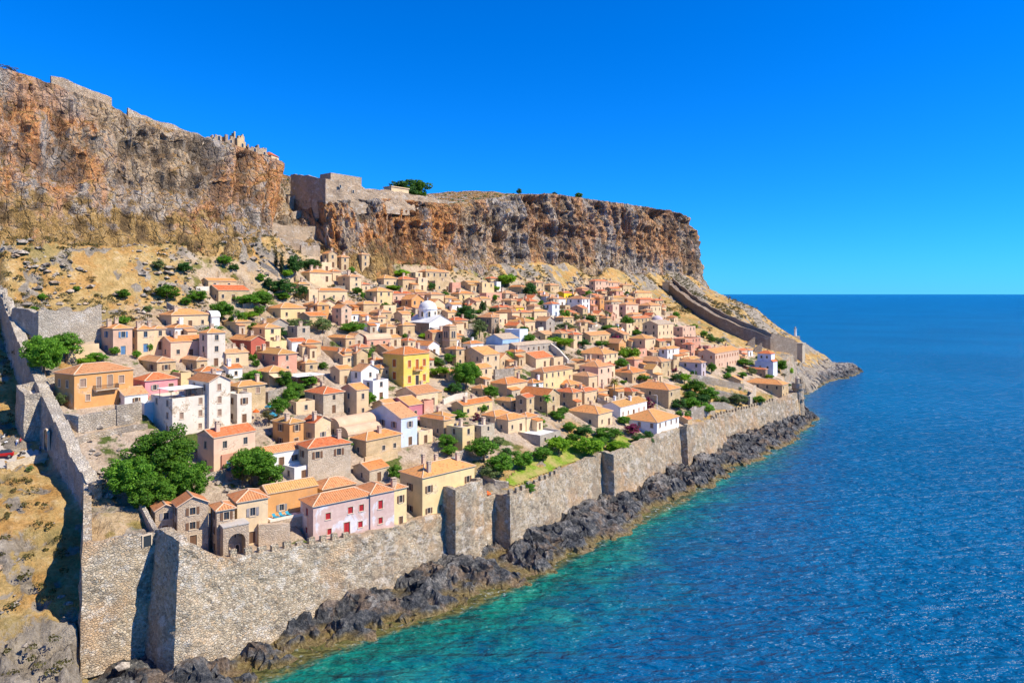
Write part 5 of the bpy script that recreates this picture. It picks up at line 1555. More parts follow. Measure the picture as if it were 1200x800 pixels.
    facade(mb, (0, Ly, 0), (0, -1, 0), (-1, 0, 0), Ly, H, [(Ly - w[0],) + w[1:] for w in sw], found)
    bw = layout(Ly, H, n, rr, dens=.6) if op.get('win', 1) and H > 2.6 else []
    facade(mb, (Lx, 0, 0), (0, 1, 0), (1, 0, 0), Ly, H, bw, found)
    facade(mb, (Lx, Ly, 0), (-1, 0, 0), (0, 1, 0), Lx, H, [], found)
    ov = .32 if kind in ('hip',) else .22
    pitch = op.get('pitch', .40 if kind != 'gv' else .46)
    if kind == 'gu':
        h = (Ly / 2 + ov) * pitch; hh = h * (Ly / 2) / (Ly / 2 + ov) 
        for x in (0, Lx): mb.add([(x, 0, H), (x, Ly, H), (x, Ly / 2, H + hh)], ((0, 1, 2),))
    if kind == 'gv':
        h = (Lx / 2 + ov) * pitch * 1.15; hh = h * (Lx / 2) / (Lx / 2 + ov)
        for y in (0, Ly): mb.add([(0, y, H), (Lx, y, H), (Lx / 2, y, H + hh)], ((0, 1, 2),))
    if kind == 'bu':
        m_ = 10
        for x in (0, Lx): mb.add([(x, Ly / 2 - Ly / 2 * math.cos(math.pi * k / m_), H + Ly / 2 * .7 * math.sin(math.pi * k / m_)) for k in range(m_ + 1)], [list(range(m_ + 1))])
    if kind == 'flat':
        t, lo = .28, .55
        for a, c in (((t, t), (Lx - t, t)), ((Lx - t, t), (Lx - t, Ly - t)), ((Lx - t, Ly - t), (t, Ly - t)), ((t, Ly - t), (t, t))):
            mb.quad((a[0], a[1], H), (c[0], c[1], H), (c[0], c[1], H - lo), (a[0], a[1], H - lo))
        O_ = [(0, 0), (Lx, 0), (Lx, Ly), (0, Ly)]; I_ = [(t, t), (Lx - t, t), (Lx - t, Ly - t), (t, Ly - t)]
        for k in range(4):
            a, c = k, (k + 1) % 4
            mb.quad(O_[a] + (H,), O_[c] + (H,), I_[c] + (H,), I_[a] + (H,))
    if near and kind in ('hip', 'gu') and wall not in ('tan', 'stone', 'darkstone', 'grey', 'brown'):
        for (a, b_, c, d) in ((-.1, -.1, Lx + .1, -.003), (-.1, -.1, -.003, Ly + .1)):
            mb.box(a, b_, H - .30, c, d, H - .135)          # cornice
    w = mb.build('wall', [wm], root)
    if kind == 'flat':
        b = MB(); b.box(.28, .28, H - .75, Lx - .28, Ly - .28, H - .55)
        rf = b.build('roof', ROOFM[roofk if roofk in ROOFM else 'slab'], root); rv = None
    else:
        rf, rv = build_roof(kind, Lx, Ly, H, [ROOFM[roofk], M_RIDGE, M_SURR], root, ov, pitch)
    put_windows(root, fw, (0, 0, 0), (1, 0, 0), 0, style, dst, near)
    put_windows(root, sw, (0, 0, 0), (0, 1, 0), R(-90), style, dst, near)   # x runs along -y for this face
    put_windows(root, bw, (Lx, 0, 0), (0, 1, 0), R(90), style, dst, near)
    nc = op.get('ch', 1 if rr.random() < .6 else 0)
    if kind in ('hip', 'gu', 'gv'):
        for c in range(nc):
            fx = [.18, .55, .82, .35][c % 4] if nc > 1 else rr.choice([.2, .5, .8])
            fy = rr.choice([.3, .6]) if nc < 4 else [.15, .7, .35, .8][c]
            ph = min(Lx, Ly) / 2 * pitch
            chimney(rf, Lx * fx, Ly * fy, H - .3, H + ph * .75 + rr.uniform(.9, 1.5), rr, M_CHIM if wall not in ('white', 'bluewhite') else WALLM['white'])
    elif nc and kind == 'flat' and rr.random() < .4:
        chimney(rf, Lx * .8, Ly * .7, H - .6, H + .9, rr)
    # --- a lower extension in front, as the town has many
    if 'label' not in op and kind != 'flat' and Lx > 4.6 and rr.random() < .5:
        aw, ad, ah = Lx * rr.uniform(.35, .55), rr.uniform(1.6, 2.6), min(H * .7, rr.uniform(2.3, 3.0))
        ax = rr.choice([0.02, Lx - aw - .02]); b = MB(); sl_h = rr.uniform(.35, .6)
        aw_ = layout(aw, ah, 1, rr, door=rr.random() < .5)
        facade(b, (ax, -ad, -.35), (1, 0, 0), (0, -1, 0), aw, ah + .35, aw_, found)
        for x_ in (ax, ax + aw): b.add([(x_, -ad, -found), (x_, -.002, -found), (x_, -.002, ah + sl_h), (x_, -ad, ah)], ((0, 1, 2, 3),))
        an = b.build('annex', [rr.choice([wm, WALLM['stone'], WALLM['cream'], wm])], root)
        b = MB(); q_ = [(ax - .2, -ad - .25, ah - .02), (ax + aw + .2, -ad - .25, ah - .02), (ax + aw + .2, -.004, ah + sl_h + .04), (ax - .2, -.004, ah + sl_h + .04)]
        b.add(q_ + [(p[0], p[1], p[2] - .12) for p in q_], ((0, 1, 2, 3), (7, 6, 5, 4), (0, 4, 5, 1), (1, 5, 6, 2), (3, 7, 4, 0)))
        b.build('annex_roof', ROOFM[rr.choice([roofk, 'brown', 'orange'])], an, uv=True)
        for w_ in aw_:
            fr, pn, sh_ = win_meshes(round(w_[2], 1), round(w_[3], 1), dst if w_[4] else style, bool(w_[4]))
            o_ = link('annex_door' if w_[4] else 'annex_window', fr, (), root, (ax + w_[0], -ad, w_[1] - .35)); link(pn.name.split('.')[0], pn, (), o_)
    # --- fittings
    if op.get('canopy'):
        x1 = Lx * .86
        b = MB(); b.box(-.5, .4, H + 1.75, x1, Ly * .62, H + 1.83); cnp = b.build('canopy', WALLM['white'], root)
        b = MB()
        for px_, py_ in ((0, .6), (x1 * .5, .6), (x1 - .3, .6), (0, Ly * .58), (x1 - .3, Ly * .58)): b.box(px_ - .05, py_ - .05, H - .6, px_ + .05, py_ + .05, H + 1.747)
        b.build('post', M_METAL, cnp)
        for k in range(6):
            b = MB(); x = .8 + k * 1.05; b.lathe([(.45, H + .15), (.45, H + .2), (.0, H + .2)], 10, (x, 1.3 + (k % 2) * 1.6)); b.box(x - .04, 1.26 + (k % 2) * 1.6, H - .55, x + .04, 1.34 + (k % 2) * 1.6, H + .149)
            FLOW.append((b, root, rr.choice(['blue', 'dark', 'brown'])))
    if op.get('awning'):
        b = MB(); b.add([(-.2, -.05, H - .5), (Lx * .95, -.05, H - .5), (Lx * .95, -2.6, H - 1.2), (-.2, -2.6, H - 1.2), (-.2, -.05, H - .56), (Lx * .95, -.05, H - .56), (Lx * .95, -2.6, H - 1.26), (-.2, -2.6, H - 1.26)],
                        ((0, 3, 2, 1), (4, 5, 6, 7), (3, 7, 6, 2), (0, 4, 7, 3), (1, 2, 6, 5)))
        b.build('awning', WALLM['cream'], root)
    if op.get('mansion'):
        yel = op['mansion'] == 'yellow'
        cx, w2, z = (Lx * .52, 1.5, 4.9) if yel else (Lx * .50, 2.5, 3.75)
        b = MB(); b.box(cx - w2, -1.2, z - .16, cx + w2, -.002, z); b.box(cx - w2 + .2, -.9, z - .5, cx - w2 + .4, -.002, z - .163); b.box(cx + w2 - .4, -.9, z - .5, cx + w2 - .2, -.002, z - .163)
        bal = b.build('balcony', M_SURR if not yel else WALLM['yellow'], root)
        b = MB()
        for (a, c) in (((-w2, -1.15), (w2, -1.15)), ((-w2, -1.15), (-w2, 0)), ((w2, -1.15), (w2, 0))):
            A, C = Vector((cx + a[0], a[1], 0)), Vector((cx + c[0], c[1], 0)); nb = int((C - A).length / .16)
            for k in range(nb + 1):
                p = A.lerp(C, k / nb); b.box(p.x - .02, p.y - .02, z + .002, p.x + .02, p.y + .02, z + .95)
            b.tube([A + Vector((0, 0, z + .98)), C + Vector((0, 0, z + .98))], [.035, .035], 6)
        b.build('railing', SHUT['rust'] if yel else M_METAL, bal)
    s['root'] = root
    return root
for i, s in enumerate(HOUSES): make_house(i, s)
for b, root, colk in FLOW:
    o = b.build('terrace_table', SHUT[colk], root)

# ------------------------------------------------------------------ churches with their own shapes
def domed_church():
    X, Y, Z = ground(503, 398)
    root = link('domed_church', None, (), None, (X, Y, Z), ROT)
    tag(root, 'white church with big round dome in the middle of the town', 'church', 'chapels and churches of the town')
    k = Y / FPX
    L, D, H = 12.0, 13.0, 6.2
    mb = MB(); facade(mb, (0, 0, 0), (1, 0, 0), (0, -1, 0), L, H, [(L * .3, 1.6, .9, 1.6), (L * .72, 1.6, .9, 1.6)], 5); facade(mb, (0, D, 0), (0, -1, 0), (-1, 0, 0), D, H, [(D * .3, 3.4, .7, 1.2), (D * .7, 3.4, .7, 1.2)], 5, 1)
    facade(mb, (L, 0, 0), (0, 1, 0), (1, 0, 0), D, H, [], 5); facade(mb, (L, D, 0), (-1, 0, 0), (0, 1, 0), L, H, [], 5)
    for y in (0, D): mb.add([(0, y, H), (L, y, H), (L / 2, y, H + 2.6)], ((0, 1, 2),))
    mb.build('wall', [WALLM['white'], WALLM['brown']], root)
    b = MB(); v, f, rid = roof_mesh('gv', L, D, H, .25, .38); b.add(v, f, 0); b.add([(p[0], p[1], p[2] - .2) for p in v], [q[::-1] for q in f], 0)
    rf = b.build('roof', [WALLM['white']], root)
    for fx in (.3, .72):
        fr, pn, sh = win_meshes(.9, 1.6, None); o = link('window', fr, (), root, (L * fx, 0, 1.6), 0); link('pane', pn, (), o)
    dr = link('drum', None, (), root, (L * .5, D * .55, 0))
    b = MB(); b.lathe([(3.4, H + .5), (3.4, H + 4.6), (3.7, H + 4.75), (3.7, H + 5.1), (3.4, H + 5.15)], 16); b.build('drum_wall', WALLM['white'], dr)
    b = MB(); b.lathe([(3.4 * math.cos(a), H + 5.15 + 2.9 * math.sin(a)) for a in np.linspace(0, math.pi / 2, 12)], 28); b.lathe([(.12, H + 8), (.12, H + 9.2)], 6); b.build('dome', WALLM['white'], dr, smooth=True)
    for a in range(8):
        an = math.pi * 2 * a / 8 + .2
        opening(dr, 'drum_window', 3.44 * math.cos(an), 3.44 * math.sin(an), H + 2.0, an + R(90), .7, 1.9, M_PANE)
    # front chapel
    b = MB(); b.box(.6, -7, -4, 7, -.003, 2.9); b.build('porch', WALLM['tan'], root)
    b = MB(); b.add([(.3, -7.3, 2.9), (7.3, -7.3, 2.9), (7.3, -.01, 4.6), (.3, -.01, 4.6), (.3, -7.3, 2.7), (7.3, -7.3, 2.7)], ((0, 1, 2, 3), (0, 4, 5, 1))); b.build('porch_roof', ROOFM['greyslab'], root)
domed_church()
def bell_tower():
    X, Y, Z = ground(527, 414)
    root = link('bell_tower', None, (), None, (X, Y, Z), ROT)
    tag(root, 'square tan stone bell tower in front of the domed church', 'bell tower')
    w, H = 3.6, 9.6
    mb = MB()
    fw = [(w / 2, 5.6, 1.9, 2.6), (w / 2, 2.2, .7, 1.3)]
    for O, Xa, N in (((-w / 2, -w / 2, 0), (1, 0, 0), (0, -1, 0)), ((-w / 2, w / 2, 0), (0, -1, 0), (-1, 0, 0)), ((w / 2, -w / 2, 0), (0, 1, 0), (1, 0, 0)), ((w / 2, w / 2, 0), (-1, 0, 0), (0, 1, 0))):
        facade(mb, O, Xa, N, w, H, fw, 5)
    mb.build('wall', WALLM['tan'], root)
    b = MB()
    for z in (4.7, 8.7, 9.6): b.box(-w / 2 - .18, -w / 2 - .18, z + .004, w / 2 + .18, w / 2 + .18, z + .26)
    b.build('cornice', M_SURR, root)
    for O, a in (((0, -w / 2), 0), ((-w / 2, 0), R(-90)), ((w / 2, 0), R(90))):
        for dx in (-.5, .5):
            ox, oy = O[0] + dx * math.cos(a), O[1] + dx * math.sin(a)
            ox -= math.sin(a) * -.06 * 0
            opening(root, 'bell_opening', ox + math.sin(a) * .06, oy - math.cos(a) * .06, 5.6, a, .72, 2.4, M_PANE)
    b = MB(); b.add([(-w / 2, -w / 2, 9.87), (w / 2, -w / 2, 9.87), (w / 2, w / 2, 9.87), (-w / 2, w / 2, 9.87), (0, 0, 10.6)], ((0, 1, 4), (1, 2, 4), (2, 3, 4), (3, 0, 4))); b.build('roof', ROOFM['brown'], root, uv=True)
bell_tower()
def small_domed_chapel():
    X, Y, Z = ground(770, 386)
    root = link('domed_chapel', None, (), None, (X, Y, Z), ROT)
    tag(root, 'small brown domed chapel above the cream gabled church', 'chapel', 'chapels and churches of the town')
    b = MB(); b.box(-4, -4, -4, 4, 4, 3.2); b.build('wall', WALLM['brown'], root)
    b = MB(); b.lathe([(3.0, 3.2), (3.0, 4.8), (3.25, 4.9)] + [(3.1 * math.cos(a), 5 + 2.6 * math.sin(a)) for a in np.linspace(0, math.pi / 2, 9)], 18); b.build('dome', WALLM['lilac'], root, smooth=True)
    opening(root, 'doorway', 0, -4.03, 0, 0, 1.2, 2.2, M_PANE)
small_domed_chapel()
def church_upper():
    s = next(s for s in HOUSES if s['h'][0] == 884.5)
    r = s['root']; Lx, Ly, H = s['Lu'], s['Lv'], s['H']
    b = MB(); b.box(.5, 1.2, H - 1, Lx - .5, Ly - 1.2, H + 4.0); b.build('nave', WALLM['bluewhite'], r)
    b = MB(); v, f, rd = roof_mesh('hip', Lx - 1, Ly - 2.4, 0, .3, .5); b.add([(p[0] + .5, p[1] + 1.2, p[2] + H + 4.0) for p in v], f); b.build('nave_roof', ROOFM['red'], r, uv=True)
    b = MB(); b.quad((-.3, -.3, H + .01), (Lx + .3, -.3, H + .01), (Lx + .3, 1.19, H + 1.), (-.3, 1.19, H + 1.)); b.build('porch_roof', ROOFM['red'], r, uv=True)
    for y in (.3, .7): opening(r, 'window', -.03, Ly * y, H * .45, R(-90), .8, 1.6, M_PANE)
    for y in (.35, .65): opening(r, 'window', .47, Ly * y, H + 1.6, R(-90), .7, 1.3, M_PANE)
church_upper()
def archway():
    # arched terrace house block in front of the narrow tower house
    X, Y, Z = ground(258, 652)
    root = link('arch_house', None, (), None, (X, Y, Z - .2), ROT - R(14))
    tag(root, 'stone terrace block with a big round arch between the gable houses and the sunbed terrace', 'archway')
    Y_ = Y / FPX
    L, H, D = 4.3, 5.7, 3.0
    n = 14; r = 1.45; cx = 2.3; sp = 2.9
    b = MB()
    arc = [(cx - r, -3)] + [(cx - r * math.cos(math.pi * k / n), sp + r * math.sin(math.pi * k / n)) for k in range(n + 1)] + [(cx + r, -3)]
    outl = [(0, -3), (0, H), (L, H), (L, -3)]
    # front face as strips
    for i in range(1, n + 1):
        a, c = arc[i], arc[i + 1]
        b.quad((a[0], -2, a[1]), (c[0], -2, c[1]), (c[0], -2, H), (a[0], -2, H))
    b.quad((0, -2, -3), (cx - r, -2, -3), (cx - r, -2, H), (0, -2, H)); b.quad((cx + r, -2, -3), (L, -2, -3), (L, -2, H), (cx + r, -2, H))
    for i in range(len(arc) - 1):
        a, c = arc[i], arc[i + 1]; b.quad((a[0], -2, a[1]), (a[0], .2, a[1]), (c[0], .2, c[1]), (c[0], -2, c[1]))
    b.quad((0, -2, -3), (0, -2, H), (0, 1, H), (0, 1, -3)); b.quad((L, -2, -3), (L, 1, -3), (L, 1, H), (L, -2, H))
    b.quad((cx - r - .01, .2, -3), (cx + r + .01, .2, -3), (cx + r + .01, .2, sp + r), (cx - r - .01, .2, sp + r))
    b.build('wall', WALLM['darkstone'], root)
    b = MB(); b.box(-.1, -2.1, H + .002, L + .1, 1.2, H + .2); b.build('terrace', ROOFM['slab'], root)
    opening(root, 'doorway', cx - .6, .14, 0, 0, .9, 2.0, M_PANE); opening(root, 'doorway', cx + .6, .14, .4, 0, .6, 1.3, M_PANE); opening(root, 'window', cx, .14, 3.0, 0, .8, .8, M_PANE, False)
archway()
# ------------------------------------------------------------------ trees
rt = np.random.default_rng(11)
def leaf_cloud(name, clumps, per, size, mat, seed, up=.35):
    """clumps: list of (x, y, z, r) ; small leaf quads on and in each clump"""
    g = np.random.default_rng(seed)
    V, F = [], 0
    allv = []
    for (x, y, z, r) in clumps:
        n = int(per * (r / .3) ** 2)
        d = g.normal(size=(n, 3)); d /= np.linalg.norm(d, axis=1)[:, None]
        d[:, 2] = d[:, 2] * .85 + .1
        p = np.array([x, y, z]) + d * (r * g.uniform(.45, 1.08, n) ** .6)[:, None]
        nn = d + g.normal(scale=.55, size=(n, 3)) + np.array([0, 0, up]); nn /= np.linalg.norm(nn, axis=1)[:, None]
        t = np.cross(nn, g.normal(size=(n, 3))); t /= np.linalg.norm(t, axis=1)[:, None] + 1e-9
        b = np.cross(nn, t)
        s = size * g.uniform(.6, 1.3, n)[:, None]
        allv.append(np.stack([p - t * s, p - b * s * .55, p + t * s, p + b * s * .55], 1))
    A = np.concatenate(allv).reshape(-1, 3)
    me = bpy.data.meshes.new(name)
    k = len(A) // 4
    me.vertices.add(len(A)); me.vertices.foreach_set('co', A.reshape(-1).astype(np.float32))
    me.loops.add(len(A)); me.polygons.add(k)
    me.loops.foreach_set('vertex_index', np.arange(len(A), dtype=np.int32))
    me.polygons.foreach_set('loop_start', np.arange(0, len(A), 4, dtype=np.int32))
    me.update(calc_edges=True)
    me.materials.append(mat)
    return me
def clumps(seed, n, shape='round', rmin=.2, rmax=.36):
    g = np.random.default_rng(seed); out = []
    while len(out) < n:
        d = g.normal(size=3); d /= np.linalg.norm(d); r = g.uniform(.3, .8) if len(out) > n * .35 else g.uniform(.62, .82)
        p = d * r * g.uniform(.85, 1.12)
        if shape == 'flat': p[2] *= .75
        if p[2] < -.62: continue
        if g.random() < .18: p = p * g.uniform(1.1, 1.25)
        out.append((p[0], p[1], p[2], g.uniform(rmin, rmax) * (1 if g.random() < .7 else .7)))
    return out
PRO = {}
for kind, (mat, lst) in {
    'broad': ('green', [(1, 40, .082, 110), (2, 44, .078, 110), (3, 36, .086, 110)]),
    'light': ('bright', [(4, 40, .08, 110), (5, 42, .08, 110)]),
    'olive': ('olive', [(6, 36, .08, 90), (7, 34, .08, 90)]),
    'dark': ('dark', [(8, 40, .08, 110), (9, 38, .08, 110)]),
    'boug': ('magenta', [(10, 26, .1, 70), (11, 24, .1, 70)]),
    'scrub': ('scrub', [(12, 14, .10, 36), (13, 12, .10, 36)]),
}.items():
    PRO[kind] = [leaf_cloud('crown', clumps(sd_, n, 'flat' if kind == 'light' else 'round'), per, sz, LEAF[mat], sd_) for sd_, n, sz, per in lst]
PRO['big'] = [leaf_cloud('crown', clumps(21, 120, 'round', .14, .25), 330, .045, LEAF['green'], 21), leaf_cloud('crown', clumps(22, 110, 'round', .14, .26), 330, .045, LEAF['green'], 22)]
cy = [(0.1 * math.sin(k * 2.1), .1 * math.cos(k * 2.1), -1 + 2 * k / 15, max(.10, .42 * (1 - (k / 15) ** 1.6) * (.55 + .45 * min(1, k / 3)))) for k in range(16)]
PRO['cypress'] = [leaf_cloud('crown', [(x * 1.2, y * 1.2, z, r) for x, y, z, r in cy], 90, .07, LEAF['cypress'], 31, .6)]
def palm_mesh(seed, mat, n=34):
    g = np.random.default_rng(seed); b = MB()
    for i in range(n):
        a = 2 * math.pi * i / n + g.uniform(-.2, .2); el = g.uniform(-.5, 1.2)
        L = g.uniform(.75, 1.0); pts = []
        for t in np.linspace(0, 1, 7):
            r = L * t * math.cos(el * (1 - .3 * t)); z = L * t * math.sin(el) - .55 * t * t * L
            pts.append(Vector((r * math.cos(a), r * math.sin(a), z)))
        for j in range(6):
            s = Vector((-math.sin(a), math.cos(a), 0)) * (.13 * math.sin(math.pi * (j + .6) / 7)); s2 = Vector((-math.sin(a), math.cos(a), 0)) * (.13 * math.sin(math.pi * min(6.9, j + 1.5) / 7))
            dn = Vector((0, 0, -.06))
            b.add([pts[j], pts[j + 1], pts[j + 1] + s2 + dn, pts[j] + s + dn, pts[j + 1] - s2 + dn, pts[j] - s + dn], ((0, 1, 2, 3), (1, 0, 5, 4)))
    me = b.mesh('crown'); me.materials.append(mat); return me
PRO['palm'] = [palm_mesh(41, LEAF['green'])]; PRO['drypalm'] = [palm_mesh(42, LEAF['dry'], 44)]
TRUNK = {}
def trunk_mesh(forks):
    b = MB()
    b.tube([(0, 0, -.35), (.01, 0, .15), (.03, .02, .5), (.02, -.01, .8)], [.075, .06, .05, .035], 7)
    for k in range(forks):
        a = 2 * math.pi * k / forks + .5
        b.tube([(.02, .01, .42), (.16 * math.cos(a), .16 * math.sin(a), .72), (.36 * math.cos(a), .36 * math.sin(a), 1.0)], [.038, .028, .012], 5, cap=False)
    me = b.mesh('trunk'); me.materials.append(M_BARK); return me
TR = trunk_mesh(5); TRP = trunk_mesh(0)
KN = {'broad': ('leafy_tree', 'tree', 'leafy green tree', 'trees of the town'), 'big': ('leafy_tree', 'tree', 'big leafy green tree', 'trees of the town'), 'light': ('leafy_tree', 'tree', 'bright green tree', 'trees of the town'),
      'olive': ('olive_tree', 'tree', 'grey-green olive tree', 'trees of the town'), 'dark': ('leafy_tree', 'tree', 'dark green tree', 'trees of the town'), 'cypress': ('cypress_tree', 'tree', 'slim dark cypress', 'cypresses of the town'),
      'boug': ('bougainvillea', 'shrub', 'magenta flowering bougainvillea', 'flowering shrubs'), 'scrub': ('dry_shrub', 'shrub', 'dry olive-brown shrub', 'shrubs of the town'), 'palm': ('palm_tree', 'palm', 'green palm tree', 'palms of the town'), 'drypalm': ('palm_tree', 'palm', 'yellowing palm tree', 'palms of the town')}
NT_ = [0]
def tree(px, py, wpx, hpx, kind, label=None, pos=None, low=None):
    X, Y, Z = pos or ground(px, py)
    if pos is None: Z = float(hgt(np.array([X]), np.array([Y]))[0])
    r = wpx / 2 * Y / FPX * 1.1; h = hpx * Y / FPX * 1.06
    nm, cat, desc, grp = KN[kind]
    bushy = (h < 3.2 and kind not in ('palm', 'drypalm', 'cypress')) if low is None else low
    if bushy and kind in ('broad', 'dark', 'light', 'olive'):
        nm, cat, desc, grp = 'shrub', 'shrub', {'broad': 'green shrub', 'dark': 'dark green shrub', 'light': 'bright green shrub', 'olive': 'grey-green shrub'}[kind], 'shrubs of the town'
    i = NT_[0]; NT_[0] += 1
    root = link(nm, None, (), None, (X, Y, Z), (i * 1.7) % 6.28)
    if not label:
        lmk, rel, d = relation(px, py - hpx / 2)
        sz = 'tiny' if hpx < 8 else 'small' if hpx < 12 else 'tall' if hpx > 24 else 'round' if hpx > wpx * .85 else 'wide' if wpx > 24 else 'spreading' if wpx > hpx * 1.5 else 'medium'
        if cat == 'palm' or kind == 'cypress': sz = ''
        dq = 'close' if d < 16 else 'well' if d > 34 else ''
        A = ' '.join(f'{sz} {desc}'.split()); Bq = ' '.join(f'{dq} {rel} {lmk}'.split())
        label = unique(None, [f'{A}, {Bq}'] + [f'{A}, {w} {rel} {lmk}' for w in ('just', 'nearer', 'next', 'farther', 'second', 'third', 'fourth', 'fifth')])
    else: label = unique(None, [label])
    tag(root, label, cat, grp)
    me = PRO[kind][i % len(PRO[kind])]
    if kind in ('palm', 'drypalm'):
        c = link('crown', me, (), root, (0, 0, h - r * .45)); c.scale = (r, r, r)
        t = link('trunk', TRP, (), root); t.scale = (h * .5, h * .5, (h - r * .45) / .8)
    elif kind == 'cypress':
        c = link('crown', me, (), root, (0, 0, h * .53)); c.scale = (r / .42, r / .42, h * .48)
        t = link('trunk', TRP, (), root); t.scale = (h * .2, h * .2, h * .4)
    else:
        base = .0 if bushy else .10
        cz, ch = h * (base + 1) / 2, h * (1 - base) / 2
        c = link('crown', me, (), root, (0, 0, cz)); c.scale = (r, r, max(ch, r * .35))
        t = link('trunk', TR, (), root); t.scale = (max(r, h * .4) * .9, max(r, h * .4) * .9, h * .62)
    return root
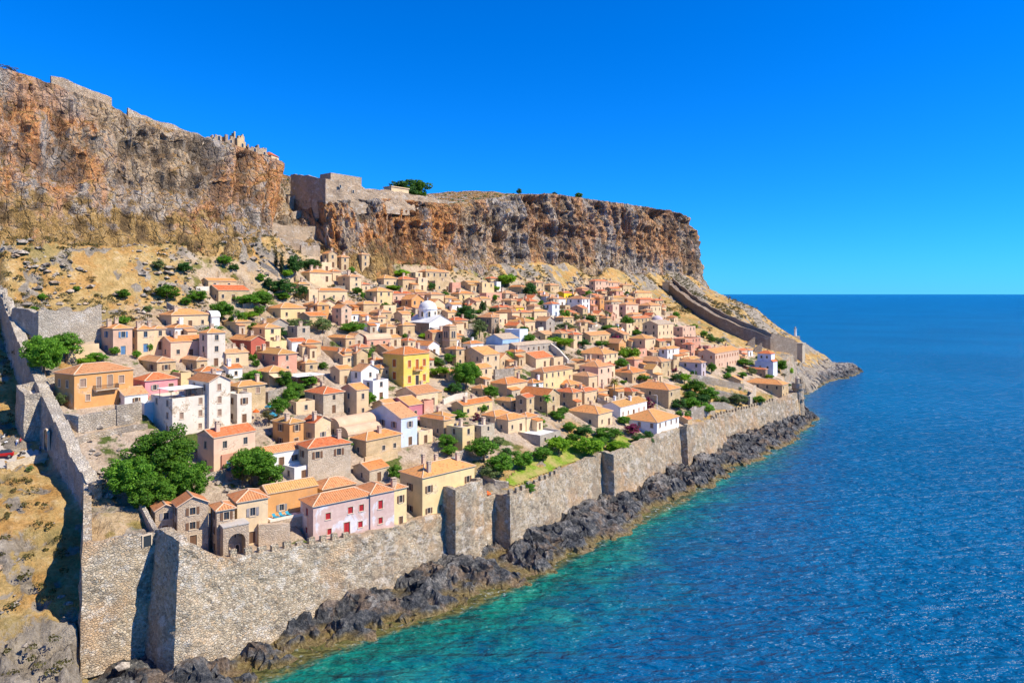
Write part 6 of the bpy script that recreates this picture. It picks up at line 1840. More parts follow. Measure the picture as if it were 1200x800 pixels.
TREES = [
 (152,592,58,58,'big','westernmost and lowest crown of the big leafy tree group beside the bastion'), (188,566,78,62,'big','tallest big leafy tree in the middle of the yard beside the bastion'), (222,590,50,50,'big','right-hand crown of the big leafy trees, beside the pale pink house'), (180,605,56,46,'big','front crown of the big leafy trees behind the stone gable houses'),
 (294,568,54,44,'big','dense green tree directly in front of the pale pink house'), (318,576,32,34,'broad','slim green tree beside the low white ribbed-roof house'),
 (52,442,46,50,'big','big green thicket just inside the western town wall'), (78,420,36,30,'broad','green bush cluster under the ruined retaining wall'), (68,388,10,12,'light'), (88,388,9,14,'light'),
 (72,474,13,12,'olive'), (134,416,13,10,'broad'), (144,381,17,10,'broad'), (112,424,24,11,'broad'), (100,428,20,10,'light'),
 (50,352,10,8,'broad'), (90,341,9,6,'broad'), (40,366,10,7,'broad'),
 (196,353,26,18,'broad'), (232,354,22,14,'broad'), (218,358,14,10,'broad'), (263,312,18,12,'broad'), (274,317,12,8,'dark'), (260,377,28,24,'broad'), (278,384,20,18,'broad'), (250,394,24,12,'broad'),
 (290,359,32,14,'broad'), (306,354,20,13,'broad'), (292,374,20,10,'light'), (296,388,18,10,'broad'), (248,437,14,8,'broad'), (296,447,24,13,'broad'),
 (323.5,313,4.6,21,'cypress','shorter left cypress of the pair at the cliff foot'), (330,321,5.2,30,'cypress','taller right cypress of the pair at the cliff foot'), (346,324,20,26,'dark'), (364,318,24,15,'dark'), (337,327,12,12,'light'), (332,347,28,20,'dark'), (316,339,14,14,'dark'), (354,350,14,16,'dark'),
 (310,360,22,16,'broad'), (331,352,18,10,'broad'), (412,321,8,8,'broad'), (350,388,34,15,'olive','wide olive tree crown above the long orange roof, left in its row'), (378,391,22,18,'olive','second olive tree of the row, with visible trunk'), (414,392,32,14,'broad','flat dark hedge-like tree right of the olive row'),
 (470,326,22,11,'light'), (461,341,20,8,'light'), (452,364,14,9,'broad'), (466,358,13,7,'boug'), (425,351,6,9,'broad'), (475,398,8,7,'broad'), (334,456,18,22,'broad'), (346,463,26,15,'broad'), (326,489,24,22,'broad'), (340,474,20,20,'broad'), (362,455,20,16,'broad'),
 (594,337,26,18,'light','bright spreading tree at the cliff foot'), (620,349,18,18,'dark'), (546,378,24,20,'dark'), (543,372,5,24,'cypress','lone cypress above the bell tower'), (562,392,20,18,'olive'), (546,404,14,9,'olive'), (583,393,5.5,15,'cypress','narrow cypress beside the brown cube house'), (566,368,8,16,'dark'), (506,341,9,10,'dark'), (522,350,10,8,'broad'),
 (662,378,14,15,'broad'), (690,381,19,13,'dark'), (676,376,9,9,'olive'), (710,374,12,9,'olive'), (715,389,22,8,'broad'), (734,385,16,14,'broad'), (655,407,36,13,'light','long bright hedge right of the stepped white wall'), (662,391,26,12,'olive'), (683,407,20,9,'dark'), (705,406,18,7,'broad'), (745,393,14,7,'broad'),
 (737,426,25,21,'light','very bright round tree in mid town'), (728,433,18,13,'broad'), (768,414,6,10,'cypress','small cypress right of the bright round tree'), (753,448,22,9,'broad'), (720,469,13,25,'drypalm','shaggy yellowing palm in mid town'), (706,462,10,8,'broad'), (762,482,13,16,'boug','dark magenta bougainvillea in the shade of the large tan house'), (802,449,16,13,'light','bright lime tree under the lilac-grey house'), (790,436,8,5,'boug'),
 (815,462,24,16,'broad'), (832,472,24,18,'broad'), (810,480,22,14,'broad'), (826,486,22,13,'broad'), (800,492,20,11,'broad'), (795,480,20,13,'dark'), (845,476,18,12,'olive'), (822,474,18,13,'dark'), (808,470,16,12,'broad'),
 (546,457,37,34,'big','big dark tree at the square right of the yellow mansion'), (515,442,24,14,'light'), (526,426,16,12,'broad'), (512,428,14,9,'broad'), (534,462,18,14,'dark'), (594,426,15,16,'light'), (558,494,10,10,'boug'), (538,490,22,9,'broad'), (565,484,14,11,'broad'), (641,488,14,25,'palm','green palm in front of the shaded gable house'), (652,489,18,8,'broad'), (627,456,16,11,'dark'), (524,459,8,6,'light'),
 (523,526,22,17,'broad','round green bush beside the mottled orange roof'), (463,566,18,22,'broad','round green bush behind the narrow yellow house'),
 (567,540,38,26,'broad'), (586,556,36,24,'broad'), (584,522,15,11,'olive'), (593,536,14,12,'dark'), (612,550,28,22,'broad'), (636,540,26,16,'broad'), (655,532,30,22,'light','umbrella-shaped light green tree on the lawn, the left one'), (619,579,19,13,'broad','lone round bush by the garden wall'), (639,567,10,7,'broad'), (633,499,12,11,'light'), (575,562,26,16,'olive'),
 (690,537,34,26,'light','umbrella-shaped light green tree on the lawn, the right one'), (685,512,24,14,'dark'), (712,517,34,16,'broad'), (725,532,30,17,'light'), (741,509,21,13,'boug','magenta bougainvillea on the white-fronted villa'), (748,522,16,14,'dark'), (758,522,17,18,'dark'), (668,506,16,11,'broad'), (700,526,26,14,'broad'), (672,520,20,12,'broad'),
 (873,430,20,9,'broad'), (913,436,20,15,'broad'), (926,440,10,10,'light'), (834,438,11,12,'broad'), (865,474,24,12,'olive'), (889,483,16,10,'broad'), (852,444,10,7,'broad'), (842,402,10,7,'olive'), (852,410,12,6,'olive'), (832,398,9,6,'olive'), (790,388,12,8,'broad'), (802,392,8,6,'light'), (880,480,10,7,'dark'),
 (640,366,10,8,'broad'), (580,352,10,7,'broad'), (508,356,8,6,'dark'), (444,397,9,6,'broad'), (482,372,8,6,'broad'), (704,392,10,6,'olive'), (668,400,12,7,'broad'), (622,400,10,7,'olive'), (776,430,12,8,'broad'), (640,462,10,7,'broad'), (598,470,10,8,'broad'), (660,486,14,9,'broad'), (700,496,14,8,'olive'), (476,508,6,6,'broad'), (384,470,8,8,'broad'), (362,500,9,8,'broad'),
 (420,478,8,10,'broad'), (448,476,8,10,'broad'), (300,430,10,9,'broad'), (205,440,10,7,'broad'), (160,420,10,9,'broad'), (142,412,9,8,'broad'), (176,412,7,10,'broad'), (35,552,9,6,'olive'),
]
for t in TREES: tree(*t)
# court and garden walls running out from the houses
def court_walls():
    g = random.Random(91); n = 0
    for s in HOUSES:
        if n >= 60: break
        if g.random() > .34 or s['v'] < 3: continue
        c, sn = math.cos(s['rot']), math.sin(s['rot'])
        L = g.uniform(3.5, 8); y0 = g.uniform(-2.6, 0); h = g.uniform(1.3, 2.3)
        right = g.random() < .5
        x0 = s['Lu'] + .05 if right else -L - .05
        W_ = lambda x, y: (s['X'] + x * c - y * sn, s['Y'] + x * sn + y * c)
        ok = True
        for t in s, *HOUSES:
            if t is s or (t['X'] - s['X']) ** 2 + (t['Y'] - s['Y']) ** 2 > 1600: continue
            for f in (0, .5, 1):
                ax, ay = W_(x0 + L * f, y0); ct, st = math.cos(t['rot']), math.sin(t['rot'])
                lx = (ax - t['X']) * ct + (ay - t['Y']) * st; ly = -(ax - t['X']) * st + (ay - t['Y']) * ct
                if -.4 < lx < t['Lu'] + .4 and -.6 < ly < t['Lv'] + .4: ok = False
        if not ok: continue
        P = []
        for f in np.linspace(0, 1, 5):
            ax, ay = W_(x0 + L * f, y0); z = float(hgt(np.array([ax]), np.array([ay]))[0]); P.append((ax, ay, z - 3, z + h))
        px = 600 + FPX * P[2][0] / P[2][1]; py = HZ + FPX * (CAMH - P[2][3]) / P[2][1]
        if px < 120 or px > 960: continue
        mk = g.choice([('tan', M_GARDW), ('stone', M_GARDW), ('cream', WALLM['cream']), ('pale', WALLM['chalk'])])
        o, _p, _n = wall_path('garden_wall', P, .5, [mk[1]], seed=100 + n, batter=.01, rough=.05, crumble=.12, step=1.2)
        lmk, rel, d = relation(px, py); sz = 'short' if L < 5 else 'long' if L > 6.8 else 'low' if h < 1.7 else 'plain'
        dq = 'close' if d < 16 else 'well' if d > 34 else ''
        A = f'{sz} {mk[0]} garden wall'; Bq = ' '.join(f'{dq} {rel} {lmk}'.split())
        tag(o, unique(None, [f'{A}, {Bq}'] + [f'{A}, {w} {rel} {lmk}' for w in ('just', 'nearer', 'next', 'farther', 'second', 'third')]), 'wall', 'garden walls between the houses'); n += 1
court_walls()
# shrubs in the gaps between the houses
def gap_shrubs():
    g = random.Random(77); n = 0; t = 0; P = []
    while n < 120 and t < 20000:
        t += 1
        u, v = g.uniform(30, 350), g.uniform(2, 112)
        X, Y = uv2w(u, v); Z = float(hgt(np.array([X]), np.array([Y]))[0])
        px = 600 + FPX * X / Y; py = HZ + FPX * (CAMH - Z) / Y
        if px < 100 or u < 90 and v < 6 or 600 < px < 750 and py > 512: continue
        ok = all((X - a) ** 2 + (Y - b) ** 2 > 30 for a, b in P)
        for s in HOUSES:
            c, sn = math.cos(s['rot']), math.sin(s['rot'])
            lx = (X - s['X']) * c + (Y - s['Y']) * sn; ly = -(X - s['X']) * sn + (Y - s['Y']) * c
            if -1.2 < lx < s['Lu'] + 1.2 and -1.2 < ly < s['Lv'] + 1.2: ok = False; break
        if not ok: continue
        P.append((X, Y)); n += 1
        r = g.uniform(1.1, 2.6)
        tree(px, py, 2 * r * FPX / Y, r * g.uniform(1.1, 1.9) * FPX / Y, g.choice(['broad', 'broad', 'olive', 'dark', 'light', 'broad', 'boug'] if g.random() < .35 else ['broad', 'olive', 'dark', 'scrub']), pos=(X, Y, Z - .1))
gap_shrubs()
# trees on the plateau and the rim, and on cliff ledges
def rim_tree(px, wpx, hpx, kind, label, back=6, ypx=None):
    # stand it on the plateau just behind the rim at this direction
    for k in range(len(inl)):
        if inl[k] >= back: break
    q = 600 + FPX * Xc[:, nt + k] / Yc[:, nt + k]
    col = int(np.argmin(np.where((Yc[:, nt + k] > 150) & (Yc[:, nt + k] < 620) & (ss < sl_[-5]), np.abs(q - px), 1e9)))
    X, Y, Z = Xc[col, nt + k], Yc[col, nt + k], Fz[col, nt + k]
    return tree(px, 200, wpx, hpx, kind, label, pos=(float(X), float(Y), float(Z) - .3))
rim_tree(474, 32, 27, 'dark', 'left one of two big dark trees on the plateau', 14)
rim_tree(491, 30, 26, 'broad', 'right one of two big dark trees on the plateau', 14)
rim_tree(427, 14, 9, 'dark', 'low dark tree behind the cliff fort', 14)
rim_tree(445, 9, 6, 'dark', 'small bush behind the fort guardhouse', 14)
rim_tree(678, 11, 8, 'broad', 'small dome-shaped tree on the skyline of the grey cliff', 9)
rim_tree(40, 14, 7, 'dark', 'bush on the skyline at the far west of the cliff', 4)
rim_tree(152, 12, 8, 'dark', 'bush on the skyline left of the ruins', 4)
rim_tree(203, 8, 7, 'dark', 'small bush on the skyline nearer the ruins', 4)
rim_tree(8, 26, 9, 'scrub', 'scrubby bush on the western rim at the frame edge', 4)
rim_tree(608, 7, 8, 'dark', 'thin bush on the central skyline', 16)
rim_tree(650, 7, 5, 'dark', 'little bush on the central skyline left of the dome-shaped tree', 9)
# ---- dry scrub tufts over the hillside: nobody could count them
def scrub():
    g = np.random.default_rng(5); cl_, pos = [], []
    u = g.uniform(-30, 470, 9000); v = g.uniform(60, 130, 9000)
    u2 = g.uniform(-45, 4, 330); v2 = g.uniform(-6, 60, 330)
    u3 = g.uniform(405, 520, 1400); v3 = g.uniform(28, 126, 1400)
    u, v = np.concatenate([u, u2, u3]), np.concatenate([v, v2, v3])
    x, y = uv2w(u, v)
    ok = (coast_dist(u, v) > 14) & (fbm(u / 14, v / 14, s=201) > -.05)
    for s in HOUSES:
        c, sn = math.cos(s['rot']), math.sin(s['rot'])
        lx = (x - s['X']) * c + (y - s['Y']) * sn; ly = -(x - s['X']) * sn + (y - s['Y']) * c
        ok &= ~((lx > -2.5) & (lx < s['Lu'] + 2.5) & (ly > -2.5) & (ly < s['Lv'] + 2.5))
    ok &= (v > 78) | (u < u_west(v) - 3) | (u > 380)
    ok &= ~((np.abs(v - 47) < 6) & (u < 12))
    x, y, u, v = x[ok][:4000], y[ok][:4000], u[ok][:4000], v[ok][:4000]
    z = hgt(x, y)
    r = g.uniform(.3, 1.0, len(x)) ** 1.5 * 1.3 + .15
    C = [(x[i], y[i], z[i] + r[i] * .35, r[i]) for i in range(len(x))]
    V = []
    for i in range(len(x)):
        n = int(14 + 22 * r[i])
        d = g.normal(size=(n, 3)); d /= np.linalg.norm(d, axis=1)[:, None]; d[:, 2] = np.abs(d[:, 2]) * .8
        p = np.array(C[i][:3]) + d * r[i] * g.uniform(.5, 1, n)[:, None]
        t = g.normal(size=(n, 3)); t /= np.linalg.norm(t, axis=1)[:, None]; b = np.cross(t, d); b /= np.linalg.norm(b, axis=1)[:, None] + 1e-9
        s = .16 * g.uniform(.7, 1.4, n)[:, None]
        V.append(np.stack([p - t * s, p - b * s, p + t * s, p + b * s], 1))
    A = np.concatenate(V).reshape(-1, 3); k = len(A) // 4
    me = bpy.data.meshes.new('hillside_scrub')
    me.vertices.add(len(A)); me.vertices.foreach_set('co', A.reshape(-1).astype(np.float32))
    me.loops.add(len(A)); me.polygons.add(k)
    me.loops.foreach_set('vertex_index', np.arange(len(A), dtype=np.int32)); me.polygons.foreach_set('loop_start', np.arange(0, len(A), 4, dtype=np.int32))
    me.update(calc_edges=True)
    tag(link('hillside_scrub', me, [LEAF['scrub']]), kind='stuff')
scrub()
# ---- loose stones on the slopes: nobody could count them
def loose_stones():
    g = np.random.default_rng(15)
    u = np.concatenate([g.uniform(17, 340, 5200), g.uniform(-45, 5, 1300), g.uniform(408, 520, 1300), g.uniform(10, 42, 260)]); v = np.concatenate([g.uniform(80, 124, 5200), g.uniform(-4, 75, 1300), g.uniform(28, 122, 1300), g.uniform(8, 42, 260)])
    x, y = uv2w(u, v)
    ok = (coast_dist(u, v) > 9) & (fbm(u / 12, v / 12, s=211) > -.22) & ~((np.abs(v - 47) < 5) & (u < 11)) & ((u > u_west(v) + 3) | (u < u_west(v) - 2))
    for s in HOUSES:
        c, sn = math.cos(s['rot']), math.sin(s['rot'])
        lx = (x - s['X']) * c + (y - s['Y']) * sn; ly = -(x - s['X']) * sn + (y - s['Y']) * c
        ok &= ~((lx > -1.5) & (lx < s['Lu'] + 1.5) & (ly > -1.5) & (ly < s['Lv'] + 1.5))
    x, y, u, v = x[ok], y[ok], u[ok], v[ok]
    z = hgt(x, y)
    base = np.array([(1, 0, 0), (-1, 0, 0), (0, 1, 0), (0, -1, 0), (0, 0, 1), (0, 0, -1), (.6, .6, .55), (-.6, .6, .5), (.6, -.6, .55), (-.6, -.6, .5)], float)
    fs = [(0, 6, 4), (6, 2, 4), (2, 7, 4), (7, 1, 4), (1, 9, 4), (9, 3, 4), (3, 8, 4), (8, 0, 4), (0, 2, 6), (2, 1, 7), (1, 3, 9), (3, 0, 8)]
    V, F = [], []
    for i in range(len(x)):
        r = .2 + 1.0 * g.random() ** 3.6 * (1.25 if v[i] > 100 else .8)
        q = base * r * g.uniform(.6, 1.35, (10, 1)) * np.array([1.2, 1, .8]); a = g.uniform(0, 6.28)
        q = np.stack([q[:, 0] * math.cos(a) - q[:, 1] * math.sin(a), q[:, 0] * math.sin(a) + q[:, 1] * math.cos(a), q[:, 2]], 1) + (x[i], y[i], z[i] + r * .15)
        o = len(V) * 10; V.append(q); F += [(o + p, o + q_, o + w) for p, q_, w in fs]
    me = bpy.data.meshes.new('loose_stones'); me.from_pydata(np.concatenate(V).tolist(), [], F); me.update()
    tag(link('scree', me, [M_STONE]), kind='stuff')
loose_stones()
# ---- plateau scrub
def plateau_scrub():
    g = np.random.default_rng(6); V = []
    n0 = Xc.shape[0]
    for _ in range(900):
        i = g.integers(60, n0 - 60); k = g.integers(0, 9)
        a = np.array([Xc[i, nt + k], Yc[i, nt + k], Fz[i, nt + k]]); b_ = np.array([Xc[i, nt + k + 1], Yc[i, nt + k + 1], Fz[i, nt + k + 1]])
        c = a + (b_ - a) * g.random(); r = g.uniform(.3, 1.2) ** 1.4
        n = int(14 + 22 * r)
        d = g.normal(size=(n, 3)); d /= np.linalg.norm(d, axis=1)[:, None]; d[:, 2] = np.abs(d[:, 2]) * .8
        p = c + d * r * g.uniform(.5, 1, n)[:, None]
        t = g.normal(size=(n, 3)); t /= np.linalg.norm(t, axis=1)[:, None]; b = np.cross(t, d); b /= np.linalg.norm(b, axis=1)[:, None] + 1e-9
        s = .2 * g.uniform(.7, 1.4, n)[:, None]
        V.append(np.stack([p - t * s, p - b * s, p + t * s, p + b * s], 1))
    A = np.concatenate(V).reshape(-1, 3); k = len(A) // 4
    me = bpy.data.meshes.new('plateau_scrub')
    me.vertices.add(len(A)); me.vertices.foreach_set('co', A.reshape(-1).astype(np.float32))
    me.loops.add(len(A)); me.polygons.add(k)
    me.loops.foreach_set('vertex_index', np.arange(len(A), dtype=np.int32)); me.polygons.foreach_set('loop_start', np.arange(0, len(A), 4, dtype=np.int32))
    me.update(calc_edges=True)
    tag(link('plateau_scrub', me, [LEAF['dark']]), kind='stuff')
plateau_scrub()

# ------------------------------------------------------------------ lawn, lane
def sheet(name, poly, mat, kind, lift=.12, n=60, zf=None):
    g = np.array([ground(px, py)[:2] for px, py in poly])
    from mathutils.geometry import tessellate_polygon
    lo, hi = g.min(0), g.max(0)
    ax, ay = np.linspace(lo[0], hi[0], n), np.linspace(lo[1], hi[1], n)
    GX, GY = np.meshgrid(ax, ay, indexing='ij')
    ins = np.zeros(GX.shape, bool)
    for i in range(len(g)):
        a, b = g[i], g[(i + 1) % len(g)]
        c = (a[1] > GY) != (b[1] > GY)
        with np.errstate(divide='ignore', invalid='ignore'): xi = a[0] + (GY - a[1]) * (b[0] - a[0]) / (b[1] - a[1])
        ins ^= c & (GX < xi)
    GZ = hgt(GX, GY) if zf is None else np.full(GX.shape, zf)
    GZ = GZ + lift
    idx = np.arange(n * n).reshape(n, n)
    f = [(idx[i, j], idx[i + 1, j], idx[i + 1, j + 1], idx[i, j + 1]) for i in range(n - 1) for j in range(n - 1) if ins[i, j] and ins[i + 1, j + 1] and ins[i + 1, j] and ins[i, j + 1]]
    me = bpy.data.meshes.new(name); me.from_pydata(np.stack([GX, GY, GZ], -1).reshape(-1, 3).tolist(), [], [tuple(map(int, q)) for q in f]); me.update()
    return tag(link(name, me, [mat]), kind=kind)
m = NT('garden_grass', .95, .1); v = m.coord()
m.col(m.mix(m.rng(m.noise(v, .22, 4, .6), .4, .62), m.ramp(m.noise(v, 2.2, 6, .7), [(.3, (.05, .11, .008)), (.5, (.17, .27, .02)), (.7, (.30, .36, .05))]), m.ramp(m.noise(v, 2.2, 5, .7), [(.3, (.30, .24, .07)), (.7, (.46, .38, .15))])))
m.bump(m.noise(v, 5, 4, .7), .8, .2)
sheet('lawn', [(600, 574), (640, 556), (690, 538), (735, 527), (750, 519), (728, 510), (700, 508), (664, 518), (636, 530), (606, 548), (590, 562)], m.mat, 'stuff', .2)
sheet('lane', [(-30, 512), (20, 518), (57, 524), (59, 536), (30, 543), (8, 549), (-30, 552)], plain('lane_paving', (.42, .38, .33), .9), 'structure', .10)

# ------------------------------------------------------------------ small things
def parasol(px, py, rpx, mat, label, grp):
    X, Y, Z = ground(px, py)
    r = rpx * Y / FPX
    root = link('parasol', None, (), None, (X, Y, Z), 0); tag(root, label, 'parasol', grp)
    b = MB(); n = 10
    for k in range(n):
        a, c = 2 * math.pi * k / n, 2 * math.pi * (k + 1) / n
        b.add([(0, 0, 2.75), (r * math.cos(a), r * math.sin(a), 2.1), (r * math.cos(c), r * math.sin(c), 2.1), (r * math.cos(a), r * math.sin(a), 1.9), (r * math.cos(c), r * math.sin(c), 1.9), (0, 0, 2.68)], ((0, 1, 2), (1, 3, 4, 2), (5, 2, 1)))
    b.build('canopy', mat, root)
    b = MB(); b.tube([(0, 0, -.2), (0, 0, 2.9)], [.04, .04], 6); b.lathe([(.3, 0), (.3, .1), (.05, .14)], 10); b.build('pole', M_METAL, root)
BL = plain('turquoise_canvas', (.03, .26, .38), .8); ORG = plain('orange_canvas', (.75, .13, .02), .8)
parasol(316, 486, 6, BL, 'upper turquoise parasol below the cafe with cream awning', 'turquoise parasols'); parasol(319, 496, 6.5, BL, 'lower turquoise parasol below the cafe with cream awning', 'turquoise parasols')
parasol(300, 492, 4, ORG, 'small orange parasol left of the turquoise ones', 'orange parasols'); parasol(571, 588, 4.5, ORG, 'orange parasol behind the sea wall right of the wall tower', 'orange parasols')
def white_canopy():
    X, Y, Z = ground(360, 452)
    root = link('pergola', None, (), None, (X, Y, Z), ROT); tag(root, 'white flat canopy on posts over a restaurant terrace in mid town', 'pergola')
    b = MB(); b.box(-5, -2.5, 3.0, 4, 4.5, 3.1); b.build('canopy', WALLM['white'], root)
    for x in (-4.8, -.5, 3.8):
        for y in (-2.3, 4.3):
            b = MB(); b.box(x - .07, y - .07, -4, x + .07, y + .07, 2.997); b.build('post', M_METAL, root)
white_canopy()
def sunbeds():
    e = next(s for s in HOUSES if s['h'][:2] == (310, 314))
    c, sn = math.cos(e['rot']), math.sin(e['rot'])
    def W_(x, y): return e['X'] + x * c - y * sn, e['Y'] + x * sn + y * c
    X, Y = W_(-.6, -3.0)
    root = link('sunbed_terrace', None, (), None, (X, Y, e['Z']), e['rot']); tag(root, 'white roof terrace with sunbeds in front of the ribbed ochre roof', 'terrace')
    b = MB(); b.box(0, 0, -6.5, 9.6, 2.95, .1); b.build('block', WALLM['darkstone'], root)
    b = MB(); b.box(.4, .4, .103, 6, 2.9, .15); b.build('paving', ROOFM['whiteslab'], root)
    b = MB(); b.box(-.05, -.05, .103, 9.6, .25, .6); b.build('parapet', WALLM['chalk'], root)
    for z, x, w, h in ((-3.6, 1.3, .7, 1.0), (-3.8, 4.2, .6, .8), (-5.2, 7.6, 1.0, 1.2), (-3.2, 6.8, .7, .8)): opening(root, 'window', x, -.03, z, 0, w, h, M_PANE, False)
    for k, x in enumerate((1.6, 2.9, 4.2)):
        X2, Y2 = W_(-.6 + x, -1.6)
        sb = link('sunbed', None, (), None, (X2, Y2, e['Z'] + .15), e['rot'] + .25); tag(sb, f'{("left", "middle", "right")[k]} turquoise sunbed on the white roof terrace', 'sunbed', 'sunbeds on the white roof terrace')
        b = MB(); b.box(-.32, -.9, .28, .32, .5, .36); b.add([(-.32, .5, .30), (.32, .5, .30), (.32, 1.0, .75), (-.32, 1.0, .75), (-.32, .5, .36), (.32, .5, .36), (.32, .96, .80), (-.32, .96, .80)], ((0, 3, 2, 1), (4, 5, 6, 7), (0, 1, 5, 4), (2, 3, 7, 6), (1, 2, 6, 5), (0, 4, 7, 3))); b.build('mattress', BL, sb)
        b = MB()
        for x_ in (-.28, .28):
            for y_ in (-.8, .4): b.box(x_ - .03, y_ - .03, 0, x_ + .03, y_ + .03, .277)
        b.build('frame', M_METAL, sb)
sunbeds()
def lamp_post(px, py, hpx, label, mat):
    X, Y, Z = ground(px, py); h = hpx * Y / FPX
    root = link('lamp_post', None, (), None, (X, Y, Z)); tag(root, label, 'lamp post')
    b = MB(); b.tube([(0, 0, -.4), (0, 0, h)], [.12, .08], 8); b.tube([(0, 0, h), (-1.3, 0, h + .15)], [.06, .05], 6); b.build('pole', mat, root)
    b = MB(); b.box(-1.9, -.15, h + .06, -1.2, .15, h + .2); b.build('lamp_head', M_FRAME, root)
lamp_post(770, 485, 22, 'white lamp post standing in front of the large tan house', WALLM['white'])
lamp_post(814, 445, 12, 'short pale lamp post beside the bright lime tree', WALLM['white'])
lamp_post(900, 462, 12, 'thin dark flue pole over the big orange corner roof', M_METAL)

# parked car and scooters on the lane outside the gate
def car():
    X, Y, Z = ground(2, 537)
    root = link('parked_car', None, (), None, (X, Y, Z + .15), .55); tag(root, 'red hatchback car parked on the lane at the left edge', 'car')
    paint = NT('red_car_paint', .3, .5); paint.col((.55, .01, .015))
    prof = [(-2.0, .35, .45), (-2.0, .85, .8), (-1.3, 1.0, .86), (-.6, 1.02, .86), (1.7, 1.02, .86), (2.0, .8, .82), (2.0, .35, .7)]
    b = MB()
    for (x, z, w), (x2, z2, w2) in zip(prof[:-1], prof[1:]): b.quad((x, -w, z), (x2, -w2, z2), (x2, w2, z2), (x, w, z))
    for sgn in (-1, 1): b.add([(x, sgn * w, z) for x, z, w in prof], [list(range(len(prof)))])
    b.build('body', paint.mat, root)
    b = MB()
    cab = [(-.75, 1.02, .8), (-.15, 1.5, .66), (1.2, 1.52, .66), (1.8, 1.02, .8)]
    for (x, z, w), (x2, z2, w2) in zip(cab[:-1], cab[1:]): b.quad((x, -w, z), (x2, -w2, z2), (x2, w2, z2), (x, w, z), 1 if x < 0 or x2 > 1.5 else 0)
    for sgn in (-1, 1): b.add([(x, sgn * w, z) for x, z, w in cab], [list(range(4))], 1)
    b.build('cabin', [paint.mat, M_PANE], root)
    for x in (-1.25, 1.25):
        for y in (-.78, .78):
            w = MB(); w.tube([(x, y - .1, .32), (x, y + .1, .32)], [.32, .32], 14); o = w.build('wheel', M_METAL, root)
            w = MB(); w.tube([(x, y - .115, .32), (x, y + .115, .32)], [.18, .18], 10); w.build('rim', M_FRAME, o)
car()
SCM = [plain('white_scooter_paint', (.7, .7, .7), .4), plain('blue_scooter_paint', (.05, .15, .4), .4), plain('black_scooter_paint', (.03, .03, .035), .4)]
for k, (px, py, lab) in enumerate(((9, 521, 'white scooter parked nearest the red car, under the town wall'), (15, 517, 'blue scooter parked between white and black ones under the town wall'), (26, 534, 'black scooter parked on the sunny lane by its parapet'), (4, 515, 'second white scooter, farthest back under the town wall'))):
    X, Y, Z = ground(px, py)
    root = link('scooter', None, (), None, (X, Y, Z + .15), .9 + k * .3); tag(root, lab, 'scooter', 'scooters parked outside the gate')
    m_ = SCM[(0, 1, 2, 0)[k]]
    b = MB(); b.tube([(-.55, 0, .45), (-.2, 0, .6), (.1, 0, .38), (.4, 0, .4), (.58, 0, .95)], [.16, .2, .12, .12, .07], 8); b.build('body', m_, root)
    b = MB(); b.box(-.6, -.14, .72, .05, .14, .84); b.build('seat', M_METAL, root)
    for x in (-.6, .65): w = MB(); w.tube([(x, -.06, .25), (x, .06, .25)], [.25, .25], 12); w.build('wheel', M_METAL, root)
    b = MB(); b.tube([(.6, -.32, 1.02), (.56, 0, 1.0), (.6, .32, 1.02)], [.025, .03, .025], 6); b.build('handlebar', M_METAL, root)
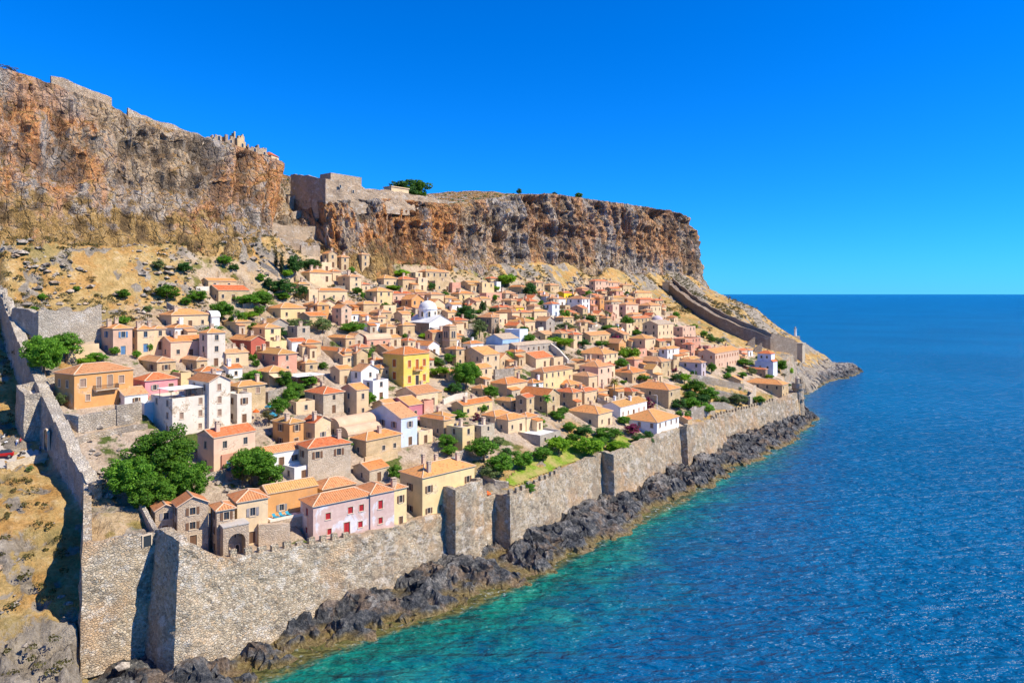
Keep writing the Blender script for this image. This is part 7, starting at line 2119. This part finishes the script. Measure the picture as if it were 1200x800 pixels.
# people
SKIN = plain('skin', (.45, .27, .18), .6, .08)
def person(px, py, heading, shirt, trousers, label, pose=0, pos=None):
    X, Y, Z = pos or ground(px, py)
    root = link('person', None, (), None, (X, Y, Z + .13), heading); tag(root, label, 'person', 'people near the gate')
    s = .14 * (1 + pose)
    J = [(0, 0, .95), (0, 0, 1.2), (0, 0, 1.42), (0, .01, 1.52), (0, .02, 1.64), (0, .02, 1.74),
         (-.1, 0, .92), (-.11, -s, .5), (-.11, -s * .5, .07), (-.11, -s * .5 - .16, .04), (.1, 0, .92), (.11, s, .5), (.11, s * 1.3, .07), (.11, s * 1.3 - .16, .04),
         (-.2, 0, 1.4), (-.25, .05 + s * .4, 1.12), (-.24, -.05 + s * .3, .88), (.2, 0, 1.4), (.25, -.03 - s * .4, 1.12), (.24, -.12 - s * .3, .88)]
    E = [(0, 1), (1, 2), (2, 3), (3, 4), (4, 5), (0, 6), (6, 7), (7, 8), (8, 9), (0, 10), (10, 11), (11, 12), (12, 13), (2, 14), (14, 15), (15, 16), (2, 17), (17, 18), (18, 19)]
    RD = [.14, .125, .13, .055, .10, .07, .095, .065, .042, .035, .095, .065, .042, .035, .06, .042, .035, .06, .042, .035]
    me = bpy.data.meshes.new('body'); me.from_pydata(J, E, [])
    o = bpy.data.objects.new('tmp', me); COL.objects.link(o)
    o.modifiers.new('s', 'SKIN').use_smooth_shade = True
    for i, r in enumerate(RD): me.skin_vertices[0].data[i].radius = (r, r * (.75 if i < 3 else 1))
    me.skin_vertices[0].data[0].use_root = True
    o.modifiers.new('d', 'SUBSURF').levels = 1
    dg = bpy.context.evaluated_depsgraph_get(); m2 = bpy.data.meshes.new_from_object(o.evaluated_get(dg)); bpy.data.objects.remove(o)
    m2.materials.clear()
    for q in (SKIN, shirt, trousers): m2.materials.append(q)
    for p in m2.polygons:
        c = p.center
        p.material_index = 1 if (.95 < c.z < 1.49 and not (abs(c.x) > .215 and c.z < 1.15)) else 2 if c.z <= .97 and c.z > .09 and abs(c.x) < .21 else 0
    link('body', m2, (), root)
    b = MB(); b.lathe([(.108, 1.66), (.115, 1.72), (.085, 1.78), (0, 1.80)], 12, (0, .035)); b.build('hair', M_WOOD, root, smooth=True)
WH, BLU, DK, RDc = plain('white_cotton', (.75, .73, .7), .9), plain('blue_cotton', (.05, .12, .35), .9), plain('dark_cotton', (.03, .03, .04), .9), plain('red_cotton', (.5, .04, .05), .9)
person(20, 524, .4, WH, BLU, 'person in white top walking on the shaded lane toward the gateway', 1)
person(24, 523, .6, RDc, DK, 'person in red top beside the white-topped walker on the lane', .6)
person(47, 532, 2.2, BLU, DK, 'person in blue shirt standing close to the gateway', 0)
